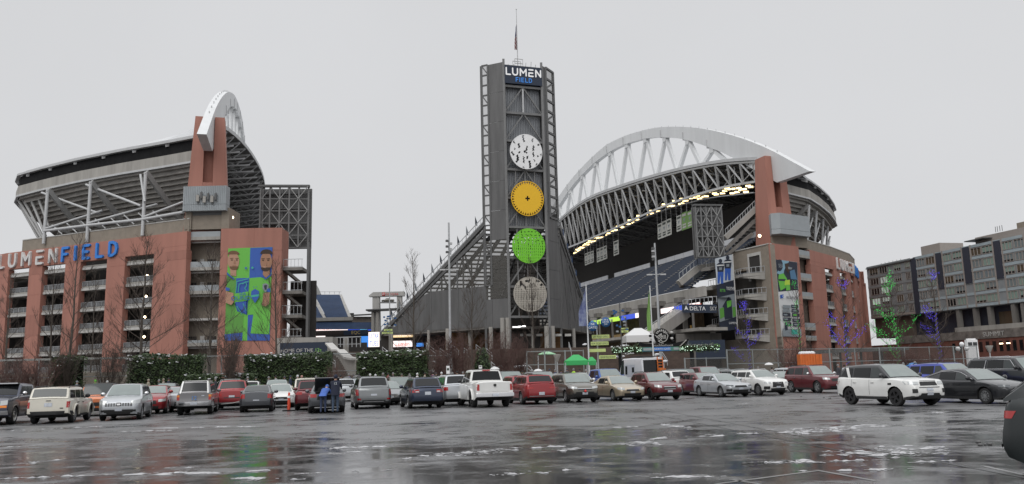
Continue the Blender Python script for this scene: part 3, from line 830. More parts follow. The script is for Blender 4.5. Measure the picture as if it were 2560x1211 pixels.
# led ribbon in messages
led = [('led_panel', (1.0, .80, .78), 1.4), ('led_panel', (.05, .10, .75), 1.0), ('led_panel', (.55, .9, .1), 1.0)]
LEDM = [glow('led_white', (1.0, .86, .84), 1.25), glow('led_blue', (.04, .09, .62), 1.0), glow('led_lime', (.50, .85, .07), .95), glow('led_red', (.9, .12, .06), .9), glow('led_cyan', (.15, .55, .9), 1.0)]
segs = [(0, 6, 0), (6, 15, 1), (15, 41, 0), (41, 52, 1), (52, 76, 2), (76, 84, 4), (84, 98, 1), (98, 150, 0)]
for a, b, k in segs:
    mb = MB(); mb.prism([WW(-26.45, a + .1, 19.05), WW(-26.45, b - .1, 19.05), WW(-26.2, b - .1, 19.05), WW(-26.2, a + .1, 19.05)], Z * 1.5)
    o = mb.build('led_ribbon', LEDM[k], west)
    if k == 0:
        nch = int((b - a) / 3.2)
        text('lettering', 'WIN THE DAY', WW(-26.5, (a + b) / 2, 19.35), -SV, Z, 1.2, LEDM[3], o, .02, 'CENTER')
# diagonal end wall and stair of the upper tier
for nm, pts_, w, h, m in (('raker_wall', ((1812, 596), (1890, 522)), 1.6, 1.4, M_CONC), ('raker_wall', ((1814, 640), (1880, 585)), 1.2, .9, M_CONCD), ('raker_wall', ((1812, 626), (1886, 552)), 1.4, .9, M_CONCD)):
    a = P(*pts_[0], 239); b = P(*pts_[1], 241); MB().beam(a, b, w, h).build(nm, m, west)
mb = MB(); a = P(1814, 588, 238.4); b = P(1888, 516, 240.2)
for k in range(13):
    r = a.lerp(b, k / 12); mb.beam(r, r + Z * 1.7, .11)
mb.beam(a + Z * 1.7, b + Z * 1.7, .16); mb.beam(a + Z * .2, b + Z * .2, .12); mb.build('raker_rail', M_RAIL, west)
# stair ramp to the club level and its white rail
pts_ = [P(1697, 705, 240), P(1742, 668, 241), P(1790, 660, 243)]
mb = MB()
for a, b in zip(pts_[:-1], pts_[1:]): mb.beam(a - Z * .5, b - Z * .5, 2.4, 1.7)
o = mb.build('club_ramp', M_CONC, wb)
mb = MB()
for a, b in zip(pts_[:-1], pts_[1:]):
    a = a + Vector((0, -1.2, .5)); b = b + Vector((0, -1.2, .5))
    mb.beam(a + Z * 1.9, b + Z * 1.9, .16); mb.beam(a, b, .12)
    for k in range(6): r = a.lerp(b, k / 5); mb.beam(r, r + Z * 1.9, .13)
mb.build('ramp_rail', M_RAIL, o)
a, b, c, d_ = P(1733, 683, 243), P(1792, 672, 244), P(1792, 695, 244), P(1733, 705, 243)
MB().prism([a, b, c, d_], Vector((0, .5, 0))).build('ramp_cladding', M_CLAD, wb)
a = P(1700, 716, 243); b = P(1790, 730, 247); MB().beam(a, b, 1.0, .7).build('ramp_beam', M_BROWN, wb)
a = P(1741, 735, 246); b = P(1790, 728, 247); MB().beam(a, b, 3.5, 2.6).build('ramp_wall', M_TAN, wb)
# grand stair left of the club sign
a = P(1610, 838, 232); b = P(1708, 768, 243)
o = MB().beam(a - Z * 1.5, b - Z * 1.5, 4.0, 3.2).build('grand_stair', M_CONC, wb)
mb = MB()
for k in range(14): r = a.lerp(b, k / 13) + Vector((0, -2, 0)); mb.beam(r, r + Z * 1.6, .12)
mb.beam(a + Vector((0, -2, 1.6)), b + Vector((0, -2, 1.6)), .17); mb.build('stair_rail', M_RAIL, o)
a, b = P(1708, 766, 226), P(1792, 756, 230)
mb = MB()
for k in range(9): r = a.lerp(b, k / 8); mb.beam(r, r + Z * 1.7, .14)
mb.beam(a + Z * 1.7, b + Z * 1.7, .16); mb.build('club_rail', M_RAIL, wb)
# dark undercroft and base walls below the club sign
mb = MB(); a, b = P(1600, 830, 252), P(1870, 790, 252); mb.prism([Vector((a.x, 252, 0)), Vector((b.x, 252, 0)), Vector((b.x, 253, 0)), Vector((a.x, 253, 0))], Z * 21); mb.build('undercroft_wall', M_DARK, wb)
a, b = P(1690, 836, 238), P(1803, 836, 241)
wedge('low_wall', [(a.x, 238), (b.x, 241), (b.x, 242), (a.x, 239)], 8, P(1745, 834, 239).z, M_CONCD, wb)

# ------------------------------------------------------------------ scoreboard frames
def board(px0, px1, yt, yb, Y, label, dx=2.2):
    a = P(px0, yt, Y); b = P(px1, yt, Y); z1 = P((px0 + px1) / 2, yt, Y).z; z0 = P((px0 + px1) / 2, yb, Y).z
    bd = thing('scoreboard', label, 'scoreboard', (a.x, Y, z0))
    L = b.x - a.x
    MB().prism([Vector((a.x - .6, Y + 2.6, z0)), Vector((b.x + .3, Y + 3.4, z0)), Vector((b.x + .3, Y + 3.9, z0)), Vector((a.x - .6, Y + 3.1, z0))], Z * (z1 - z0)).build('screen_back', M_STEELD, bd)
    nx, nz = 6, 5
    for i in range(nx):
        x = a.x + L * i / (nx - 1)
        for yy in (0, 2.2):
            if yy and i % 2: continue
            MB().beam((x, Y + yy + .3 * i, z0), (x, Y + yy + .3 * i, z1), .34).build('post', M_STEELM, bd)
    for j in range(nz + 1):
        zq = z0 + (z1 - z0) * j / nz
        MB().beam((a.x, Y, zq), (b.x, Y + 1.5, zq), .22).build('girt', M_STEELM, bd)
        for i in range(nx - 1):
            if j == nz: break
            xa = a.x + L * i / (nx - 1); xb = a.x + L * (i + 1) / (nx - 1); zz2 = zq + (z1 - z0) / nz
            if (i + j) % 2: xa, xb = xb, xa
            MB().beam((xa, Y + .5, zq), (xb, Y + .8, zz2), .17).build('brace', M_STEEL, bd)
    MB().beam((a.x - .6, Y, z1 + .2), (b.x + .3, Y + 1.5, z1 + .2), 1.2, .5).build('top_beam', M_STEELD, bd)
    for j in range(4):
        zq = z0 + (z1 - z0) * (j + .6) / 4; MB().box(((a.x + b.x) / 2, Y + 2.2, zq), (L - 1, 1.0, .18)).build('catwalk', M_STEELD, bd)
    return bd
board(652, 768, 466, 618, 196, 'back of the big screen in dark steel framing beside the left stand')
board(1738, 1806, 514, 642, 233, 'back of the big screen in pale steel framing before the right stand')
# ================================================================== TOWER with discs and the bleacher behind it
M_PERF = bpy.data.materials.new('perforated_mesh'); M_PERF.use_nodes = True
def perf(m, f):
    nt = m.node_tree; b = nt.nodes['Principled BSDF']; out = nt.nodes['Material Output']
    b.inputs['Base Color'].default_value = (.12, .115, .105, 1); b.inputs['Roughness'].default_value = .6
    tr = nt.nodes.new('ShaderNodeBsdfTransparent'); mx = nt.nodes.new('ShaderNodeMixShader')
    tc = nt.nodes.new('ShaderNodeTexCoord'); n = nt.nodes.new('ShaderNodeTexNoise'); n.inputs['Scale'].default_value = .35
    mr = nt.nodes.new('ShaderNodeMapRange'); mr.inputs['To Min'].default_value = f - .08; mr.inputs['To Max'].default_value = f + .08
    nt.links.new(tc.outputs['Object'], n.inputs['Vector']); nt.links.new(n.outputs['Fac'], mr.inputs['Value'])
    nt.links.new(mr.outputs[0], mx.inputs['Fac']); nt.links.new(b.outputs[0], mx.inputs[1]); nt.links.new(tr.outputs[0], mx.inputs[2])
    nt.links.new(mx.outputs[0], out.inputs['Surface'])
perf(M_PERF, .66)
M_FENCE = bpy.data.materials.new('fence_mesh'); M_FENCE.use_nodes = True; perf(M_FENCE, .80)
M_CORR = mat('tower_corrugated', (.24, .25, .265), .45, metal=.3, var=.12, vs=.3, streak=True)
l0 = P(1268, 500, 165); L0 = Vector((l0.x, l0.y, 0)); R0 = L0 + SU * 8.5
WLd = Vector((-.903, .424, 0)); WRd = Vector((.487, .87, 0)); WG = 5.4
LW = L0 + WLd * WG; RW = R0 + WRd * WG
SLd = Vector((-.8, .6, 0)); SRd = Vector((.30, .954, 0)); SLn = 30.5
ZF = true_height(167.0)
tw = thing('scoreboard_tower', 'tall grey steel tower with a dark name sign at its top', 'tower', L0)
def vsheet(nm, a, b, z0, z1, m, parent, th=.12, za=None, zb=None):
    n = Vector(((b - a).y, -(b - a).x, 0)).normalized()
    if n.y > 0: n = -n
    mb = MB()
    mb.prism([a + Z * z0, b + Z * z0, b + Z * (z1 if zb is None else zb), a + Z * (z1 if za is None else za)], n * -th); return mb.build(nm, m, parent)
TZ = 64.9; BZ = 11.2
# left wing: sheet panels with joints, an open ladder at the outer edge
for j in range(9):
    za = 11.2 + (TZ - 11.2) * j / 9; zb = 11.2 + (TZ - 11.2) * (j + 1) / 9
    if zb > 33 or zb < 20:
        vsheet('mesh_panel', L0 + WLd * .05, L0 + WLd * 3.9, za + .03, zb - .02, M_MESH, tw)
    else:
        vsheet('mesh_panel', L0 + WLd * .05, L0 + WLd * 5.3, za + .03, zb - .02, M_PERF, tw, .04)
    if zb < 20: vsheet('mesh_panel', L0 + WLd * 3.95, L0 + WLd * 5.35, za + .03, zb - .02, M_MESH, tw)
def ladder(A, B, z0, z1, n, w, nm):
    mb = MB()
    mb.beam(A + Z * z0, A + Z * z1, w); mb.beam(B + Z * z0, B + Z * z1, w)
    for k in range(n + 1):
        zq = z0 + (z1 - z0) * k / n; mb.beam(A + Z * zq, B + Z * zq, w * .8)
        if k < n and k % 3 == 0: mb.beam(A + Z * (zq + .2), B + Z * (z0 + (z1 - z0) * (k + 1) / n), w * .6)
    return mb.build(nm, M_STEELD, tw)
ladder(L0 + WLd * 3.95, L0 + WLd * 5.35, 20, TZ, 22, .34, 'side_ladder')
vsheet('side_mesh', L0 + WLd * 4.0, L0 + WLd * 5.3, 33, TZ, M_FENCE, tw, .03)
# right wing: open lattice with mesh, solid below
for j in range(9):
    za = 11.2 + (TZ - 11.2) * j / 9; zb = 11.2 + (TZ - 11.2) * (j + 1) / 9
    if j < 4: vsheet('mesh_panel', R0 + WRd * .05, RW, za + .03, zb - .02, M_MESH, tw)
    else: vsheet('mesh_panel', R0 + WRd * .05, R0 + WRd * 1.6, za + .03, zb - .02, M_MESH, tw)
ladder(R0 + WRd * 1.7, RW, 34, TZ, 14, .5, 'side_ladder')
vsheet('side_mesh', R0 + WRd * 1.7, RW, 34, TZ, M_PERF, tw, .03)
for A in (L0, R0, LW, RW):
    MB().beam(A + SV * .3 + Z * 3, A + SV * .3 + Z * (TZ + (.6 if A is L0 or A is R0 else 0)), .5).build('corner_post', M_STEELD if A is LW or A is RW else M_STEELM, tw)
# corrugated back wall of the shaft
def corr_wall(a, b, z0, z1, pitch, dep):
    d = (b - a); L = d.length; d.normalize(); n = Vector((d.y, -d.x, 0)); row = []
    k = int(L / pitch)
    for i in range(k):
        for f, o in ((0, 0), (.4, 0), (.5, dep), (.9, dep)): row.append(a + d * ((i + f) * pitch) + n * o + Z * z0)
    row.append(b + Z * z0)
    return MB().grid([row, [p + Z * (z1 - z0) for p in row]], 0, False)
for z0, z1 in ((31.8, 37.2), (37.7, 43.0), (43.5, 48.8), (49.3, 54.5), (55.0, 60.3)):
    corr_wall(L0 + SV * 1.5 + SU * .2, R0 + SV * 1.5 - SU * .2, z0, z1, .38, .14).build('corrugated_wall', M_CORR, tw)
MB().prism([L0 + SV * 1.7 + Z * 31, R0 + SV * 1.7 + Z * 31, R0 + SV * 5 + Z * 31, L0 + SV * 5 + Z * 31], Z * 33).build('shaft', M_STEELD, tw)
# beams and braces
bz = [60.2, 54.8, 49.1, 43.3, 37.5, 31.6, 25.4, 19.5, 13.4]
for i, zq in enumerate(bz):
    MB().beam(L0 + SV * .6 + Z * zq, R0 + SV * .6 + Z * zq, .6, .45).build('cross_beam', M_STEELM, tw)
    if i < len(bz) - 1:
        z2 = bz[i + 1]; mid = (L0 + R0) / 2 + SV * .6
        for e in (L0, R0): MB().beam(mid + Z * zq, e + SV * .6 + Z * z2, .26).build('brace', M_STEELM, tw)
        if i == 0: MB().tube(mid + Z * zq, mid + Z * z2, .22).build('hanger', M_STEELL, tw)
        elif i > 2:
            for k in (-2.1, 0, 2.1): MB().beam(mid + SU * k + Z * zq, mid + SU * k + Z * z2, .22).build('hanger', M_STEELM, tw)
# name sign
sg = MB(); sg.prism([L0 + SU * .1 - SV * .15 + Z * 60.6, R0 - SU * .1 - SV * .15 + Z * 60.6, R0 - SU * .1 + SV * 1.0 + Z * 60.6, L0 + SU * .1 + SV * 1.0 + Z * 60.6], Z * 3.6)
sign = thing('name_sign', 'dark sign with white and blue lettering at the top of the tower', 'sign', L0 + Z * 60.6)
sg.build('sign_board', M_NAVY, sign)
STROKE = {  # strokes on a unit cell, rounded block capitals
 'L': [[(0, 1), (0, 0), (.62, 0)]], 'U': [[(0, 1), (0, .3), (.08, .1), (.25, 0), (.5, 0), (.67, .1), (.75, .3), (.75, 1)]],
 'M': [[(0, 0), (0, 1), (.45, .38), (.9, 1), (.9, 0)]], 'e': [[(.02, 1), (.65, 1)], [(.6, .5), (0, .5), (0, 0), (.65, 0)]],
 'N': [[(0, 0), (0, 1), (.75, 0), (.75, 1)]], 'F': [[(0, 0), (0, 1), (.6, 1)], [(0, .5), (.5, .5)]], 'I': [[(0, 0), (0, 1)]],
 'E': [[(.62, 1), (0, 1), (0, 0), (.62, 0)], [(0, .5), (.5, .5)]], 'D': [[(0, 0), (0, 1), (.35, 1), (.65, .85), (.75, .5), (.65, .15), (.35, 0), (0, 0)]]}
ADV = {'L': .9, 'U': 1.1, 'M': 1.25, 'e': 1.0, 'N': 1.1, 'F': .95, 'I': .4, 'E': .98, 'D': 1.1, ' ': .5}
def big_letters(word, place_fn, h, th, dep, m, parent, gap=0.0, names='letter'):
    """place_fn(x, y) -> point on the wall, plus outward direction"""
    x = 0
    for ch in word:
        if ch == ' ': x += .5 * h; continue
        mb = MB()
        for st in STROKE[ch]:
            for (x0, y0), (x1, y1) in zip(st[:-1], st[1:]):
                p, n = place_fn(x + x0 * h, y0 * h); q, _ = place_fn(x + x1 * h, y1 * h)
                mb.beam(p + n * (dep / 2), q + n * (dep / 2), dep, th, up=n.cross((q - p).normalized()))
            for (x0, y0) in st:
                p, n = place_fn(x + x0 * h, y0 * h)
                a = n.orthogonal().normalized(); b = n.cross(a)
                mb.prism([p + (a * cos(t) + b * sin(t)) * th / 2 for t in [2 * pi * k / 10 for k in range(10)]], n * dep * 1.001)
        mb.build(names, m, parent)
        x += ADV[ch] * h + gap
    return x
SG0 = L0 - SV * .16
wdt = 1.13
big_letters('LUMeN', lambda x, y: (SG0 + SU * (.42 + x * 1.10) + Z * (62.35 + y), -SV), 1.3, .27, .1, glow('sign_white', (.95, .95, .95), .55), sign, .12)
big_letters('FIELD', lambda x, y: (SG0 + SU * (2.55 + x * 1.0) + Z * (61.05 + y), -SV), .78, .15, .1, glow('sign_blue', (.06, .28, .8), .5), sign, .1)
# roof hatch cage, aerials and flagpole
mb = MB(); c = L0 + SU * 3.6 + SV * .8
for dx in (-.9, .9):
    for dy in (0, 1.4): mb.beam(c + SU * dx + SV * dy + Z * 64.2, c + SU * dx + SV * dy + Z * 66, .09)
for zq in (65.1, 66): mb.beam(c - SU * .9 + Z * zq, c + SU * .9 + Z * zq, .09); mb.beam(c - SU * .9 + SV * 1.4 + Z * zq, c + SU * .9 + SV * 1.4 + Z * zq, .09)
mb.build('roof_cage', M_STEEL, tw)
for k, hh in ((5, 1.1), (6.2, 1.4), (7.2, .9), (1.0, .5), (2.2, .6)): MB().beam(L0 + SU * k + SV * .6 + Z * 64.1, L0 + SU * (k + .15) + SV * .6 + Z * (64.2 + hh), .07).build('aerial', M_STEELD, tw)
MB().prism([L0 + SV * .3 + Z * 64.2, R0 + SV * .3 + Z * 64.2, R0 + SV * 5 + Z * 64.2, L0 + SV * 5 + Z * 64.2], Z * .25).build('roof_slab', M_STEELD, tw)
fp0 = L0 + SU * 3.55 + SV * 1.4
fp = thing('flagpole', 'slim flagpole on the tower roof with a limp striped flag', 'flagpole', fp0 + Z * 64.4)
MB().tube(fp0 + Z * 64.4, fp0 + Z * 76.3, .11, .06, 8).build('pole', M_STEELL, fp)
MB().sphere(fp0 + Z * 76.4, .13).build('finial', M_STEELL, fp)
mb = MB(); rows = []
for i in range(15):
    f = i / 14; zq = 73.3 - 5.2 * f
    rows.append([fp0 + SU * (-.08 - (.15 + .55 * f * (1.1 - .4 * f)) * j / 6) + SV * (.16 * sin(j * 1.9 + f * 4)) + Z * (zq - .10 * j * (1 - f)) for j in range(7)])
M_FR = mat('flag_red', (.20, .022, .03), .8); M_FW = mat('flag_white', (.38, .38, .38), .8); M_FB = mat('flag_blue', (.02, .03, .12), .8)
nc = 7; vs = [p for r in rows for p in r]
for i in range(14):
    for j in range(6): mb.add([rows[i][j], rows[i][j + 1], rows[i + 1][j + 1], rows[i + 1][j]], ((0, 1, 2, 3),), 2 if i < 6 and j > 1 else (i + j) % 2, True)
mb.build('flag', [M_FR, M_FW, M_FB], fp)

# discs: thick plates with real cut-outs
def disc(cz, label, fn, m, R=3.55, n=84):
    c = (L0 + R0) / 2 - SV * .6 + Z * cz
    mb = MB(); idx = {}; ok = {}
    for i in range(n):
        for j in range(n):
            x = (i + .5) / n * 2 - 1; y = (j + .5) / n * 2 - 1
            ok[i, j] = x * x + y * y < .985 and not fn(x, y)
    th = SV * .22
    def pt(i, j): return c + SU * ((i / n * 2 - 1) * R) + Z * ((j / n * 2 - 1) * R)
    for i in range(n):
        j = 0
        while j < n:
            if ok[i, j]:
                k = j
                while k < n and ok[i, k]: k += 1
                a, b, d, e = pt(i, j), pt(i + 1, j), pt(i + 1, k), pt(i, k)
                mb.add([a, b, d, e, a + th, b + th, d + th, e + th], ((0, 1, 2, 3), (7, 6, 5, 4), (0, 4, 5, 1), (3, 2, 6, 7), (0, 3, 7, 4), (1, 5, 6, 2)))
                j = k
            else: j += 1
    # smooth rim
    ring = []
    for k in range(49):
        t = 2 * pi * k / 48; ring.append((cos(t), sin(t)))
    rows = [[c + SU * (x * r) + Z * (y * r) + SV * o for x, y in ring] for r, o in ((R * .965, -.01), (R * 1.0, -.01), (R * 1.0, .23), (R * .965, .23))]
    mb.grid(rows, 0, False)
    dk = thing('disc', label, 'disc sculpture', c)
    mb.build('plate', m, dk)
    mb = MB()
    for k in (-1.2, 1.2): mb.beam(c + SU * k + SV * .3 - Z * 2.8, c + SU * k + SV * .3 + Z * 2.8, .2); mb.beam(c + SU * k + SV * .3 + Z * 2, c + SU * k + SV * 1.1 + Z * 2, .2)
    mb.build('mount', M_STEEL, dk)
def seg(px, py, pts, r):
    for (x0, y0), (x1, y1) in zip(pts[:-1], pts[1:]):
        dx, dy = x1 - x0, y1 - y0; t = max(0, min(1, ((px - x0) * dx + (py - y0) * dy) / (dx * dx + dy * dy + 1e-9)))
        if (px - x0 - t * dx) ** 2 + (py - y0 - t * dy) ** 2 < r * r: return True
    return False
bl = [([(-.18, .93), (-.16, .72), (-.12, .6)], .07), ([(.42, .74), (.40, .62)], .06), ([(-.78, .55), (-.72, .46)], .06), ([(-.47, .42), (-.42, .22)], .07), ([(.06, .3), (.02, .1), (-.12, 0), (.02, -.06)], .06), ([(.46, .32), (.44, .12)], .075),
      ([(-.88, -.1), (-.80, -.2)], .08), ([(-.72, .12), (-.72, .1)], .06), ([(-.45, -.05), (-.42, -.08)], .065), ([(-.56, -.28), (-.52, -.42), (-.6, -.6)], .09), ([(-.17, -.33), (-.17, -.62)], .06), ([(.08, -.28), (.04, -.36)], .07),
      ([(.42, -.05), (.46, -.25)], .06), ([(.70, -.2), (.72, -.22)], .06), ([(.92, -.1), (.94, -.2)], .05), ([(.48, -.45), (.5, -.52)], .05), ([(.18, -.55), (.22, -.75), (.22, -.92)], .085), ([(.62, -.7), (.7, -.74)], .07), ([(-.2, -.9), (-.15, -.93)], .05), ([(.74, .45), (.78, .42)], .07)]
disc(46.8, 'white disc with black ragged holes, topmost on the tower', lambda x, y: any(seg(x + .02 * sin(y * 40), y + .02 * sin(x * 37), p, r * .78) for p, r in bl), M_WHITE)
def gear(x, y):
    r = sqrt(x * x + y * y)
    if abs(x) < .05 and abs(y) < .15 or abs(y) < .05 and abs(x) < .15: return True
    if .80 < r < .955:
        t = (atan2(y, x) / (2 * pi) * 38) % 1.0
        return abs(t - .5) < .44 * (r - .80) / .155
    return False
disc(37.3, 'yellow disc with a ring of triangular teeth and a plus sign', gear, mat('yellow_disc', (.80, .47, .012), .5, var=.05))
def person_cut(x, y, s):  # small human figure cut
    return (x * x + (y - .75 * s) ** 2 < (.22 * s) ** 2) or (abs(x) < .30 * s * (.75 - (y / s - .5) * .3) and -.1 * s < y < .55 * s) or (abs(abs(x) - .14 * s) < .09 * s and -.9 * s < y <= 0)
def green(x, y):
    if y < .02:
        gy = (y + .95) / .17; gx = (x + .95) / .123
        j = int(gy); i = int(gx)
        return y > -.93 and person_cut((gx - i - .5) * .123, (gy - j - .52) * .17, .062)
    k = 0
    for (cx, cy, a) in GS:
        dx, dy = x - cx, y - cy; u = dx * cos(a) + dy * sin(a); v = -dx * sin(a) + dy * cos(a)
        if abs(u) < .055 and abs(v) < .020 or (u - .05) ** 2 + v * v < .0009: return True
    return False
_r = random.Random(3); GS = []
for i in range(5):
    for j in range(9):
        GS.append((-.85 + j * .21 + _r.uniform(-.04, .04), .12 + i * .17 + _r.uniform(-.03, .03), _r.uniform(0, 6.3) if i > 0 else pi / 2))
disc(27.7, 'bright green disc cut with rows of little figures', green, mat('green_disc', (.17, .56, .025), .5, var=.05))
def city(x, y):
    if y > .80 and abs(x) > .05: return False
    sky = .42 + .22 * sin(x * 5.1) * (1 if x < .3 else -.6) + (.2 if abs(x + .1) < .16 else 0)   # ragged top of the crowd
    if y > sky: return noise.noise(Vector((x * 4.5, y * 4.5, 2))) > .12
    gy = (y + .95) / .115; gx = (x + .95) / .095; i, j = int(gx), int(gy)
    return y > -.93 and person_cut((gx - i - .5) * .095, (gy - j - .52) * .115, .058)
disc(17.9, 'grey-beige disc pierced by a crowd and clouds, lowest on the tower', city, mat('beige_disc', (.42, .39, .34), .6, var=.12))

ZF = None
# ------------------------------------------------------------------ bleacher behind the tower, its two mesh flanks
bl_ = thing('bleacher', 'raked steel bleacher behind the tower between two sloping mesh flanks', 'bleacher', LW)
LE = LW + SLd * SLn; RE = RW + SRd * SLn
ZT = 32.6
npan = 6
for (A, D, nm) in ((LW, SLd, 'l'), (RW, SRd, 'r')):
    for k in range(npan):
        d0, d1 = SLn * k / npan, SLn * (k + 1) / npan
        z0t, z1t = ZT - (ZT - BZ) * k / npan, ZT - (ZT - BZ) * (k + 1) / npan
        a, b = A + D * (d0 + .04), A + D * (d1 - .04)
        zs_ = 19.8
        if z1t > zs_ or z0t > zs_:
            m_ = M_PERF if nm == 'l' else M_MESH
            p = [a + Z * zs_, b + Z * min(zs_, z1t), b + Z * z1t, a + Z * z0t]
            MB().prism(p, Vector((.02, .03, 0))).build('flank_mesh', m_, bl_)
        p = [a + Z * BZ, b + Z * BZ, b + Z * min(zs_, z1t), a + Z * min(zs_, z0t)]
        MB().prism(p, Vector((.05, .08, 0))).build('flank_panel', M_MESH, bl_)
    MB().beam(A + Z * ZT, A + D * SLn + Z * BZ, .8, .7).build('raking_edge', M_STEELD, bl_)
    mb = MB(); n = 30
    for k in range(n + 1):
        p = A + D * (SLn * k / n) + Z * (ZT - (ZT - BZ) * k / n + .3); mb.beam(p, p + Z * 1.7, .09)
    for o in (.9, 1.9): mb.beam(A + Z * (ZT + o), A + D * SLn + Z * (BZ + o), .12)
    mb.build('raking_rail', M_RAIL, bl_)
    mb = MB()
    for k in range(5):
        p = A + D * (SLn * k / 5); mb.beam(p + Vector((.1, .3, BZ)), p + Vector((.1, .3, ZT - (ZT - BZ) * k / 5)), .35)
        if k < 4:
            q = A + D * (SLn * (k + 1) / 5); mb.beam(p + Vector((.1, .3, BZ)), q + Vector((.1, .3, ZT - (ZT - BZ) * (k + 1) / 5)), .28)
            mb.beam(q + Vector((.1, .3, BZ + 2)), p + Vector((.1, .3, ZT - (ZT - BZ) * k / 5 - 2)), .22)
    mb.build('raking_brace', M_STEELD, bl_)
nr = 27
for k in range(nr):
    d = SLn * (k + .5) / nr; zq = ZT - .7 - (ZT - BZ - .5) * (k + .5) / nr
    a = LW + SLd * (d - .2) ; b = RW + SRd * (d - .2)
    MB().beam(a + Z * zq + SLd * -.1, b + Z * zq, .75, .30).build('seat_row', M_STEEL if k % 2 else M_CONCD, bl_)
mb = MB()
for k in range(9):
    f = k / 8; a = LW.lerp(RW, f); b = LE.lerp(RE, f)
    mb.beam(a + Z * (ZT - 1.6), b + Z * (BZ + .2), .4, .8)
    for g in (.25, .5, .75): p = a.lerp(b, g); mb.beam(p + Z * BZ, p + Z * (ZT - 1.8 - (ZT - BZ - 1.5) * g), .35)
    if k < 8:
        a2 = LW.lerp(RW, (k + 1) / 8).lerp(LE.lerp(RE, (k + 1) / 8), .5); mb.beam(a.lerp(b, .25) + Z * BZ, a2 + Z * (ZT - 12), .3)
mb.build('raker', M_STEELD, bl_)
MB().prism([LW + Z * 11.0, LE + Z * 11.0, RE + Z * 11.0, RW + Z * 11.0], Z * .5).build('concourse_slab', M_CONCD, bl_)
MB().prism([LW.lerp(LE, .3) + SV * 6 + Z * 6.5, RW.lerp(RE, .3) + SV * 6 + Z * 6.5, RW.lerp(RE, .3) + SV * 7 + Z * 6.5, LW.lerp(LE, .3) + SV * 7 + Z * 6.5], Z * 4.5).build('concourse_wall', mat('timber_wall', (.22, .11, .035), .7, var=.4, vs=.6), bl_)
# low upright of the tower base: dark back inside, lit concourse
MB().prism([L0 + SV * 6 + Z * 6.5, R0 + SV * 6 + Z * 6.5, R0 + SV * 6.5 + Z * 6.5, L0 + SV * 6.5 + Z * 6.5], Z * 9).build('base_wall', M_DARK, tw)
for A in (L0 + SU * .1, R0 - SU * .1): MB().prism([A + SV * .4 + Z * 31.5, A + SV * 5 + Z * 31.5, A + SV * 5 + SU * .12 + Z * 31.5, A + SV * .4 + SU * .12 + Z * 31.5], Z * 32.4).build('side_wall', M_STEELD, tw)
MB().prism([LE + Z * 6.5, RE + Z * 6.5, RE + SV * .5 + Z * 6.5, LE + SV * .5 + Z * 6.5], Z * 4.5).build('concourse_wall', M_DARK, bl_)
for px, pz in ((1286, 818), (1293, 818), (1310, 816), (1299, 817)):
    p = P(px, pz, 167); MB().box(p, (.7, .2, .22)).build('strip_lamp', glow('strip_lamp', (1, 1, 1), 3.0), tw)
for i in range(6):
    p = P(1300 + 24 * i, 838, 172); MB().box(p, (1.3, .1, .5)).build('wall_sign', M_CONCL, bl_)
for (px0, px1, py, Y) in ((1222, 1233, 862, 166), (1251, 1263, 866, 165), (1264, 1276, 866, 165), (1328, 1336, 872, 170), (1361, 1373, 876, 167), (1377, 1388, 876, 168), (1430, 1439, 862, 180), (972, 983, 868, 178), (1068, 1075, 862, 172), (1114, 1125, 860, 168), (1170, 1179, 862, 172)):
    a = P(px0, 845, Y); b = P(px1, 845, Y); r = (b.x - a.x) / 2; c = (a + b) / 2
    MB().tube((c.x, c.y, 5.0), (c.x, c.y, 11.3 if py != 866 else 13), r, r, 12).build('column', M_CONC, tw if py == 866 else bl_)
# little flags along the raking rail
fcol = [mat('pennant_dark', (.04, .05, .07), .8), mat('pennant_grey', (.22, .24, .26), .8)]
ordn = ['lowest', 'second', 'third', 'fourth', 'fifth', 'sixth', 'seventh', 'eighth', 'ninth', 'tenth', 'topmost']
for k in range(11):
    d = SLn * (.90 - .082 * k); p = LW + SLd * d + Z * (ZT - (ZT - BZ) * d / SLn + .3)
    f = thing('rail_flag', ('%s small drooping flag counted up the sloping rail left of the tower' % ordn[k]), 'flag', p, 'flags on the sloping rail')
    MB().tube(p, p + Z * 3.5, .05, .04, 5).build('pole', M_STEELD, f)
    mb = MB(); mb.grid([[p + Z * (3.4 - 1.7 * g) + Vector(((.05 + .09 * (g * 2.2 if g < .5 else 1)) * j + .0, .12 * sin(j * 2 + k + g * 3), -.12 * j)) for j in range(4)] for g in (0, .25, .5, .75, 1)])
    mb.build('cloth', fcol[k % 2], f)
for k in range(7):
    d = SLn * (.12 + .12 * k); p = RW + SRd * d + Z * (ZT - (ZT - BZ) * d / SLn + .3)
    f = thing('rail_flag', ('%s blue flag counted down the steep rail right of the tower' % ['topmost', 'second', 'third', 'fourth', 'fifth', 'sixth', 'lowest'][k]), 'flag', p, 'flags on the steep rail')
    MB().tube(p, p + Z * 2.8, .05, .04, 5).build('pole', M_STEELD, f)
    mb = MB(); mb.grid([[p + Z * (2.6 - 1.3 * g) + Vector((.10 * j, .1 * sin(j * 2 + k), -.12 * j)) for j in range(4)] for g in (0, .33, .66, 1)])
    mb.build('cloth', mat('pennant_blue', (.04, .075, .16), .8) if k == 0 else bpy.data.materials['pennant_blue'], f)
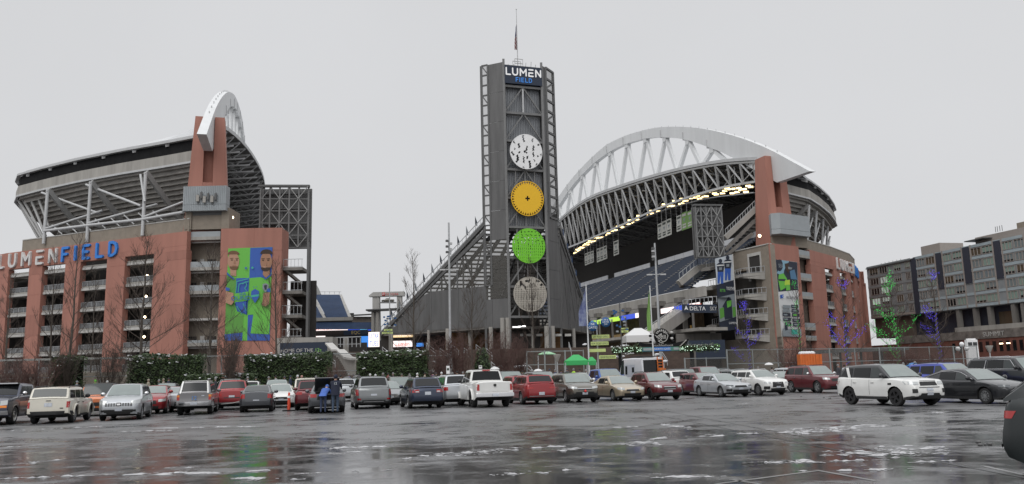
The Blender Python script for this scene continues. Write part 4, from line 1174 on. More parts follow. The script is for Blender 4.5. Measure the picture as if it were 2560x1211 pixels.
# ================================================================== GROUND
def ground_material():
    m = bpy.data.materials.new('wet_asphalt'); m.use_nodes = True; nt = m.node_tree; N = nt.nodes; L = nt.links
    b = N['Principled BSDF']; tc = N.new('ShaderNodeTexCoord')
    def mapn(sc, rot=0):
        mp = N.new('ShaderNodeMapping'); mp.inputs['Scale'].default_value = sc; mp.inputs['Rotation'].default_value = (0, 0, rot); L.new(tc.outputs['Object'], mp.inputs['Vector']); return mp
    def noi(mp, s, d=5, r=.55):
        n = N.new('ShaderNodeTexNoise'); n.inputs['Scale'].default_value = s; n.inputs['Detail'].default_value = d; n.inputs['Roughness'].default_value = r; L.new(mp.outputs[0], n.inputs['Vector']); return n
    def ramp(src, stops):
        r = N.new('ShaderNodeValToRGB'); L.new(src, r.inputs[0])
        e = r.color_ramp.elements
        e[0].position, e[0].color = stops[0][0], (*stops[0][1], 1); e[1].position, e[1].color = stops[-1][0], (*stops[-1][1], 1)
        for p, c in stops[1:-1]: q = e.new(p); q.color = (*c, 1)
        return r
    g = lambda v: (v, v, v)
    big = noi(mapn((.45, .6, 1), .12), .40, 6, .6)            # wide wet and drier zones
    mid = noi(mapn((1, 1.25, 1), -.2), .9, 6, .65)
    fine = noi(mapn((1, 1, 1)), 38, 3, .7)
    grit = noi(mapn((1, 1, 1)), 130, 2, .5)
    col = ramp(big.outputs['Fac'], [(.35, (.095, .095, .097)), (.55, (.14, .14, .143)), (.72, (.17, .17, .174))])
    mx = N.new('ShaderNodeMix'); mx.data_type = 'RGBA'; mx.blend_type = 'MULTIPLY'; mx.inputs['Factor'].default_value = .6
    sp = ramp(fine.outputs['Fac'], [(.3, g(.55)), (.7, g(1.35))]); L.new(col.outputs[0], mx.inputs['A']); L.new(sp.outputs[0], mx.inputs['B'])
    L.new(mx.outputs['Result'], b.inputs['Base Color'])
    # standing water lies nearest the camera, where the lot dips
    sx = N.new('ShaderNodeSeparateXYZ'); L.new(tc.outputs['Object'], sx.inputs[0])
    dip = N.new('ShaderNodeMapRange'); dip.interpolation_type = 'SMOOTHSTEP'; dip.inputs['From Min'].default_value = 14; dip.inputs['From Max'].default_value = 32; dip.inputs['To Min'].default_value = -.055; dip.inputs['To Max'].default_value = .06; L.new(sx.outputs['Y'], dip.inputs['Value'])
    add = N.new('ShaderNodeMath'); add.operation = 'MULTIPLY_ADD'; add.inputs[1].default_value = .55; L.new(mid.outputs['Fac'], add.inputs[0])
    sc = N.new('ShaderNodeMath'); sc.operation = 'MULTIPLY'; sc.inputs[1].default_value = .45; L.new(big.outputs['Fac'], sc.inputs[0]); dp = N.new('ShaderNodeMath'); dp.operation = 'ADD'; L.new(sc.outputs[0], dp.inputs[0]); L.new(dip.outputs[0], dp.inputs[1]); L.new(dp.outputs[0], add.inputs[2])
    wet = ramp(add.outputs[0], [(.40, g(.30)), (.47, g(.45)), (.55, g(.92)), (.66, g(1.05))]); mw = N.new('ShaderNodeMix'); mw.data_type = 'RGBA'; mw.blend_type = 'MULTIPLY'; mw.inputs['Factor'].default_value = 1.0
    L.new(mx.outputs['Result'], mw.inputs['A']); L.new(wet.outputs[0], mw.inputs['B']); L.new(mw.outputs['Result'], b.inputs['Base Color'])
    ro = ramp(add.outputs[0], [(.40, g(.055)), (.47, g(.13)), (.54, g(.33)), (.68, g(.45))]); L.new(ro.outputs[0], b.inputs['Roughness'])
    b.inputs['Specular IOR Level'].default_value = .5
    bm = N.new('ShaderNodeBump'); bm.inputs['Distance'].default_value = .004
    bs = ramp(add.outputs[0], [(.42, g(.05)), (.60, g(.55))]); L.new(bs.outputs[0], bm.inputs['Strength'])
    L.new(grit.outputs['Fac'], bm.inputs['Height'])
    rip = noi(mapn((1, 1, 1)), 5.0, 3, .5)
    b2 = N.new('ShaderNodeBump'); b2.inputs['Distance'].default_value = .004; b2.inputs['Strength'].default_value = .05; L.new(rip.outputs['Fac'], b2.inputs['Height']); L.new(bm.outputs[0], b2.inputs['Normal'])
    L.new(b2.outputs[0], b.inputs['Normal'])
    return m
M_ASPH = ground_material()
mb = MB(); nx, ny = 40, 40
def gx(i): k = i / nx * 2 - 1; return 900 * k * abs(k)
def gy(j): k = j / ny; return -60 + 1500 * k * k
mb.grid([[(gx(i), gy(j), 0) for i in range(nx + 1)] for j in range(ny + 1)], 0, False)
gr = mb.build('parking_lot_ground', M_ASPH, None, kind='structure')
M_LINE = mat('worn_white_line', (.21, .21, .208), .35, var=.5, vs=3, c2=(.11, .11, .11))
M_SEAM = mat('asphalt_seam', (.018, .018, .018), .35)
def strip(p, q, w, z, m, mb): 
    p = Vector((p.x, p.y, z)); q = Vector((q.x, q.y, z)); d = (q - p).normalized(); n = Vector((-d.y, d.x, 0)) * w / 2
    return mb.add([p - n, q - n, q + n, p + n], ((0, 1, 2, 3),), 0)
for (x0, y0, x1, y1) in ((1790, 1211, 2040, 1178), (2040, 1176, 2190, 1203), (2460, 1166, 2559, 1188), (1830, 1200, 1900, 1211)):
    strip(G(x0, y0), G(x1, y1), .08, .004, M_LINE, MB()) .build('painted_line', M_LINE, None, kind='structure')
for (x0, y0, x1, y1) in ((1555, 1022, 2220, 1150), (1640, 1024, 2560, 1195), (1180, 1118, 1760, 1048), (0, 1090, 760, 1066)):
    strip(G(x0, y0), G(x1, y1), .05, .004, M_SEAM, MB()).build('asphalt_seam', M_SEAM, None, kind='structure')
# thawing slush left on the asphalt
mb = MB()
zones = [(0, 1166, 160, 1148, .30), (0, 1198, 300, 1186, .16), (260, 1188, 700, 1178, .15), (0, 1080, 260, 1066, .55), (380, 1072, 700, 1066, .35), (740, 1186, 980, 1176, .14), (1000, 1148, 1300, 1120, .42), (1210, 1190, 1430, 1176, .16), (1560, 1198, 1830, 1190, .24), (1480, 1071, 1600, 1068, .25), (1560, 1116, 1660, 1094, .7),
         (1720, 1092, 1900, 1084, .8), (1950, 1087, 2100, 1070, 1.1), (2060, 1072, 2240, 1062, .7), (1660, 1060, 1730, 1076, .4), (1880, 1158, 2250, 1150, .3), (2060, 1140, 2380, 1120, .8), (2160, 1165, 2400, 1150, .35), (0, 1122, 100, 1112, .35), (380, 1172, 480, 1170, .10), (820, 1140, 900, 1128, .4), (2300, 1031, 2360, 1033, .5), (1850, 1011, 1880, 1008, .5), (780, 1124, 1010, 1116, .22), (1400, 1130, 1440, 1120, .3), (300, 1080, 460, 1076, .3), (2000, 1180, 2300, 1172, .2), (560, 1192, 760, 1200, .10), (1290, 1122, 1420, 1116, .2)]
cells = set(); cs = .05
for (x0, y0, x1, y1, w) in zones:
    a = G(x0, y0); b = G(x1, y1); a.z = b.z = 0; d = b - a; L = d.length; n = Vector((-d.y, d.x, 0)).normalized(); d.normalize()
    w = max(w, .26) * 1.35
    for i in range(int(L / cs) + 1):
        c = a + d * (i * cs)
        prof = noise.noise(c * .45 + Vector((3, 9, 1))) * .75 + .55 + .4 * noise.noise(c * 2.1)
        hw = w * prof * min(1, (i * cs + .12) / .7, (L - i * cs + .12) / .7)
        k = int(hw / cs) + 1
        for j in range(-k, k + 1):
            p = c + n * (j * cs + .35 * w * noise.noise(c * .8))
            if abs(j * cs) < hw and noise.noise(p * 3.2) + .55 * noise.noise(p * 8.0) + .35 * noise.noise(p * 17.0) > .02 + .35 * (abs(j * cs) / hw): cells.add((round(p.x / cs), round(p.y / cs)))
hv = {}
def vtx(i, j):
    if (i, j) in hv: return hv[i, j]
    nb_ = sum((i - a, j - b) in cells for a in (0, 1) for b in (0, 1))
    x = (i - .5) * cs + .03 * noise.noise(Vector((i * 1.3, j * 1.7, 0))); y = (j - .5) * cs + .03 * noise.noise(Vector((i * 1.1, j * 1.9, 5)))
    h = .005 + (.016 + .018 * noise.noise(Vector((i * .4, j * .4, 9))) if nb_ == 4 else 0)
    hv[i, j] = len(mb.v); mb.v.append((x, y, max(h, .005))); return hv[i, j]
for (i, j) in cells:
    mb.f.append((vtx(i, j), vtx(i + 1, j), vtx(i + 1, j + 1), vtx(i, j + 1))); mb.m.append(0); mb.sm.append(True)
M_SLUSH = mat('grey_slush', (.47, .47, .48), .45, var=.35, vs=4.0, c2=(.24, .24, .25), bump=.5, bs=30)
mb.build('slush', M_SLUSH, None, kind='stuff')
# dark drain channel bits and clods
for i, (px, py, r) in enumerate(((2447, 1108, .05), (2475, 1113, .045), (2451, 1115, .05), (2463, 1114, .03), (2060, 996, .06), (2075, 997, .07), (2003, 993, .05))):
    p = G(px, py); o = MB().sphere(p + Z * .02, r, 7, 4, 0, (1.2, 1, .7)).build('dirt_clod', M_STEELD, None, kind='stuff', origin=(p.x, p.y, 0))
p, q = G(1865, 1160), G(1990, 1153)
mb = MB()
for k in range(14):
    r = p.lerp(q, k / 13) + Vector((random.uniform(-.05, .05), random.uniform(-.06, .06), .01)); mb.sphere(r, random.uniform(.02, .05), 6, 3, 0, (1.4, 1, .6))
mb.build('dirt', M_STEELD, None, kind='stuff')

# pavement along the lot, one kerb up
MB().prism([Vector((-75, 75.4, 0)), Vector((17, 75.4, 0)), Vector((24, 112, 0)), Vector((-75, 112, 0))], Z * .26).build('pavement', M_CONCD, None, kind='structure')
MB().prism([Vector((-75, 75.1, 0)), Vector((17, 75.1, 0)), Vector((17, 75.38, 0)), Vector((-75, 75.38, 0))], Z * .28).build('kerb', M_CONC, None, kind='structure')
# ================================================================== PLAZA: steps up to the terrace
M_STEP = mat('brown_brick_steps', (.085, .060, .048), .8, var=.3, vs=1.2)
nst = 18
for i in range(nst):
    z0 = 6.5 * i / nst; z1 = 6.5 * (i + 1) / nst; y0 = 118 + 2.2 * i
    MB().prism([Vector((-36 + .1 * i, y0 - 6, 0)), Vector((26.5 + .5 * i, y0 + 6, 0)), Vector((26.5 + .5 * i, y0 + 12, 0)), Vector((-36 + .1 * i, y0 + 4, 0))], Z * z1).build('plaza_step', M_STEP, None, kind='structure')
MB().prism([Vector((-49, 150, 0)), Vector((35.5, 162, 0)), Vector((62, 300, 0)), Vector((-80, 300, 0))], Z * 6.5).build('plaza_terrace', M_CONCD, None, kind='structure')
mb = MB()
for px, py, r in ((1538, 868, .5), (1549, 872, .6), (1562, 866, .7), (1572, 884, .6), (1643, 888, .55), (1650, 896, .7), (1657, 904, .6), (1547, 892, .6), (1466, 862, .5), (1236, 917, .5), (1300, 916, .6), (1090, 905, .3), (1120, 912, .3)):
    c = P(px, py, 117 + (915 - py) * .55); [mb.sphere(c + Vector((random.uniform(-r, r), random.uniform(-.2, .2), random.uniform(-.15, .1))), r * random.uniform(.35, .7), 8, 5, 0, (1.3, 1, .5)) for _ in range(4)]
mb.build('snow_heap', M_SNOW, None, kind='stuff')
# handrails on the steps
spots = [(796, 884, 815, 904), (828, 896, 838, 903), (862, 888, 878, 902), (908, 876, 930, 897), (956, 868, 971, 880), (981, 874, 992, 881), (1016, 868, 1031, 880), (1042, 872, 1054, 880), (1066, 858, 1090, 878), (1100, 872, 1120, 886), (1130, 862, 1146, 876), (1160, 870, 1170, 878), (1190, 862, 1204, 873), (1216, 872, 1230, 884), (1080, 925, 1092, 938), (1228, 905, 1240, 916), (1250, 912, 1262, 924), (1312, 908, 1328, 920), (1422, 856, 1428, 876), (1640, 884, 1660, 905), (1655, 880, 1668, 900)]
_w = ['leftmost beside the stair wall', 'right of the stair wall', 'below the gold lettered scoreboard', 'below the plain blue screen', 'below the white lettered screen', 'just right of the white lettered screen', 'below the amber board', 'right of the amber board', 'below the small blue board', 'behind the second hedge end', 'left of the tall light pole', 'behind the tall light pole', 'under the flank column', 'left of the small round bush', 'low beside the parking notice', 'low behind the small round bush', 'low right of the small round bush', 'below the fluted columns', 'at the right end of the terrace', 'under the gate truss', 'right of the gate flagpole']
HR = ['galvanised handrail ' + w for w in _w]
for i, (x0, y0, x1, y1) in enumerate(spots):
    Y = 142 if y0 < 890 else 120
    a = P(x0, y0, Y); b = P(x1, y1, Y - 8)
    h = thing('step_handrail', HR[i], 'handrail', (a.x, a.y, b.z - .6), 'handrails on the plaza steps')
    mb = MB(); mb.tube(a, b, .045, .045, 6); mb.tube(a - Z * .45, b - Z * .45, .035, .035, 6); mb.build('rail', M_RAIL, h)
    mb = MB()
    for p in (a, b): mb.tube(p, p - Z * .95, .05, .05, 6)
    mb.build('post', M_RAIL, h)
# concrete stair cheek at the left of the steps
a, b, c = P(812, 862, 158), P(822, 870, 156), P(868, 905, 126)
sw = thing('stair_wall', 'zigzag concrete stair wall left of the plaza steps', 'wall', (b.x, b.y, 0))
pts = [P(823, 860, 157.5), P(840, 877, 146), P(852, 877, 142), P(872, 896, 128), P(890, 900, 124)]
for p, q in zip(pts[:-1], pts[1:]):
    MB().prism([Vector((p.x, p.y, 0)), Vector((q.x, q.y, 0)), Vector((q.x, q.y, q.z)), Vector((p.x, p.y, p.z))], Vector((-.6, 1.2, 0))).build('wall_panel', M_CONC, sw)
    MB().beam(p + Z * .1 + Vector((-.2, .5, 0)), q + Z * .1 + Vector((-.2, .5, 0)), 1.4, .3).build('coping', M_CONCL, sw)
# home sign walls
def signwall(x0, y0, x1, y1, Y, label, tx, tpx, tpy, sz, m, depth=4):
    a = P(x0, y0, Y); b = P(x1, y0, Y); z1 = a.z; z0 = P(x0, y1, Y).z
    t = thing('banner_wall', label, 'sign', (a.x, Y, z0))
    MB().box(((a.x + b.x) / 2, Y + depth / 2, (z0 + z1) / 2), (b.x - a.x, depth, z1 - z0)).build('wall_panel', m, t)
    p = P(tpx, tpy, Y - .05); text('lettering', tx[0], p, (1, 0, 0), Z, sz, M_CONCL, t, .02, 'RIGHT')
    text('lettering', ' ' + tx[1], p, (1, 0, 0), Z, sz, mat('sign_lime', (.22, .5, .1), .5) if 'sign_lime' not in bpy.data.materials else bpy.data.materials['sign_lime'], t, .02, 'LEFT')
signwall(700, 858, 822, 888, 160, 'dark banner lettered home of the twelves left of the plaza steps', ('HOME OF THE', '12s'), 783, 880, .98, M_NAVY)
signwall(1722, 852, 1812, 900, 200, 'dark banner wall lettered home of the twelves below the right stand', ('HOME OF THE', '12s'), 1782, 868, 1.1, M_NAVY)
a = P(690, 850, 165); b = P(830, 850, 165)
MB().box(((a.x + b.x) / 2, 168, (a.z + 1) / 2), (b.x - a.x, 5, a.z - .3)).build('base_wall', M_CONC, sw)

# ================================================================== SOUTH END seen through the gap
se = thing('south_stand', 'distant navy seating block with pale aisles across the field', 'stadium stand', P(800, 830, 400))
def quad_rows(nm, q, Y0, Y1, n, m, parent):
    tl, tr, br, bl = q; mb = MB(); rows = []
    for k in range(n + 1):
        f = k / n; Yk = Y1 + (Y0 - Y1) * f
        l = (tl[0] + (bl[0] - tl[0]) * f, tl[1] + (bl[1] - tl[1]) * f); r = (tr[0] + (br[0] - tr[0]) * f, tr[1] + (br[1] - tr[1]) * f)
        a, b = P(*l, Yk), P(*r, Yk)
        rows.append([a, b]); rows.append([a - Z * .35, b - Z * .35])
    mb.grid(rows, 0, False); return mb.build(nm, m, parent)
M_SEAT2 = mat('navy_seats_far', (.028, .055, .12), .6, var=.2, vs=.4)
quad_rows('seating', ((786, 737), (849, 737), (871, 794), (817, 794)), 390, 425, 20, M_SEAT2, se)
quad_rows('seating', ((764, 737), (777, 737), (809, 798), (764, 798)), 390, 425, 20, M_SEAT2, se)
quad_rows('seating', ((764, 806), (936, 806), (936, 822), (764, 822)), 384, 389, 6, M_SEAT2, se)
quad_rows('aisle', ((777, 737), (786, 737), (817, 797), (809, 797)), 389.8, 424.8, 20, M_CONCL, se)
quad_rows('aisle', ((849, 737), (855, 737), (881, 797), (871, 797)), 389.8, 424.8, 20, M_CONCL, se)
a, b = P(764, 800, 389), P(882, 797, 389); MB().beam(a, b, 1.2, 1.6).build('tier_front', M_CONC, se)
a, b = P(880, 792, 395), P(936, 792, 395); MB().prism([a - Z * 6, b - Z * 6, b, a], Vector((0, 2, 0))).build('press_wall', M_TAN, se)
a, b = P(880, 789, 394), P(936, 786, 394); MB().beam(a, b, 3, .5).build('press_roof', M_STEELD, se)
for px in (788, 800, 812, 824, 836, 848): a = P(px, 736, 425); MB().beam(a, a + Z * 1.4, .15).build('rail_post', M_STEEL, se)
a, b = P(786, 730, 425), P(853, 730, 425); MB().beam(a, b, .15).build('top_rail', M_STEEL, se)
a, b = P(764, 832, 388), P(950, 832, 388); MB().prism([Vector((a.x, 389, 0)), Vector((b.x, 389, 0)), Vector((b.x, 391, 0)), Vector((a.x, 391, 0))], Z * P(800, 822, 389).z).build('lower_wall', M_DARK, se)
def screen(px0, py0, px1, py1, Y, m, label, parent=None, txt=None, tm=None, nm='led_screen'):
    a, b, c = P(px0, py1, Y), P(px1, py1, Y), P(px0, py0, Y)
    t = parent or thing(nm, label, 'screen', (a.x, Y, a.z))
    MB().box(((a.x + b.x) / 2, Y + .3, (a.z + c.z) / 2), (b.x - a.x, .6, c.z - a.z)).build('panel', m, t)
    if txt:
        hh = c.z - a.z
        for i, l in enumerate(txt): text('lettering', l, Vector(((a.x + b.x) / 2, Y - .02, c.z - hh * (i + .85) / len(txt))), (1, 0, 0), Z, hh / len(txt) * .95, tm, t, .02, 'CENTER', min(1.0, (b.x - a.x) * .94 / (len(l) * hh / len(txt) * .64)))
    return t
a, b = P(764, 800, 428), P(884, 800, 428); MB().prism([Vector((a.x, 428, 0)), Vector((b.x, 428, 0)), Vector((b.x, 429, 0)), Vector((a.x, 429, 0))], Z * P(800, 785, 428).z).build('rear_wall', M_DARK, se)
t = screen(766, 820, 869, 828, 387, LEDM[0], 'far led ribbon in white, blue and lime across the south stand', txt=['WIN THE DAY   WIN'], tm=LEDM[3])
screen(870, 820, 900, 826, 387, LEDM[1], '', t); screen(900, 820, 918, 825, 387, LEDM[4], '', t); screen(918, 820, 936, 827, 387, LEDM[1], '', t); screen(938, 820, 952, 827.5, 387, LEDM[2], '', t)
screen(774, 841, 812.5, 847, 380, LEDM[0], 'short white led strip low in the gap left of the tower')
screen(859, 826, 920, 838, 372, M_NAVY, 'dark scoreboard with gold letters in the gap left of the tower', txt=['EQC'], tm=mat('gold_letters', (.35, .26, .1), .4))
screen(903, 841, 920, 868, 300, glow('screen_blue', (.06, .27, .8), .9), 'plain bright blue screen left of the white lettered one')
screen(921, 831, 948, 868, 298, LEDM[0], 'white and blue screen with big broken lettering left of the mesh flank', txt=['ULTRA', 'TUES'], tm=bpy.data.materials['screen_blue'])
screen(954, 854, 970, 868, 230, bpy.data.materials['screen_blue'], 'small blue screen under the low end of the mesh flank')
screen(983, 829, 1032, 844, 183.6, glow('screen_amber', (1.0, .72, .38), 1.1), 'amber and white video board under the mesh flank', txt=['FAN ZONE'], tm=LEDM[0])
screen(983, 853, 1030, 868, 183.4, LEDM[0], 'white and red video board with script lettering below the amber one', txt=['Lumen'], tm=LEDM[3])
screen(1041, 858, 1058, 867, 185, bpy.data.materials['screen_blue'], 'small blue board beside the column under the mesh flank')
# fenced shelter in front of the screens
sh = thing('shelter', 'open steel-railed shelter on the terrace left of the screens', 'shelter', P(800, 868, 200))
for px in (822, 832, 842, 851, 860, 870, 880, 891, 901):
    a, b = P(px, 845, 195), P(px, 868, 195); MB().beam(a, b, .14).build('post', M_RAIL, sh)
a, b = P(820, 845, 195), P(903, 842, 195); MB().beam(a, b, .2).build('top_rail', M_RAIL, sh)
a, b = P(820, 862, 195), P(903, 860, 195); MB().beam(a, b, .12).build('mid_rail', M_RAIL, sh)
a, b = P(858, 853, 196), P(870, 853, 196); MB().box(((a.x + b.x) / 2, 196.5, a.z - 1), (b.x - a.x, 1, 4)).build('kiosk', M_CONC, sh)
a, b = P(818, 866, 199), P(905, 866, 199); MB().prism([Vector((a.x, 205, 6.5)), Vector((b.x, 205, 6.5)), Vector((b.x, 206, 6.5)), Vector((a.x, 206, 6.5))], Z * 4).build('back_wall', M_DARK, sh)
# far lattice arch
fa = thing('lattice_arch', 'distant grey lattice roof arch peeping over the south stand', 'roof arch', P(788, 737, 620))
prev = None
for i in range(9):
    f = i / 8; px = 772 + 28 * f; py = 737 - 27 * sin(pi * (.18 + .82 * f)) ; py2 = 737
    a, b = P(px, py, 620), P(px + 1.5 * f, py2, 620)
    MB().beam(a, b, .9, 1.0).build('rib', M_STEEL, fa)
    if prev: MB().beam(prev[0], a, 1.6, 1.6).build('chord', M_STEEL, fa); MB().beam(prev[0], b, .7).build('brace', M_STEEL, fa); MB().beam(prev[1], a, .7).build('brace', M_STEEL, fa)
    prev = (a, b)
# advertising gate with a display truck
gt = thing('advert_gate', 'white gantry with a red maker name and a truck shelf', 'gantry', P(950, 775, 380))
for (x0, y0, x1, y1, Y) in ((931, 735, 948, 776, 380), (992, 735, 1004, 790, 380)):
    a, b, c = P(x0, y1, Y), P(x1, y1, Y), P(x0, y0, Y); MB().prism([Vector((a.x, Y, a.z - 14)), Vector((b.x + .5, Y, a.z - 14)), Vector((b.x, Y, c.z)), Vector((a.x, Y, c.z))], Vector((0, 3, 0))).build('leg', M_CONCL, gt)
a, b, c = P(922, 742, 379.5), P(1010, 742, 379.5), P(922, 731, 379.5)
MB().prism([Vector((a.x, 379.5, a.z)), Vector((b.x, 379.5, a.z)), Vector((b.x, 379.5, c.z)), Vector((a.x + 2, 379.5, c.z)), Vector((a.x, 379.5, a.z + .5))], Vector((0, 3.5, 0))).build('crossbeam', M_CONCL, gt)
M_TRED = mat('sign_red', (.62, .03, .03), .4)
a, b = P(955, 739.5, 379), P(962.5, 732, 379); MB().box(((a.x + b.x) / 2, 379.3, (a.z + b.z) / 2), (b.x - a.x, .3, b.z - a.z)).build('emblem_plate', M_TRED, gt)
c = P(958.7, 735.7, 378.9); mb = MB()
for rx, rz in ((.5, .33), (.2, .33), (.5, .18)): mb.path([c + Vector((rx * cos(t * pi / 8), 0, rz * sin(t * pi / 8))) for t in range(17)], .05, 4, 0, False)
mb.build('emblem', M_WHITE, gt)
text('lettering', 'TOYOTA', P(964.5, 739, 379.2), (1, 0, 0), Z, 1.35, M_TRED, gt, .02, 'LEFT', 1.05)
a, b = P(949, 757, 379), P(990, 757, 379); MB().beam(a, b, 3.5, .35).build('truck_shelf', M_STEEL, gt)
a, b = P(918, 777, 381), P(1010, 773, 381); MB().beam(a, b, 8, .6).build('canopy', M_STEELD, gt)
for px in (932, 944): a = P(px, 779, 379); MB().beam(a, a - Z * 12, 1.2).build('pier', M_CONC, gt)
fp = thing('bare_pole', 'thin bare pole standing before the advertising gantry', 'pole', P(974, 776, 372)); MB().tube(P(974, 682, 372), P(974, 778, 372), .22, .3, 6).build('shaft', M_STEELL, fp)
sc_ = thing('light_mast', 'short floodlit mast glowing at the edge of the left stand', 'light mast', P(771, 725, 300)); MB().tube(P(773, 694, 300), P(773, 800, 300), .25).build('mast', M_STEELD, sc_); MB().box(P(772, 712, 299.5), (.9, .3, 3.4)).build('panel', glow('mast_glow', (1, .8, .5), 1.5), sc_)
# ================================================================== VEHICLES
def paint(name, c, metal=0.25, rough=.32):
    return mat('paint_' + name, c, rough, metal=metal, coat=.9, var=.06, vs=2.5)
M_TYRE = mat('tyre_rubber', (.016, .016, .017), .75, var=.2, vs=8)
M_RIM = mat('alloy_rim', (.42, .43, .44), .35, metal=.8); M_RIMD = mat('black_rim', (.03, .03, .032), .35, metal=.5); M_STEELRIM = mat('steel_rim', (.5, .5, .5), .3, metal=.9)
M_PLAS = mat('dark_plastic', (.025, .025, .026), .6, var=.2, vs=4)
M_UNDER = mat('underbody', (.012, .012, .012), .9)
M_WIND = mat('windscreen_glass', (.15, .185, .175), .08, spec=.9, coat=.6, var=.12, vs=2.2)
M_TINT = mat('tinted_glass', (.008, .009, .010), .08, spec=.42)
M_GLASSM = mat('side_glass', (.035, .042, .042), .08, spec=.6)
M_HEAD = mat('headlamp', (.55, .57, .57), .12, metal=.3, coat=.8); M_HEADD = mat('dark_headlamp', (.16, .17, .18), .12, metal=.3, coat=.8)
M_TAIL = mat('tail_lamp', (.36, .012, .012), .18, coat=.8); M_AMBER = mat('amber_lamp', (.75, .22, .02), .2, coat=.6)
M_CHROME = mat('chrome', (.62, .62, .63), .18, metal=1.0); M_PLATE = mat('number_plate', (.50, .53, .58), .5, var=.25, vs=25)
M_GRILLE = mat('black_grille', (.018, .018, .018), .4)
_WH = {}
def wheel_meshes(r, w, style, rm):
    key = (round(r, 2), round(w, 2), style, rm.name)
    if key in _WH: return _WH[key]
    ty = MB(); n = 24
    ty.lathe((0, 0, 0), [(r * .63, -w / 2 + .01), (r * .70, -w / 2), (r * .93, -w / 2 + .005), (r, -w / 2 + .04), (r, w / 2 - .04), (r * .93, w / 2 - .005), (r * .70, w / 2), (r * .63, w / 2 - .01)], n, 0, 'y')
    ri = MB(); ri.lathe((0, 0, 0), [(r * .67, w / 2 - .012), (r * .62, w / 2 - .005), (r * .60, w / 2 - .05), (r * .55, w / 2 - .06)], n, 0, 'y')
    back = [Vector((r * .6 * cos(2 * pi * k / 16), w / 2 - .075, r * .6 * sin(2 * pi * k / 16))) for k in range(16)]; ri.poly(back, 1)
    ns = {'5': 5, '10': 10, 'steel': 0, '7': 7}[style]
    for k in range(ns):
        t = 2 * pi * k / ns; d = Vector((cos(t), 0, sin(t))); sw = r * (.24 if ns == 5 else .11 if ns == 10 else .17)
        ri.beam(d * r * .1 + Vector((0, w / 2 - .025, 0)), d * r * .62 + Vector((0, w / 2 - .02, 0)), .03, sw, up=d.cross(Vector((0, 1, 0))))
    if ns == 0:
        ri.lathe((0, 0, 0), [(r * .58, w / 2 - .05), (r * .4, w / 2 - .02), (r * .25, w / 2 - .05), (r * .12, w / 2 - .01), (.01, w / 2 - .01)], 16, 0, 'y')
    else: ri.lathe((0, 0, 0), [(r * .16, w / 2 - .03), (r * .13, w / 2 - .008), (.005, w / 2 - .005)], 12, 0, 'y')
    _WH[key] = (ty.mesh('tyre', M_TYRE, sharp=50), ri.mesh('rim', [rm, M_UNDER], sharp=40)); return _WH[key]

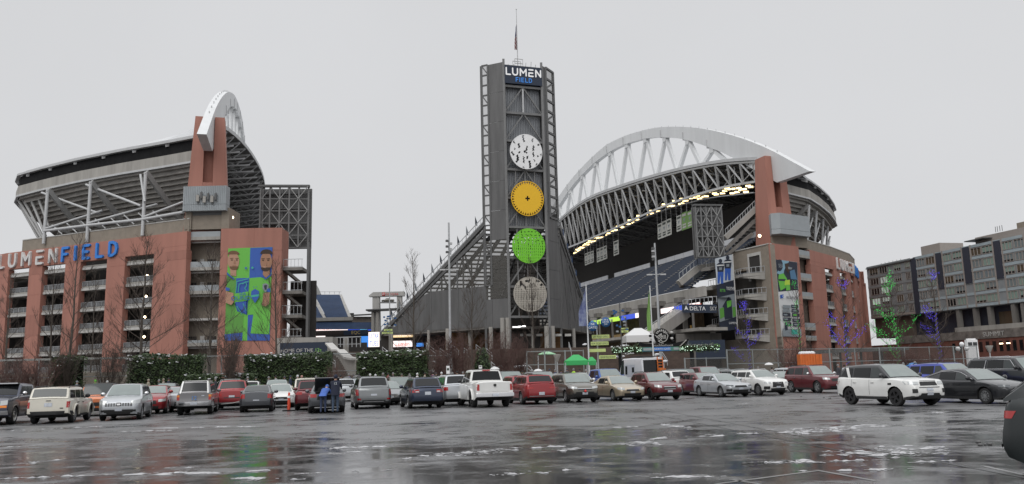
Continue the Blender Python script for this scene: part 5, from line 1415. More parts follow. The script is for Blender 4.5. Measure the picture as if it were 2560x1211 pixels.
class Car:
    def __init__(s, name, label, cat, spec, col, px, Y, yaw, detail=2, group='cars parked in the lot', **kw):
        s.__dict__.update(dict(L=4.6, W=1.84, H=1.68, wb=2.68, fo=.90, wr=.35, gc=.20, zt=[], ws=(1.15, 1.95), rr=(4.15, 4.52), pil=(2.35, 3.35), nose=.74, tail=.80, clad=.31, box=.0, hr=.74, leanf=[(.25, .10), (.5, 0), (.75, .02), (1.1, .16)], leanr=[(.3, .08), (.55, 0), (.9, .03), (1.2, .08)], rim='5', rimm=M_RIM, roofm=None, wind=M_WIND, sidem=M_TINT, rearm=M_TINT, headm=M_HEAD, tyw=.225, bed=None, quarter=True))  # default dark lower band paints in shade under the bumpers; higher ones are plastic
        s.__dict__.update(spec); s.__dict__.update(kw)
        if isinstance(px, tuple): loc = px
        else:
            p = P(px, 930, Y); loc = (p.x, Y, 0)
        s.col = col
        s.root = thing(name, label, cat, loc, group, radians(yaw), local=True)
        s.sf = s.fo; s.sr = s.fo + s.wb
        s.hwm = s.W / 2; s.belt = s._zt(s.L * .55)
        s.body(); s.glass(); s.wheels()
        if detail >= 1: s.lights()
        if detail >= 2: s.doors()
    def _zt(s, x): return sm_interp(s.zt, x)
    def hw(s, x):
        f = interp([(0, s.nose), (.10, s.nose + (1 - s.nose) * .5), (.28, s.nose + (1 - s.nose) * .82), (.6, 1), (s.L - .55, 1), (s.L - .25, s.tail + (1 - s.tail) * .85), (s.L - .08, s.tail + (1 - s.tail) * .5), (s.L, s.tail)], x)
        return s.hwm * f
    def kz(s, z):
        zs = .60 * s.belt
        return 1 - (.065 - .04 * s.box) * ((z - zs) / (s.belt - zs)) ** 2 if z > zs else 1 - (.07 - .03 * s.box) * ((zs - z) / zs) ** 2
    def lean(s, x, z):
        if x < .6: return -sm_interp(s.leanf, z) * (1 - x / .6) ** 2
        if x > s.L - .5: return sm_interp(s.leanr, z) * (1 - (s.L - x) / .5) ** 2
        return 0
    def zl(s, x):
        z = s.gc + .02
        if x < .5: z = s.gc + .10 * (1 - x / .5)
        if x > s.L - .6: z = s.gc + .20 * (1 - (s.L - x) / .6)
        Ra = s.wr + .075
        for c in (s.sf, s.sr):
            if abs(x - c) < Ra: z = max(z, s.wr + sqrt(Ra * Ra - (x - c) ** 2) * .98)
        return min(z, s._zt(x) - .12)
    def xyz(s, x, y, z): return Vector((s.L / 2 - x + s.lean(x, z), y, z))
    def sy(s, x, z): return s.hw(x) * s.kz(z)
    def body(s):
        Ra = s.wr + .075
        st = [0, .05, .12, .25, .42, .6]
        for c in (s.sf, s.sr):
            st += [c - Ra * 1.02] + [c + Ra * cos(pi * k / 8) for k in range(9)] + [c + Ra * 1.02]
        st += [s.sf + Ra + .4, (s.sf + s.sr) / 2, s.sr - Ra - .3, s.L - .6, s.L - .4, s.L - .25, s.L - .12, s.L - .05, s.L] + [p[0] for p in s.zt]
        st = sorted(set(round(min(max(q, 0), s.L), 3) for q in st))
        rows = []; fr = (0, .14, .32, .52, .70, .86, .95)
        for x in st:
            zl, zt = s.zl(x), s._zt(x); row = []
            half = [(s.sy(x, zl) * .86, zl - .0)]
            for f in fr: z = zl + (zt - .03 - zl) * f; half.append((s.sy(x, z), z))
            yt = s.sy(x, zt)
            half += [(yt * .965, zt - .008), (yt * .88, zt + .012), (yt * .5, zt + .03)]
            full = [(-y, z) for y, z in half] + [(0, zt + .035)] + [(y, z) for y, z in reversed(half)]
            rows.append([s.xyz(x, y, z) for y, z in full])
        mb = MB(); nc = len(rows[0]); vs = [p for r in rows for p in r]; fs = []; nh = len(fr) + 4
        o = len(mb.v); mb.v += [tuple(p) for p in vs]
        for i in range(len(rows) - 1):
            for j in range(nc):
                j2 = (j + 1) % nc
                f = (i * nc + j, i * nc + j2, (i + 1) * nc + j2, (i + 1) * nc + j)
                zc = sum(vs[k].z for k in f) / 4
                low = j == nc - 1 or j == 0 or j == nc - 2
                mb.f.append(f); mb.m.append(1 if low or zc < s.clad else 0); mb.sm.append(True)  # lower band: plastic cladding on some cars, painted shade and underside on others
        for r in (0, len(rows) - 1):
            c = rows[r]; h = len(c) // 2
            for j in range(h):
                q = (r * nc + j, r * nc + j + 1, r * nc + nc - 2 - j, r * nc + nc - 1 - j)
                zc = (vs[q[0]].z + vs[q[1]].z) / 2
                if len(set(q)) == 4: mb.f.append(q)
                else: mb.f.append((q[0], q[1], q[3]))
                mb.m.append(1 if zc < s.clad or j == 0 else 0); mb.sm.append(False)
        # greenhouse
        ws0, ws1 = s.ws; rr1, rr0 = s.rr
        gs = [ws0] + [ws0 + (ws1 - ws0) * k / 4 for k in (1, 2, 3)] + [ws1, ws1 + .12, ws1 + .35, (ws1 + rr1) / 2, rr1 - .3, rr1 - .1, rr1] + [rr1 + (rr0 - rr1) * k / 3 for k in (1, 2)] + [rr0]
        rows = []
        for x in gs: rows.append(s.gsec(x))
        g0 = len(mb.f); mb.grid(rows, 0, True)
        if s.roofm:
            for k in range(g0, len(mb.f)):
                if sum(mb.v[i][2] for i in mb.f[k]) / 4 > s.H - .16 or s.__dict__.get('allroof'): mb.m[k] = 2
        mats = [s.col, M_PLAS] + ([s.roofm] if s.roofm else [])
        b = mb.build('body', mats, s.root, 32)
        mu = MB(); mu.box((s.L / 2 - s.L / 2, 0, s.gc + .17), (s.L - .7, s.W * .70, .34)); mu.build('underbody', M_UNDER, s.root)
        s.bodyo = b
    def zr(s, x):
        ws0, ws1 = s.ws; rr1, rr0 = s.rr
        if x <= ws1: k = max(0, (x - ws0) / (ws1 - ws0)); return s._zt(ws0) + (s.H - .035 - s._zt(ws0)) * (k * (1.12 - .12 * k))
        if x >= rr1: k = min(1, (x - rr1) / max(.01, rr0 - rr1)); return s.H - .05 + (s._zt(rr0) + .02 - s.H + .05) * k
        k = (x - ws1) / (rr1 - ws1); return s.H - .035 - .015 * k + .035 * sin(pi * min(1, k * 1.15)) 
    def gy(s, x, z):
        zb = s._zt(x); hb = s.sy(x, zb) * .955
        k = (z - zb) / max(.05, s.H - zb); return hb + (s.hwm * s.hr - s.hwm * .93) * k * (.85 + .15 * k)
    def gsec(s, x):
        zb = s._zt(x) - .02; zr = max(s.zr(x), zb + .005); half = []
        for f in (0, .5, .86): z = zb + (zr - zb) * f; half.append((s.gy(x, z), z))
        yt = s.gy(x, zr)
        half += [(yt * .975, zb + (zr - zb) * .955), (yt * .90, zr), (yt * .5, zr + .018)]
        return [s.gx(x, -y, z) for y, z in half] + [s.gx(x, 0, zr + .025)] + [s.gx(x, y, z) for y, z in reversed(half)]
    def gx(s, x, y, z):
        b = .10 * (abs(y) / s.hwm) ** 2 * (1 if x <= s.ws[1] else 0)   # screen curves back at its sides
        return Vector((s.L / 2 - x - b, y, z))
    # ---- patches that hug the surfaces
    def bil(s, q, nx, nz, fn, nm, m, parent=None, label=None):
        rows = []
        for j in range(nz + 1):
            v = j / nz; row = []
            for i in range(nx + 1):
                u = i / nx
                a = ((1 - u) * q[0][0] + u * q[1][0]) * (1 - v) + ((1 - u) * q[3][0] + u * q[2][0]) * v
                b = ((1 - u) * q[0][1] + u * q[1][1]) * (1 - v) + ((1 - u) * q[3][1] + u * q[2][1]) * v
                row.append(fn(a, b))
            rows.append(row)
        return MB().grid(rows).build(nm, m, parent or s.root, label=label)
    def side(s, nm, sg, q, m, eps=.006, parent=None, nx=5, nz=4): return s.bil(q, nx, nz, lambda x, z: s.xyz(x, sg * (s.sy(x, z) + eps), z), nm, m, parent)
    def gside(s, nm, sg, q, m, eps=.007, parent=None): return s.bil(q, 4, 3, lambda x, z: s.gx(x, sg * (s.gy(x, z) + eps), z), nm, m, parent)
    def end(s, nm, e, y0, y1, z0, z1, m, eps=.008, parent=None, tw=0.0, nx=6, th=None, tz=0.0):
        """patch on the nose ('f') or tail ('r'); follows the rounded corners"""
        def fn(y, z):
            yy = abs(y); x = 0.0
            lim = s.sy(0 if e == 'f' else s.L, z)
            if yy > lim:
                lo, hi = 0.0, .6
                for _ in range(14):
                    mid = (lo + hi) / 2
                    if s.sy(mid if e == 'f' else s.L - mid, z) < yy: lo = mid
                    else: hi = mid
                x = hi
            X = x if e == 'f' else s.L - x
            v = s.xyz(X, y, z); k = min(1, x / .3)
            v.x += (eps if e == 'f' else -eps) * (1 - .5 * k); v.y += (1 if y > 0 else -1) * eps * k * 1.2
            return v
        q = [(y0, z0), (y1, z0 + tz), (y1 - tw, z1 + tz), (y0 + tw, z1)]
        return s.bil(q, nx, 2, fn, nm, m, parent)
    def pair(s, nm, e, y0, y1, z0, z1, m, **k):
        a = s.end(nm, e, y0, y1, z0, z1, m, **k); k2 = dict(k)
        s.bil([(0, 0)] * 4, 1, 1, lambda a_, b_: Vector((0, 0, -5)), 'tmp', m) if False else None
        rows = MB(); me = a.data.copy()
        for v in me.vertices: v.co.y = -v.co.y
        o = bpy.data.objects.new(nm, me); COL.objects.link(o); o.parent = s.root; WL[o.name] = Vector((0, 0, 0)); return a, o
    def bx(s, nm, c, size, m, parent=None, rz=0): return MB().box(c, size, 0, rz).build(nm, m, parent or s.root)
    def glass(s):
        ws0, ws1 = s.ws; rr1, rr0 = s.rr
        def top(x, y, e=.008):
            zr = s.zr(x); yt = max(.05, s.gy(x, zr)); z = zr + .02 * (1 - (y / yt) ** 2) + e; v = s.gx(x, y, z); return v
        def sheet(nm, a, b, m, e, kx=.86):
            rows = []
            for i in range(6):
                x = a + (b - a) * i / 5; yt = s.gy(x, s.zr(x)) * kx
                rows.append([top(x, yt * (j / 4 - 1), e) + Vector((e if nm == 'windscreen' else -e, 0, 0)) for j in range(9)])
            return MB().grid(rows).build(nm, m, s.root)
        s.wso = sheet('windscreen', ws0 + .07 * (ws1 - ws0), ws1 - .06 * (ws1 - ws0), s.wind, .009, .90)
        if s.rearm: sheet('rear_window', rr1 + .12 * (rr0 - rr1), rr0 - .14 * (rr0 - rr1), s.rearm, .010, .88)
        zt0 = s.H - .15
        for sg in (1, -1):
            b = list(s.pil)
            edges = []
            fb = ws0 + .32; ft = ws0 + (ws1 - ws0) * .86 + .06
            for k, B in enumerate(b):
                if k == 0: edges.append((fb, ft, B - .04, B - .04))
                else: edges.append((b[k - 1] + .04, b[k - 1] + .04, B - .04, B - .04))
            if s.quarter: 
                e_b = rr0 - .16 - .25 * (rr0 - rr1); e_t = rr1 - .12
                if e_b > b[-1] + .25: edges.append((b[-1] + .05, b[-1] + .05, e_b, max(b[-1] + .12, e_t)))
            for k, (b0, t0, b1, t1) in enumerate(edges):
                q = [(b0, s._zt(b0) + .035), (b1, s._zt(b1) + .035), (t1, zt0), (t0, zt0)]
                s.gside('side_window', sg, q, M_GLASSM if k == 0 and s.sidem is M_TINT else s.sidem)
    def wheels(s):
        ty, ri = wheel_meshes(s.wr, s.tyw, s.rim, s.rimm)
        for x in (s.sf, s.sr):
            for sg in (1, -1):
                w = sub_empty('wheel', s.root, (s.L / 2 - x, sg * (s.hwm - s.tyw / 2 - .015), s.wr))
                if sg < 0: w.rotation_euler = (0, 0, pi)
                for nm, me in (('tyre', ty), ('rim', ri)):
                    o = bpy.data.objects.new(nm, me); COL.objects.link(o); o.parent = w; WL[o.name] = Vector((0, 0, 0))
        MB().tube((s.L / 2 - s.sr, -s.hwm + .2, s.wr), (s.L / 2 - s.sr, s.hwm - .2, s.wr), .06).build('axle', M_UNDER, s.root)
    def lights(s):
        w = s.hwm; zh = s.__dict__.get('zh', (.66, .80)); ztl = s.__dict__.get('ztl', (.82, 1.0)); yh = s.__dict__.get('yh', (.55, .93)); yt = s.__dict__.get('yt', (.55, .95))
        s.pair('headlight', 'f', yh[0] * w, yh[1] * w, zh[0], zh[1], s.headm, tz=s.__dict__.get('htz', .03))
        s.pair('tail_light', 'r', yt[0] * w, yt[1] * w, ztl[0], ztl[1], M_TAIL, tz=s.__dict__.get('ttz', .0))
        zg = s.__dict__.get('zg', (.55, .74)); s.end('grille', 'f', -.45 * w, .45 * w, zg[0], zg[1], s.__dict__.get('grm', M_GRILLE), tw=.04)
        s.end('lower_intake', 'f', -.55 * w, .55 * w, .30, .44, M_GRILLE, tw=-.03)
        zp = s.__dict__.get('zp', .78); pr = s.end('number_plate', 'r', -.16, .16, zp - .08, zp + .08, M_PLATE, eps=.014)
        s.end('number_plate', 'f', -.15, .15, .44, .56, M_PLATE, eps=.02)
        for sg in (1, -1):
            x = s.L / 2 - s.ws[0] - .38; y = sg * (s.sy(s.ws[0] + .3, s.belt) + .10)
            m = MB(); m.sphere((x, y, s.belt + .10), .13, 8, 6, 0, (.55, .9, .75)); m.beam((x, y - sg * .18, s.belt + .02), (x, y, s.belt + .06), .06); m.build('mirror', s.__dict__.get('mirm', s.col), s.root)
    def doors(s):
        b = s.pil; fr = s.ws[0] + .12
        for sg in (1, -1):
            segs_ = [(fr, b[0])] + ([(b[0], b[1] if len(b) > 1 else b[0] + 1)] if len(b) > 1 else [])
            for x0, x1 in segs_:
                x1c = min(x1, s.sr - s.wr - .02) if x1 > s.sr - s.wr - .1 else x1
                q = [(x0 + .012, s.gc + .16), (x1c - .012, s.gc + .16), (x1 - .012, s._zt(x1) - .05), (x0 + .012, s._zt(x0) - .05)]
                d = s.side('door', sg, q, s.col if s.clad < .45 else s.col, .005)
                x = x1 - .2; z = s.belt - .17
                p = s.xyz(x, sg * (s.sy(x, z) + .025), z); MB().box(p, (.2, .03, .035)).build('handle', s.__dict__.get('handm', s.col), d)
                MB().grid([[s.xyz(x1 - .0, sg * (s.sy(x1, zz) + .004), zz), s.xyz(x1 + .015, sg * (s.sy(x1, zz) + .004), zz)] for zz in (s.gc + .2, s.gc + .35, s.belt * .6, s.belt * .8, s.belt - .05)]).build('shut_line', M_UNDER, d)
    def rails(s, m=M_PLAS):
        for sg in (1, -1):
            pts = [Vector((s.L / 2 - x, sg * s.hwm * s.hr * .93, s.zr(x) + dz)) for x, dz in ((s.ws[1] + .25, .01), (s.ws[1] + .35, .06), (s.rr[0] - .35, .06), (s.rr[0] - .2, .01))]
            MB().path(pts, .022, 6).build('roof_rail', m, s.root)
SEDAN = dict(L=4.72, W=1.82, H=1.45, wb=2.76, fo=.92, wr=.325, gc=.17, zt=[(0, .60), (.06, .68), (.45, .80), (1.25, .93), (2.3, .945), (3.6, .985), (4.15, 1.02), (4.6, 1.0), (4.72, .92)], ws=(1.25, 2.15), rr=(3.35, 4.2), pil=(2.45, 3.4), zh=(.60, .74), ztl=(.78, .93), zg=(.52, .66), zp=.72, hr=.70, quarter=False)
SUV = dict(zt=[(0, .74), (.05, .86), (.4, .97), (1.1, 1.07), (2.2, 1.09), (3.8, 1.14), (4.5, 1.15), (4.6, 1.08)])
WAGON = dict(L=4.8, W=1.84, H=1.64, wb=2.74, fo=.93, wr=.345, zt=[(0, .70), (.05, .80), (.45, .92), (1.2, 1.02), (2.3, 1.03), (4.0, 1.07), (4.7, 1.08), (4.8, 1.0)], ws=(1.2, 2.05), rr=(4.25, 4.72), pil=(2.5, 3.5), ztl=(.85, 1.0))
PICKUP = dict(L=5.8, W=2.0, H=1.93, wb=3.55, fo=.98, wr=.40, gc=.30, zt=[(0, .98), (.05, 1.10), (.5, 1.17), (1.4, 1.24), (3.7, 1.27), (5.72, 1.30), (5.8, 1.27)], ws=(1.42, 2.1), rr=(3.72, 3.86), pil=(2.7, 3.62), nose=.9, tail=.95, box=.6, hr=.76, zh=(.86, 1.06), ztl=(.88, 1.20), yt=(.80, .955), yh=(.66, .95), zg=(.74, 1.04), zp=.66, leanr=[(.3, .06), (.62, 0), (.8, .05), (1.3, .06)], leanf=[(.3, .12), (.6, 0), (1.1, .06)], tyw=.27, quarter=False)
BOXY = dict(L=4.3, W=1.78, H=1.62, wb=2.58, fo=.75, wr=.36, gc=.26, zt=[(0, .88), (.05, .98), (.4, 1.03), (1.25, 1.06), (4.25, 1.08), (4.3, 1.05)], ws=(1.25, 1.75), rr=(4.0, 4.24), pil=(2.3, 3.15), nose=.92, tail=.93, box=.8, hr=.84, ztl=(.72, .98), yt=(.83, .96), yh=(.6, .93), zh=(.72, .9), zp=.84, leanf=[(.3, .05), (.6, 0), (1, .03)], leanr=[(.3, .05), (.5, 0), (1.1, .05)])
def tailgate_lip(c, z, m=None):
    c.end('tailgate_panel', 'r', -.62 * c.hwm, .62 * c.hwm, z - .36, z, m or c.col, eps=.014, tw=.05)

W_ = paint('white', (.72, .72, .70), 0, .3); SIL = paint('silver', (.48, .50, .52), .55); GRY = paint('grey', (.22, .23, .235), .5); DGR = paint('dark_grey', (.085, .09, .10), .5)
BLK = paint('black', (.012, .013, .016), .2); NVY = paint('navy', (.030, .042, .075), .5); RED_ = paint('red', (.28, .018, .022), .35); MAR = paint('maroon', (.13, .016, .022), .4)
GLD = paint('gold', (.42, .35, .25), .5); BRZ = paint('bronze', (.13, .12, .10), .55); ORG = paint('orange', (.50, .13, .03), .2); BLU = paint('blue', (.02, .08, .33), .3); CRM = paint('cream_white', (.60, .57, .49), 0, .4); TGR = paint('two_tone_grey', (.19, .185, .19), .4); DBL = paint('dark_blue', (.022, .028, .055), .3)

# ---------------------------------------------------------------- front row, left to right
c = Car('pickup_truck', 'old dark blue and grey pickup with chrome bumper at the left edge', 'pickup truck', dict(PICKUP, L=5.6, H=1.84, wr=.39, nose=.96, box=1, hr=.80), DBL, 20, 39.2, -76, grm=M_CHROME, mirm=M_CHROME, rearm=M_GLASSM, sidem=M_GLASSM, rimm=M_STEELRIM, rim='steel', headm=M_HEAD, wind=M_TINT)
c.end('bumper', 'f', -.97, .97, .46, .64, M_CHROME, eps=.10); c.pair('turn_signal', 'f', .64, .93, .76, .86, M_AMBER, eps=.015)
for sg in (1, -1): c.side('lower_panel', sg, [(1.45, .5), (5.6, .5), (5.6, .95), (1.45, .95)], TGR, .009, nx=12); c.side('trim_strip', sg, [(1.4, .96), (5.6, .96), (5.6, .99), (1.4, .99)], M_CHROME, .012, nx=12)
c.bx('sun_visor', (c.L / 2 - 2.0, 0, 1.83), (.35, 1.5, .05), M_CHROME)
c = Car('estate_car', 'boxy cream-white estate with dark rear glass beside the old pickup', 'car', BOXY, CRM, 160, 39.0, 104, clad=.42, rim='5', ztl=(.70, .97), rearm=M_GLASSM, mirm=M_PLAS, handm=M_PLAS)
c.end('bumper', 'r', -.88, .88, .40, .56, M_PLAS, eps=.09); c.end('badge', 'r', -.62, -.48, .66, .70, M_PLAS, eps=.012); c.end('handle', 'r', -.10, .10, 1.00, 1.03, M_PLAS, eps=.03)
for sg in (1, -1):
    for x in (c.sf, c.sr):
        pts = [c.xyz(x + (c.wr + .11) * cos(t), sg * (c.sy(x, .7) + .03), c.wr + (c.wr + .11) * sin(t)) for t in [pi * k / 10 for k in range(11)]]; MB().path(pts, .05, 6).build('wheel_arch_flare', CRM, c.root)
c.rails()
c = Car('small_suv', 'orange boxy small off-roader behind the cream estate', 'car', dict(BOXY, H=1.75, L=4.2), ORG, 252, 46.5, -73, detail=1, roofm=M_PLAS, wind=M_GLASSM)
c = Car('crossover', 'silver crossover facing the camera with a split mesh grille', 'car', SUV, SIL, 322, 40.8, -74, zh=(.72, .90), zg=(.62, .80), grm=SIL, mirm=M_CHROME, yh=(.56, .95), htz=.06, handm=SIL)
c.end('badge', 'f', -.13, .13, .66, .82, M_GRILLE, eps=.02, tw=.03); c.end('badge_ring', 'f', -.075, .075, .70, .78, M_CHROME, eps=.026)
for sg in (1, -1):
    for r_ in range(3):
        for k in range(4): y = sg * (.19 + .115 * k); c.end('grille_slot', 'f', y - .042, y + .042, .66 + .052 * r_, .695 + .052 * r_, M_GRILLE, eps=.02, nx=1)
c.pair('fog_light', 'f', .62, .74, .40, .49, M_GRILLE, eps=.012); c.end('lower_grille', 'f', -.60, .60, .36, .50, M_GRILLE, eps=.016, tw=-.04)
c = Car('hatchback', 'red hatchback half hidden behind the silver crossover', 'car', dict(SUV, H=1.55, L=4.3), RED_, 388, 47.5, -74, detail=1)
c = Car('sedan', 'silver sedan seen from behind left of the numbered grey pickup', 'car', SEDAN, SIL, 442, 50.0, 104, detail=1, rearm=M_WIND)
c = Car('pickup_truck', 'grey pickup with white-framed canopy and a blue 12 on its tailgate', 'pickup truck', dict(PICKUP, L=4.9, W=1.78, H=1.74, wb=2.95, wr=.37, zt=[(0, .92), (.05, 1.0), (.5, 1.05), (1.3, 1.09), (4.82, 1.10), (4.9, 1.08)], ws=(1.3, 1.95), rr=(4.35, 4.78), pil=(2.5, 3.1), ztl=(.76, 1.02), zp=.60), TGR, 500, 45.6, 105, rearm=M_TINT, quarter=True, rim='5')
c.end('bumper', 'r', -.88, .88, .46, .68, M_CHROME, eps=.10); c.pair('turn_signal', 'r', .71, .86, .92, 1.03, M_AMBER, eps=.013)
tp = c.xyz(c.L, 0, .76) + Vector((-.07, 0, 0)); text('lettering', '12', tp, (0, -1, 0), Z, .30, mat('decal_blue', (.10, .24, .55), .5), c.root, .005); c.end('number_plate', 'r', -.17, .17, .52, .66, M_PLATE, eps=.13)
for y in (-.6, .6): MB().beam((-c.L / 2 + .07, y * 1.12, 1.10), (-c.L / 2 + .5, y * 1.0, 1.72), .07, .05).build('canopy_frame', W_, c.root)
MB().box((-.35, 0, 1.745), (3.0, 1.15, .03)).build('canopy_roof', W_, c.root); c.end('sticker', 'r', -.5, -.36, .95, 1.0, M_PLATE, eps=.015)
c = Car('suv', 'red SUV seen from behind between the numbered pickup and the dark sedan', 'car', dict(SUV, L=4.9, W=1.95, H=1.76, wb=2.95), RED_, 588, 51.5, 105, detail=1, ztl=(.80, 1.0)); c.rails()
c.end('lettering_strip', 'r', -.45, .45, .70, .75, M_PLAS, eps=.014); c.end('bumper_trim', 'r', -.8, .8, .40, .46, M_CHROME, eps=.02)
c = Car('suv', 'black SUV roof behind the red SUV near the left hedge', 'car', dict(SUV, L=5.1, W=2.0, H=1.88), BLK, 578, 62, -74, detail=0)
c = Car('sedan', 'dark charcoal sedan seen squarely from behind with red corner lamps', 'car', dict(SEDAN, L=4.48, W=1.77), DGR, 648, 46.8, 104, ztl=(.74, .97), yt=(.66, .96), rearm=M_GLASSM, clad=.36, zp=.70); c.end('trunk_panel', 'r', -.58, .58, .58, .88, DGR, eps=.016, tw=.05)
MB().box((-c.L / 2 + 1.5, 0, 1.47), (.16, .05, .08)).build('aerial_fin', W_, c.root)
c = Car('sedan', 'white compact sedan facing the camera behind the charcoal sedan', 'car', dict(SEDAN, L=4.45, W=1.72), W_, 702, 53.0, -73, detail=1, zh=(.62, .76))
c = Car('minivan', 'pale green minivan roof under the long hedge', 'car', dict(SUV, H=1.72), paint('pale_green', (.36, .42, .40), .3), 694, 62, -77, detail=1)
c = Car('suv', 'off-white boxy off-roader with spare wheel left of the open-boot car', 'car', dict(BOXY, H=1.78, W=1.8), CRM, 768, 55, 105, detail=1, clad=.6); c.rails()
c = Car('suv', 'dark red wagon squeezed beside the open-boot car', 'car', dict(WAGON), MAR, 781, 48, 103, detail=1)
# car with the open boot
c = Car('sedan', 'dark grey sedan with its boot lid raised and two people leaning in', 'car', dict(SEDAN, L=4.88, W=1.84), DGR, 816, 43.6, 104, ztl=(.78, .95), yt=(.56, .97), rearm=M_TINT, clad=.34, zp=.55)
MB().add([(-c.L / 2 + .75, -.62, 1.03), (-c.L / 2 + .75, .62, 1.03), (-c.L / 2 + .30, .60, 1.72), (-c.L / 2 + .30, -.60, 1.72), (-c.L / 2 + .80, -.62, 1.05), (-c.L / 2 + .80, .62, 1.05), (-c.L / 2 + .36, .60, 1.75), (-c.L / 2 + .36, -.60, 1.75)], ((0, 1, 2, 3), (7, 6, 5, 4), (0, 4, 5, 1), (1, 5, 6, 2), (2, 6, 7, 3), (3, 7, 4, 0))).build('boot_lid', BLK, c.root)
c.end('boot_opening', 'r', -.50, .50, .66, .90, M_UNDER, eps=.02, tw=.06); MB().box((-c.L / 2 + .45, 0, 1.04), (.8, 1.15, .02)).build('boot_well', M_UNDER, c.root); c.end('exhaust_trim', 'r', -.6, .6, .27, .31, M_STEELL, eps=.02)
OPENCAR = c
c = Car('suv', 'large grey SUV seen from behind with tall red lamps right of the open-boot car', 'car', dict(SUV, L=4.98, W=1.97, H=1.76, wb=2.9, wr=.37, zt=[(0, .8), (.05, .95), (.4, 1.03), (1.2, 1.12), (4.0, 1.15), (4.9, 1.15), (4.98, 1.1)], ws=(1.2, 2.0), rr=(4.45, 4.88), pil=(2.5, 3.6)), GRY, 925, 47.6, 105, ztl=(.74, 1.06), yt=(.84, .965), zp=.80, rimm=M_RIM); c.rails()
c.end('bumper_trim', 'r', -.55, .55, .38, .42, M_CHROME, eps=.02); c.end('tailgate_panel', 'r', -.42, .42, .70, .92, GRY, eps=.014, tw=.08); c.pair('reflector', 'r', .70, .88, .50, .58, M_TAIL, eps=.012); c.end('lower_bumper', 'r', -.9, .9, .3, .48, M_PLAS, eps=.010)
c = Car('sedan', 'blue-grey sedan showing one side behind the large grey SUV', 'car', dict(SEDAN), GRY, 968, 53, -75, detail=1)
c = Car('suv', 'grey-green boxy off-roader in the second row left of the navy estate', 'car', dict(BOXY, H=1.72), BRZ, 1000, 57, -76, detail=1); c.rails(M_RIM)
c = Car('estate_car', 'navy estate seen from behind with split red and white lamps', 'car', dict(WAGON), NVY, 1051, 46.3, 106, ztl=(.84, 1.0), yt=(.50, .96), zp=.80, clad=.42, rimm=M_RIM); c.rails(); c.pair('reversing_lamp', 'r', .48, .66, .86, .92, M_HEAD, eps=.012); c.end('trunk_panel', 'r', -.5, .5, .66, .84, NVY, eps=.012, tw=.1)
c = Car('suv', 'silver SUV with a bright tail lamp tucked left of the white pickup', 'car', dict(SUV, L=4.8, W=1.95, H=1.75), SIL, 1132, 49.3, 104, ztl=(.86, 1.06), yt=(.70, .97)); 
c = Car('pickup_truck', 'large white pickup seen from behind with a wide plain tailgate', 'pickup truck', dict(PICKUP, H=1.98, W=2.03, gc=.36, wr=.42), W_, 1206, 45.8, 105, mirm=M_PLAS, rearm=M_TINT, rimm=M_RIMD)
c.end('bumper', 'r', -.98, .98, .56, .76, M_CHROME, eps=.11, nx=8); c.end('tailgate_panel', 'r', -.74, .74, .82, 1.26, W_, eps=.012); c.end('number_plate', 'r', -.17, .17, .58, .72, M_PLATE, eps=.135)
em = c.xyz(c.L, 0, 1.14) + Vector((-.05, 0, 0)); mb = MB(); mb.add([em + Vector((0, y, z)) for y, z in ((-.07, .07), (.07, .07), (.08, -.01), (0, -.09), (-.08, -.01))], ((0, 1, 2, 3, 4),)); mb.build('emblem', M_GRILLE, c.root)
c.bx('stop_lamp', (c.L / 2 - 3.80, 0, 1.93), (.06, .42, .06), M_TAIL)
for sg in (1, -1):
    for x in (c.sf, c.sr):
        pts = [c.xyz(x + (c.wr + .12) * cos(t), sg * (c.sy(x, .8) + .03), c.wr + (c.wr + .12) * sin(t)) for t in [pi * k / 10 for k in range(11)]]; MB().path(pts, .055, 6).build('wheel_arch_flare', W_, c.root)
c = Car('suv', 'black pickup cab glimpsed behind the white pickup', 'pickup truck', dict(PICKUP), BLK, 1268, 62, -73, detail=0)
c = Car('crossover', 'red crossover seen from behind right of the white pickup', 'car', dict(SUV, L=4.66, W=1.86, H=1.64), RED_, 1324, 48.0, 105, ztl=(.86, .95), yt=(.48, .96), zp=.60, clad=.42, rim='5', rimm=M_RIM); c.end('bumper_trim', 'r', -.7, .7, .44, .48, M_CHROME, eps=.02)
c = Car('suv', 'dark SUV roof behind the red crossover', 'car', dict(SUV, L=5, W=2, H=1.84), DGR, 1350, 58, -76, detail=0)
c = Car('hatchback', 'red compact peeping between the white pickup and the red crossover', 'car', dict(SUV, H=1.6), RED_, 1288, 56, 105, detail=0)
c = Car('crossover', 'bronze crossover facing the camera with a red ball on its grille', 'car', dict(SUV, L=4.57, W=1.85, H=1.66), BRZ, 1430, 49.5, -76, zh=(.76, .88), zg=(.70, .80), clad=.50, rimm=M_RIM, yh=(.48, .95), htz=.05); c.end('grille_bar', 'f', -.42, .42, .76, .80, M_CHROME, eps=.022); MB().sphere(c.xyz(0, 0, .64) + Vector((.07, 0, 0)), .075).build('red_ball', M_TRED, c.root); c.end('lower_grille', 'f', -.62, .62, .38, .60, M_GRILLE, eps=.014, tw=.1); c.end('number_plate', 'f', -.16, .16, .46, .58, M_PLATE, eps=.026)
c = Car('sedan', 'gold sedan facing the camera left of the red estate', 'car', dict(SEDAN), GLD, 1540, 50.3, -74, zh=(.62, .75), zg=(.56, .66), rimm=M_RIM, htz=.04); c.end('grille_bar', 'f', -.3, .3, .655, .675, M_CHROME, eps=.018)
c = Car('pickup_truck', 'bright blue pickup behind the gold sedan', 'pickup truck', dict(PICKUP), BLU, 1510, 62, -73, detail=1, rearm=M_TINT); text('lettering', '12', Vector((-.98, 0, 1.52)), (0, -1, 0), Z, .22, M_WHITE, c.root, .005)
c = Car('suv', 'white SUV roof with rails left of the blue pickup', 'car', dict(SUV), W_, 1442, 58, -76, detail=1); c.rails()
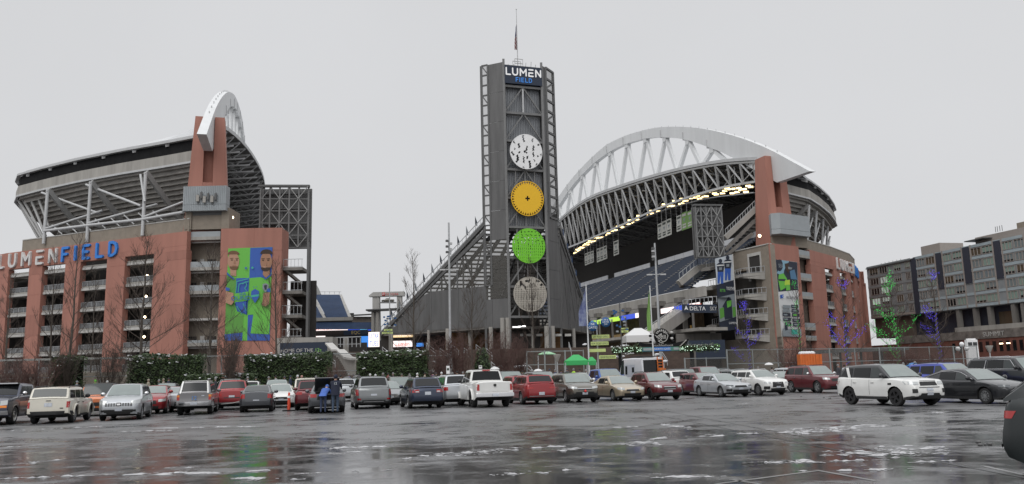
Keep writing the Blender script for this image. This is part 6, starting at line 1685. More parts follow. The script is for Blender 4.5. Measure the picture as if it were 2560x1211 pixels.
c = Car('estate_car', 'dark red estate facing right with a chrome-edged grille', 'car', dict(WAGON, L=4.46, H=1.6, W=1.8, wb=2.66, zt=[(0, .70), (.05, .80), (.45, .92), (1.2, 1.02), (2.3, 1.03), (3.9, 1.07), (4.4, 1.08), (4.46, 1.0)], rr=(3.95, 4.4), pil=(2.4, 3.35)), MAR, 1634, 50.2, -76, clad=.42, zh=(.70, .84), zg=(.62, .78), rimm=M_RIMD, htz=.05); c.rails(); c.end('grille_frame', 'f', -.36, .36, .74, .78, M_CHROME, eps=.02); c.end('grille_frame', 'f', -.34, .34, .61, .635, M_CHROME, eps=.02)
c = Car('suv', 'white SUV tail between the dark red estate and the dark truck', 'car', dict(SUV), W_, 1668, 59, 106, detail=1)
c = Car('suv', 'dark grey off-roader front between the red estate and silver sedan', 'car', dict(BOXY, H=1.78, W=1.9), DGR, 1704, 60, -76, detail=1, grm=M_CHROME)
c = Car('pickup_truck', 'dark red pickup cab behind the silver sedan', 'pickup truck', dict(PICKUP), MAR, 1758, 66, -76, detail=1, mirm=M_CHROME)
c = Car('suv', 'white SUV in the second row left of the white small crossover', 'car', dict(SUV), W_, 1800, 66, -74, detail=1); c.rails()
c = Car('sedan', 'dark brown hatchback mostly hidden behind the silver sedan', 'car', dict(WAGON, H=1.5), MAR, 1752, 55.5, -75, detail=1)
c = Car('sedan', 'silver sleek sedan facing right with slim dark headlamps', 'car', dict(SEDAN, L=4.63, H=1.42, W=1.8), SIL, 1802, 52.3, -75, headm=M_HEADD, zh=(.64, .72), zg=(.58, .70), rimm=M_RIM, rim='10', sidem=M_TINT); c.end('grille_bar', 'f', -.5, .5, .69, .715, M_CHROME, eps=.02); c.pair('fog_recess', 'f', .58, .84, .34, .48, M_GRILLE, eps=.012)
c = Car('crossover', 'white crossover facing right with a big black grille', 'car', dict(SUV, L=4.4, H=1.60, W=1.83), W_, 1893, 53.8, -73, zh=(.72, .82), zg=(.50, .82), rim='10', rimm=M_RIM, htz=.02); c.rails(M_RIM); c.pair('side_intake', 'f', .60, .86, .38, .56, M_GRILLE, eps=.012)
mb = MB()
for k in range(4): p = c.xyz(0, -.15 + .10 * k, .76) + Vector((.04, 0, 0)); mb.path([p + Vector((0, .06 * cos(t * pi / 5), .06 * sin(t * pi / 5))) for t in range(11)], .008, 4, 0, False)
mb.build('badge_rings', M_CHROME, c.root)
c = Car('estate_car', 'grey estate with silver roof rails behind the white crossover', 'car', dict(WAGON), GRY, 1842, 64, -76, detail=1); c.rails(M_RIM)
c = Car('sedan', 'black sedan between the white crossover and the maroon SUV', 'car', dict(SEDAN), BLK, 1944, 59.5, -76, detail=1)
c = Car('suv', 'maroon SUV with chrome mirror facing right before the orange skip', 'car', dict(SUV, L=4.82, W=1.94, H=1.78, wb=2.92, wr=.385, zt=[(0, .84), (.05, .98), (.4, 1.05), (1.3, 1.12), (2.3, 1.14), (4.0, 1.18), (4.75, 1.18), (4.82, 1.1)], ws=(1.3, 2.05), rr=(4.35, 4.74), pil=(2.5, 3.5)), MAR, 2036, 55.6, -75, mirm=M_CHROME, zh=(.84, .97), zg=(.74, .92), rimm=M_RIM, handm=M_CHROME); c.rails()
c = Car('suv', 'white SUV with black roof and wheels driving across the open lot', 'car', dict(SUV, L=4.6, W=1.9, H=1.72, wb=2.74, wr=.375, gc=.25, zt=[(0, .80), (.05, .98), (.4, 1.05), (1.15, 1.12), (2.2, 1.13), (3.7, 1.17), (4.5, 1.18), (4.6, 1.08)], rr=(4.1, 4.5), pil=(2.35, 3.45)), W_, 2217, 35.6, -73, roofm=BLK, allroof=True, mirm=BLK, clad=.43, rimm=M_RIMD, rim='5', zh=(.86, .98), zg=(.82, .98), yh=(.50, .95), htz=.02, handm=W_, group='cars moving through the lot')
c.end('lower_grille', 'f', -.52, .52, .36, .52, M_GRILLE, eps=.02, tw=.08); c.pair('fog_light', 'f', .60, .80, .54, .70, M_GRILLE, eps=.016); c.end('bonnet_lettering', 'f', -.4, .4, 1.005, 1.025, M_GRILLE, eps=.03); c.end('number_plate', 'f', -.16, .16, .62, .72, M_PLATE, eps=.024); c.end('lower_strip', 'f', -.5, .5, .74, .765, M_GRILLE, eps=.016)
for sg in (1, -1):
    c.gside('pillar_panel', sg, [(3.55, 1.16), (3.72, 1.17), (3.98, 1.60), (3.80, 1.60)], W_, .012); c.side('vent', sg, [(1.05, .86), (1.25, .86), (1.25, .94), (1.05, .94)], M_GRILLE, .01)
c = Car('suv', 'bright blue SUV behind the white SUV and the black sedan', 'car', dict(SUV, L=4.95, W=1.96, H=1.72), paint('violet_blue', (.035, .06, .36), .4), 2362, 44.5, -73, detail=1); c.rails()
c = Car('sedan', 'near-black sedan with chrome window line right of the white SUV', 'car', dict(SEDAN, L=4.9, W=1.86, H=1.44, wb=2.84, rr=(3.4, 4.55)), BLK, 2425, 35.8, -74, rim='10', rimm=M_RIM, headm=M_HEADD, zh=(.66, .76), zg=(.48, .66), handm=BLK, sidem=M_TINT)
for sg in (1, -1): 
    pts = [c.gx(x, sg * (c.gy(x, z) + .012), z) for x, z in ((1.45, .99), (2.15, 1.28), (2.7, 1.35), (3.3, 1.32), (3.9, 1.16), (4.15, 1.06))]; MB().path(pts, .014, 5).build('chrome_trim', M_CHROME, c.root)
c.end('bumper_trim', 'f', -.6, .6, .33, .36, M_CHROME, eps=.02)
c = Car('suv', 'large black SUV with silver roof rails at the far right', 'car', dict(SUV, L=5.6, W=2.04, H=1.93, wb=3.3, wr=.41, zt=[(0, .95), (.05, 1.12), (.5, 1.2), (1.5, 1.27), (5.5, 1.3), (5.6, 1.2)], ws=(1.5, 2.2), rr=(5.15, 5.5), pil=(2.8, 3.9, 4.0)), BLK, 2545, 43.5, -76, detail=2, box=.4); c.rails(M_CHROME)
for sg in (1, -1): c.gside('pillar_trim', sg, [(4.02, 1.33), (4.07, 1.33), (4.0, 1.80), (3.95, 1.80)], M_CHROME, .014)
for sg in (1, -1):
    pts = [c.gx(x, sg * (c.gy(x, z) + .012), z) for x, z in ((1.9, 1.32), (2.4, 1.78), (3.1, 1.81), (3.95, 1.80), (4.05, 1.33), (1.9, 1.31))]; MB().path(pts, .016, 5).build('chrome_trim', M_CHROME, c.root)
cl = 4.4
c = Car('suv', 'dark green-black SUV tail cut by the right edge, close to the camera', 'car', dict(SUV, L=cl, W=1.92, H=1.62, wb=2.68, wr=.37, zt=[(0, .80), (.05, .96), (.4, 1.03), (1.1, 1.10), (2.2, 1.12), (3.8, 1.17), (4.3, 1.17), (4.4, 1.08)], rr=(3.85, 4.34), hr=.72, tail=.86), mat('paint_deep_green_black', (.007, .011, .012), .3, coat=.35), (8.80, 10.7, 0), 0, -36, ztl=(.91, 1.01), yt=(.78, .925), rimm=M_RIMD, group='cars moving through the lot', leanr=[(.3, .10), (.55, 0), (.9, .05), (1.2, .10)])
c.end('bumper_trim', 'r', -.8, .8, .52, .56, M_PLAS, eps=.02); c.end('badge', 'r', -.1, .1, .9, .94, M_PLAS, eps=.012)
# truck on the advert gantry shelf
c = Car('display_truck', 'dark display pickup on the shelf of the far white gantry', 'pickup truck', PICKUP, BRZ, tuple(P(970, 756.5, 379)), 379, 180, detail=0, group=None)
# white camper van
VAN = dict(L=5.9, W=2.02, H=2.72, wb=3.66, fo=1.0, wr=.36, zt=[(0, .80), (.06, .98), (.5, 1.12), (.95, 1.22), (5.85, 1.22), (5.9, 1.15)], ws=(.95, 1.85), rr=(5.72, 5.86), pil=(2.3,), nose=.86, tail=.95, box=.9, hr=.90, quarter=False, ztl=(.8, 1.2), yt=(.88, .98))
c = Car('camper_van', 'white high-roofed camper van with an orange ladder on its rear', 'van', VAN, paint('van_white', (.62, .63, .65), 0), 1596, 66, 105, detail=1, rearm=M_TINT, wind=M_GLASSM, group='vans in the lot')
for sg in (1, -1):
    c.gside('window', sg, [(2.55, 1.45), (2.95, 1.45), (2.95, 2.1), (2.55, 2.1)], M_TINT, .02); c.gside('window', sg, [(3.9, 1.6), (4.3, 1.6), (4.3, 2.0), (3.9, 2.0)], M_TINT, .02); c.gside('door_panel', sg, [(2.45, 1.25), (4.45, 1.25), (4.45, 2.2), (2.45, 2.2)], paint('van_panel', (.50, .52, .57), 0) if sg == 1 else bpy.data.materials['paint_van_panel'], .01)
M_LAD = mat('orange_ladder', (.55, .15, .03), .5)
mb = MB()
for y in (-.35, -.80): mb.beam((-2.99, y, .9), (-2.93, y * .95, 2.75), .06)
for k in range(8): mb.beam((-2.99, -.35, 1.0 + .22 * k), (-2.99, -.80, 1.0 + .22 * k), .05)
mb.build('ladder', M_LAD, c.root); c.bx('ladder_crate', (-3.08, -.62, 1.45), (.3, .5, .8), M_LAD); mb = MB()
for k in range(5): mb.box((-.6 - .45 * k, 0, 2.78), (.08, 1.5, .06))
mb.beam((-.3, -.7, 2.80), (-2.6, -.7, 2.80), .06); mb.beam((-.3, .7, 2.80), (-2.6, .7, 2.80), .06); mb.build('roof_rack', M_PLAS, c.root)
# cars deep in the lot, only their roofs between the others
far = [(628, 66, W_, 'white'), (990, 70, DGR, 'charcoal'), (1100, 62, SIL, 'silver'), (1160, 72, W_, 'white'), (860, 64, SIL, 'silver'), (1400, 66, SIL, 'silver'), (900, 72, DBL, 'dark blue'), (420, 70, DGR, 'charcoal'), (1960, 70, SIL, 'silver'), (2180, 62, BLK, 'black'), (2250, 66, SIL, 'silver')]
wh = ['below the gap left of the red SUV', 'behind the grey-green off-roader', 'right of the navy estate', 'behind the silver SUV', 'behind the raised boot lid', 'behind the bronze crossover', 'under the first umbrellas', 'left of the canopied pickup', 'behind the black sedan', 'left of the blue umbrella', 'under the blue umbrella']
for (px, Y, m, cn), w in zip(far, wh):
    Car('sedan' if px % 4 else 'suv', '%s car roof in the back rows %s' % (cn, w), 'car', SEDAN if px % 4 else SUV, m, px, Y, 105 if px % 3 else -75, detail=0)
# ================================================================== VEGETATION
M_BARK = mat('grey_bark', (.085, .072, .060), .9, var=.3, vs=6); M_TWIG = mat('bare_twigs', (.075, .058, .048), .9); M_TWIGR = mat('reddish_twigs', (.105, .058, .050), .9)
def limb_path(p, d, L, r, rng, bend=.25, n=4, up=.25):
    pts = [p]; rs = [r]; d = d.normalized()
    for i in range(n):
        d = (d + Vector((rng.uniform(-bend, bend), rng.uniform(-bend, bend), rng.uniform(-bend, bend) * .6 + up / n))).normalized()
        p = p + d * (L / n); pts.append(p); rs.append(max(.008, r * (1 - .8 * (i + 1) / n)))
    return pts, rs
def bare_tree(seed, H=15.0, limbs=30, spread=4.2, low=.16):
    """one tree as meshes: trunk, then limbs each with its own twigs; also points for light strings"""
    rng = random.Random(seed); tr = MB()
    pts, rs = [], []
    x = y = 0
    for i in range(9):
        f = i / 8; pts.append(Vector((x, y, H * f))); rs.append(.145 * (1 - f) ** .8 * H / 15 + .015); x += rng.uniform(-.12, .12); y += rng.uniform(-.12, .12)
    rs[0] *= 1.35; tr.path(pts, rs, 8)
    lm = []; tips = []
    for k in range(limbs):
        f = low + (1 - low) * (k / limbs) ** .9; z = H * f; i = min(7, int(f * 8)); base = pts[i].lerp(pts[i + 1], f * 8 - i)
        a = k * 2.4 + rng.uniform(-.4, .4); L = spread * (1 - f) ** .62 * rng.uniform(.75, 1.15) + .5
        el = .35 + .75 * f; d = Vector((cos(a) * cos(el), sin(a) * cos(el), sin(el)))
        m = MB(); bp, br = limb_path(base, d, L, .016 + .036 * (1 - f) * H / 15, rng, .16, 5, .35); m.path(bp, br, 5, 0, False); lp = list(bp)
        for s_ in range(int(4 + L * 1.7)):
            g = rng.uniform(.15, 1); q = min(4, int(g * 5)); b2 = bp[q].lerp(bp[q + 1], g * 5 - q)
            dd = (bp[q + 1] - bp[q]).normalized() + Vector((rng.uniform(-1, 1), rng.uniform(-1, 1), rng.uniform(-.3, .9))) * .8
            L2 = L * (.15 + .32 * (1 - g)) * rng.uniform(.7, 1.2) + .3; sp, sr = limb_path(b2, dd, L2, .020, rng, .25, 3, .3); sr = [.013, .010, .008, .005]; m.path(sp, sr, 3, 0, False); lp += sp
            for t_ in range(4):
                g2 = rng.uniform(.2, 1); q2 = min(2, int(g2 * 3)); b3 = sp[q2].lerp(sp[q2 + 1], g2 * 3 - q2)
                d3 = (sp[q2 + 1] - sp[q2]).normalized() + Vector((rng.uniform(-1, 1), rng.uniform(-1, 1), rng.uniform(-.2, 1))) * .7
                tp, _ = limb_path(b3, d3, L2 * .5 * rng.uniform(.5, 1.2) + .15, .012, rng, .2, 2, .2); m.path(tp, [.008, .007, .005], 3, 0, False)
        lm.append(m.mesh('limb', [M_TWIG])); tips.append(lp)
    return tr.mesh('trunk', [M_BARK]), lm, pts, tips
TREES = [bare_tree(11, 15, 26, 4.6), bare_tree(12, 15, 23, 3.9), bare_tree(13, 15, 28, 5.0)]
def tree(px, Y, top, var, rz, label, sx=1.0, lights=None):
    p = P(px, 930, Y); zt = P(px, top, Y).z; k = zt / 15.0
    t = thing('bare_tree', label, 'tree', (p.x, Y, 0), 'leafless trees along the fence' if lights is None else 'leafless trees wound with lights'); t.rotation_euler = (0, 0, rz); t.scale = (k * sx, k * sx, k)
    tm, lm, pts, tips = TREES[var]
    for nm, me in [('trunk', tm)] + [('limb', m) for m in lm]:
        o = bpy.data.objects.new(nm, me); COL.objects.link(o); o.parent = t; WL[o.name] = Vector((0, 0, 0))
    if lights:
        rng = random.Random(int(px)); mb = MB(); m, dens = lights
        def dot(q, r=.030):
            a = [q + Vector(v) * r for v in ((1, 0, 0), (0, 1, 0), (-1, 0, 0), (0, -1, 0), (0, 0, 1), (0, 0, -1))]
            mb.add(a, ((0, 1, 4), (1, 2, 4), (2, 3, 4), (3, 0, 4), (1, 0, 5), (2, 1, 5), (3, 2, 5), (0, 3, 5)))
        z = .5
        while z < 9.5:
            i = min(7, int(z / 15 * 8)); c = pts[i].lerp(pts[i + 1], z / 15 * 8 - i); a = z * 9; dot(c + Vector((cos(a), sin(a), 0)) * (.24 - .012 * z)); z += .085
        for lp in tips:
            if rng.random() < dens:
                for q in lp:
                    if rng.random() < .6: dot(q + Vector((rng.uniform(-.15, .15),) * 3), .034)
                    if rng.random() < .5: dot(q + Vector((rng.uniform(-.3, .3), rng.uniform(-.3, .3), rng.uniform(-.2, .2))), .03)
        o = mb.build('string_lights', m, None, kind='stuff'); o.parent = t
tree(14, 100, 690, 1, .3, 'leafless tree at the far left edge before the first facade bay')
tree(122, 104, 640, 1, 1.7, 'slender leafless tree before the second pilaster from the left', .8)
tree(172, 99, 600, 1, 4.0, 'leafless tree in front of the pale L U letters of the wall sign', .95)
tree(226, 106, 690, 1, 2.6, 'thin leafless tree in front of the third facade bay', .7)
tree(353, 97, 606, 2, .9, 'large spreading leafless tree before the lamp-lit facade bay', 1.15)
tree(524, 96, 625, 0, 2.2, 'leafless tree before the recessed balconies left of the poster', 1.1)
tree(688, 98, 665, 2, 5.1, 'leafless tree overlapping the right edge of the soccer poster', .95)
tree(1037, 104, 640, 1, .1, 'leafless tree before the low end of the bleacher flank', .9)
tree(1182, 100, 700, 0, 3.3, 'leafless tree below the left tower wing', .95)
tree(1336, 102, 655, 1, 1.2, 'tall leafless tree growing in front of the grey-beige disc', .75)
L_BLUE = glow('blue_fairy_light', (.10, .06, 1.0), 2.0); L_GREEN = glow('green_fairy_light', (.04, .80, .10), 1.5)
tree(1876, 118, 760, 0, 1.0, 'leafless tree wound with blue lights before the zigzag balconies', 1.15, (L_BLUE, .42))
tree(2004, 118, 715, 1, 2.0, 'leafless tree with a green-lit trunk before the tall schedule banner', 1.1, (L_GREEN, .2))
tree(2122, 122, 700, 0, 3.0, 'leafless tree wound with blue lights before the curved facade bays', 1.1, (L_BLUE, .25))
tree(2248, 128, 690, 2, 4.0, 'leafless tree wound with green lights left of the office block bays', 1.1, (L_GREEN, .5))
tree(2356, 126, 688, 1, 5.0, 'leafless tree wound with blue lights in front of the office block', 1.25, (L_BLUE, .35))
def bush_mesh(seed, w, h, m, n=26):
    rng = random.Random(seed); mb = MB()
    for k in range(n):
        a = rng.uniform(0, 2 * pi); d = Vector((cos(a) * rng.uniform(.15, .8), sin(a) * rng.uniform(.1, .6), 1)); b = Vector((rng.uniform(-.25, .25) * w, rng.uniform(-.3, .3), 0))
        bp, br = limb_path(b, d, h * rng.uniform(.75, 1.1), .03, rng, .18, 4, .2); mb.path(bp, br, 4, 0, False)
        for s_ in range(8):
            g = rng.uniform(.2, 1); q = min(3, int(g * 4)); b2 = bp[q].lerp(bp[q + 1], g * 4 - q)
            sp, sr = limb_path(b2, (bp[q + 1] - bp[q]).normalized() + Vector((rng.uniform(-1, 1), rng.uniform(-1, 1), rng.uniform(-.2, .8))) * .7, h * .4 * rng.uniform(.5, 1), .014, rng, .22, 3, .15); mb.path(sp, [.014, .011, .008, .005], 3, 0, False)
            for t_ in range(4):
                b3 = sp[1].lerp(sp[3], rng.random()); tp, _ = limb_path(b3, Vector((rng.uniform(-1, 1), rng.uniform(-1, 1), rng.uniform(-.1, 1))), h * .16, .008, rng, .2, 2, .1); mb.path(tp, [.009, .007, .005], 3, 0, False)
    return mb.mesh('stem_core', [m])
BM = [bush_mesh(1, 1.6, 3.6, M_TWIGR), bush_mesh(2, 2.4, 3.0, M_TWIGR), bush_mesh(3, 1.8, 3.4, M_TWIG)]
for i, (px, Y, sc_x, top, v, lb) in enumerate(((30, 88, 1.5, 898, 1, 'brown leafless bush at the far left below the facade'), (92, 87, 1.6, 893, 1, 'brown leafless bush right of the leftmost bush'), (165, 90, 1.3, 884, 2, 'brown leafless bush before the dark green shrub on the left'), (272, 86, 1.4, 872, 2, 'wide open leafless shrub left of the snowy hedge'), (572, 86, 1.2, 845, 2, 'tall fan-shaped leafless shrub between the two long hedges'),
      (840, 87, .6, 915, 1, 'small rusty bush right of the longest hedge'), (1098, 92, 1.3, 862, 0, 'reddish leafless bush left of the parking notice'), (1155, 93, 1.2, 856, 0, 'reddish leafless bush behind the small grey notice post'), (1262, 95, 1.2, 850, 0, 'reddish leafless bush right of the small round green bush'), (1296, 98, .9, 868, 0, 'thin reddish bush left of the galvanised gate frames'), (1985, 104, 1.5, 872, 0, 'reddish leafless bush left of the orange skips'), (2265, 112, 1.3, 880, 1, 'brown leafless bush behind the fence under the green-lit tree'), (2330, 112, 1.2, 884, 1, 'brown leafless bush behind the fence left of the blue-lit trunk'))):
    p = P(px, 930, Y); zt = P(px, top, Y).z
    t = thing('bare_bush', lb, 'bush', (p.x, Y, 0), 'leafless bushes along the lot'); t.scale = (sc_x, sc_x, zt / 3.5); t.rotation_euler = (0, 0, i * 1.3)
    o = bpy.data.objects.new('stem_core', BM[v]); COL.objects.link(o); o.parent = t
def leaf_mat():
    m = mat('hedge_leaf', (.028, .052, .018), .55); nt = m.node_tree; oi = nt.nodes.new('ShaderNodeNewGeometry'); n = nt.nodes.new('ShaderNodeValToRGB')
    n.color_ramp.elements[0].color = (.014, .028, .010, 1); n.color_ramp.elements[1].color = (.062, .100, .032, 1)
    nt.links.new(oi.outputs['Random Per Island'], n.inputs[0]); nt.links.new(n.outputs[0], nt.nodes['Principled BSDF'].inputs['Base Color']); return m
M_LEAF = leaf_mat()
def hedge(px0, px1, top, Y, label, dens=1.0, rnd=False):
    a = P(px0, 930, Y); b = P(px1, 930, Y); zt = P((px0 + px1) / 2, top, Y).z; L = b.x - a.x; D = 2.2
    t = thing('hedge', label, 'hedge', ((a.x + b.x) / 2, Y, 0)); rng = random.Random(int(px0)); ln = MB(); sn = MB()
    for k in range(int(L * 620 * dens)):
        u = rng.random(); v = rng.random(); z0 = .25 + (zt - .25) * v
        f = rng.choice((0, 0, 0, 1, 2))
        dep = abs(rng.gauss(0, .16))
        if f == 0: p = Vector((a.x + L * u, Y - D / 2 + dep, z0))
        elif f == 1: p = Vector((a.x + L * u, Y - D / 2 + D * rng.random(), zt - dep))
        else: p = Vector((a.x + dep if rng.random() < .5 else b.x - dep, Y - D / 2 + D * rng.random(), z0))
        if rnd:
            q = Vector((rng.gauss(0, 1), rng.gauss(0, 1), rng.gauss(0, 1))).normalized() * (1 - dep * .8); p = Vector(((a.x + b.x) / 2 + q.x * L / 2, Y + q.y * L / 2, zt * .54 + q.z * zt * .46))
        w = .30 * noise.noise(p * .8) + .16 * noise.noise(p * 2.3)
        p += Vector((w * .6 if f == 2 else 0, -w if f != 1 else 0, w if f == 1 or v > .93 else 0))
        d = Vector((rng.uniform(-1, 1), rng.uniform(-1, .3), rng.uniform(-.5, .9))).normalized(); e = d.orthogonal().normalized(); s_ = rng.uniform(.10, .19)
        ln.add([p - d * s_, p + e * s_ * .42, p + d * s_, p - e * s_ * .42], ((0, 1, 2, 3),))
    ln.build('foliage', M_LEAF, t, kind='stuff')
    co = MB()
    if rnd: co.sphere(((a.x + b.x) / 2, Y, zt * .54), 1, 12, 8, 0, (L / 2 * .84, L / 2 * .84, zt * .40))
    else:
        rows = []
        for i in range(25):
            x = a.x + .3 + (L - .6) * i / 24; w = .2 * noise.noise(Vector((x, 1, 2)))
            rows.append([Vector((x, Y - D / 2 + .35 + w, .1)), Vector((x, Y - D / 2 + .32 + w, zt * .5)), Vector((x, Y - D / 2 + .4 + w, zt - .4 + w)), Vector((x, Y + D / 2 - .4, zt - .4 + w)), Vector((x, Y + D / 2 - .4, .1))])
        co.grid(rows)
    co.build('stem_core', M_STEELD if False else mat('hedge_inner_shade', (.012, .014, .008), .9) if 'hedge_inner_shade' not in bpy.data.materials else bpy.data.materials['hedge_inner_shade'], t)  # solid near-black core paints the shade deep inside the hedge
    for k in range(int(L * 3.4)):
        x = a.x + L * rng.random(); z = zt - abs(rng.gauss(.35, .5)) + .1; y = Y - D / 2 - .05
        if rng.random() < .35: z = zt + .02; y = Y - D / 2 + rng.random() * .8
        for j in range(rng.randint(1, 3)): sn.sphere((x + rng.uniform(-.25, .25), y + rng.uniform(-.05, .1), z + rng.uniform(-.08, .08)), rng.uniform(.04, .12), 6, 4, 0, (1.4, .9, .6))
    if not rnd: sn.build('snow_clump', M_SNOW, t, kind='stuff')
hedge(140, 207, 893, 91, 'short dark green shrub among brown bushes on the left')
hedge(328, 507, 889, 91, 'clipped green hedge with the most snow, left of the fan-shaped shrub')
hedge(617, 827, 886, 90, 'longest clipped green hedge, below the dark twelves banner')
hedge(895, 1070, 880, 92, 'clipped green hedge with snow specks below the small screens')
hedge(1186, 1226, 868, 93, 'small round green bush right of the reddish bushes', .9, True)
hedge(470, 640, 936, 88, 'low dark hedge behind the cars left of the longest hedge', .6); hedge(1070, 1330, 938, 97, 'low dark hedge behind the white pickup', .4)

# ================================================================== FENCES
def fence(pts, ztop, label, nper, mesh=True, mid=.55):
    pts = [Vector((x, y, 0)) for x, y in pts]; f = thing('fence', label, 'fence', pts[0])
    for a, b in zip(pts[:-1], pts[1:]):
        n = max(1, round((b - a).length / nper))
        for k in range(n + 1):
            if k == n and b is not pts[-1]: continue
            p = a.lerp(b, k / n); MB().beam(p, p + Z * ztop, .17 if k % 3 == 0 else .11).build('post', M_FRAIL, f)
        for k in range(n):
            p, q = a.lerp(b, k / n), a.lerp(b, (k + 1) / n); d = (q - p).normalized() * .1
            for zf in (.03, mid, 1.0): MB().beam(p + d + Z * (ztop * zf - (.1 if zf == 1 else 0)), q - d + Z * (ztop * zf - (.1 if zf == 1 else 0)), .10).build('rail', M_FRAIL, f)
            if mesh: MB().prism([p + d + Z * .2, q - d + Z * .2, q - d + Z * (ztop - .2), p + d + Z * (ztop - .2)], Vector((.01, .02, 0))).build('mesh_panel', M_FENCE, f)
fence([XY(-60, 900, 92), XY(700, 900, 97), XY(900, 900, 99)], 4.75, 'long galvanised mesh fence behind the hedges on the left', 6.5)
fence([XY(900, 900, 99), XY(1130, 900, 101)], 4.3, 'galvanised mesh fence behind the hedge with snow specks', 5)
fence([XY(1317, 900, 101), XY(1362, 900, 101), XY(1413, 900, 102), XY(1459, 900, 102)], 4.5, 'open galvanised gate frames left of the green canopy', 9, False, .62)
fence([XY(1818, 900, 112), XY(1945, 900, 115), XY(2075, 900, 119), XY(2200, 900, 122), XY(2445, 900, 128)], 4.35, 'galvanised mesh fence behind the cars on the right', 5)
fence([XY(1712, 905, 108), XY(1818, 905, 111)], 3.3, 'lower galvanised fence right of the north gate', 3.5)
# retaining wall behind the left hedges
a, b = P(-80, 900, 100), P(520, 900, 103)
lw = thing('retaining_wall', 'low brown retaining wall below the left facade', 'wall', (a.x, a.y, 0)); MB().prism([Vector((a.x, a.y, 0)), Vector((b.x, b.y, 0)), Vector((b.x, b.y + 1, 0)), Vector((a.x, a.y + 1, 0))], Z * 3.2).build('wall_panel', M_TAN, lw); MB().beam(Vector((a.x, a.y, 4.9)), Vector((b.x, b.y, 4.9)), .5, .25).build('rail', M_CONC, lw)

# ================================================================== POLES, SIGNS, FLAGS
def pole_thing(nm, label, cat, px, y0, y1, Y, r=.16, m=None, group=None):
    p = P(px, y1, Y); top = P(px, y0, Y).z; t = thing(nm, label, cat, (p.x, Y, 0), group); MB().tube((p.x, Y, 0), (p.x, Y, top), r * 1.3, r * .8, 10).build('pole', m or M_RAIL, t); return t, Vector((p.x, Y, top))
for px, pt, lb, arm, sp in ((1126, 557, 'tall grey light pole in front of the bleacher flank', 675, 610), (1652, 608, 'tall grey light pole with loudspeakers before the right stand', 687, 628)):
    t, top = pole_thing('light_pole', lb, 'light pole', px, pt, 900, 126, .17)
    z = P(px, arm, 126).z
    for sg in (-1, 1):
        mb = MB(); c = Vector((top.x, 126, z)); mb.tube(c, c + Vector((sg * .8, 0, .1)), .06); mb.box(c + Vector((sg * 1.05, 0, .02)), (.85, .4, .2)); mb.build('lamp_head', M_STEELL, t)
    for k in range(5):
        q = Vector((top.x - .35 if px > 1500 else top.x + (.3 if k % 2 else -.3), 125.8, P(px, sp + 7 * (k - 1), 126).z)); MB().box(q, (.34, .4, .32), 0, .4).build('loudspeaker', M_STEELL if k % 2 else M_STEELD, t)
def flagpole(px, y0, y1, Y, m, lb, dx, w, ht):
    t, top = pole_thing('flagpole', lb, 'flagpole', px, y0, y1, Y, .085, M_STEELW); mb = MB(); rows = []
    for i in range(10):
        f = i / 9; rows.append([top + Vector((dx * (.08 + w * (j / 5) * (.35 + .65 * min(1, f * 2))), .12 * sin(j * 2.0 + f * 3), -.25 - ht * f - .22 * j * (1 - f))) for j in range(6)])
    mb.grid(rows); mb.build('flag', m, t); MB().sphere(top + Z * .08, .12).build('finial', M_STEELL, t); return t, top
_, t12 = flagpole(1474, 716, 945, 104, mat('navy_flag', (.02, .03, .16), .8, c2=(.3, .34, .45), var=.3, vs=1.1), 'white flagpole with a limp navy and white flag beside the steep mesh flank', -1, 1.0, 4.8)
_, t13 = flagpole(1634, 718, 900, 110, mat('green_flag', (.20, .36, .10), .8), 'white flagpole with a long green banner before the led ribbon', -1, .55, 5.6)
M_SIGNB = mat('round_sign_blue', (.025, .10, .26), .5); M_LIME = mat('lime_sign', (.50, .60, .22), .5, var=.06, vs=2); M_INK = mat('dark_ink', (.05, .06, .05), .6)
def round_sign(px, py, r, Y, lines, lb):
    c = P(px, py, Y); t = thing('round_sign', lb, 'sign', c); MB().lathe(c, [(.001, -.05), (r, -.05), (r, .05), (.001, .05)], 28, 0, 'y').build('disc_face', M_SIGNB, t)
    n = len(lines)
    for i, l in enumerate(lines): text('lettering', l, c + Vector((0, -.06, r * .62 - (i + .62) * 1.35 * r / n)), (1, 0, 0), Z, r * (.62 if n < 3 else .46), M_WHITE, t, .01)
round_sign(1482, 816, .63, 103.6, ('NE', 'GATES'), 'round blue sign reading NE gates on the white flagpole')
round_sign(1514, 806, .64, 106, ('NW, W & SW', 'GATES', 'SW'), 'round blue sign for the west gates, right of the NE one')
sp, _ = pole_thing('sign_post', 'grey post carrying the lime direction signs', 'post', 1497, 800, 945, 105, .09)
def board_sign(x0, y0, x1, y1, Y, tx, lb):
    a, b = P(x0, y1, Y), P(x1, y0, Y); c = (a + b) / 2; t = thing('direction_sign', lb, 'sign', c, 'lime direction signs')
    MB().box(c, (b.x - a.x, .14, b.z - a.z)).build('sign_board', M_LIME, t)
    if tx: text('lettering', tx, Vector((c.x, c.y - .08, c.z - (b.z - a.z) * .28)), (1, 0, 0), Z, (b.z - a.z) * .74, M_INK, t, .01, 'CENTER', .47 if len(tx) > 20 else .66)
    for k in (-.42, .42): MB().beam(c + Vector(((b.x - a.x) * k, .1, (b.z - a.z) / 2)), c + Vector(((b.x - a.x) * k, .1, (b.z - a.z) / 2 + .12)), .05).build('bracket', M_STEELD, t)
board_sign(1480, 837, 1523, 847, 104.5, 'S.W. TICKET OFFICE', 'lime sign reading SW ticket office, topmost of the four')
board_sign(1477, 854, 1521, 864, 104.4, 'N.W. TICKET OFFICE', 'lime sign reading NW ticket office, second from the top')
board_sign(1471, 872, 1514, 881, 104.3, '', 'blank lime sign on the grey sign post')
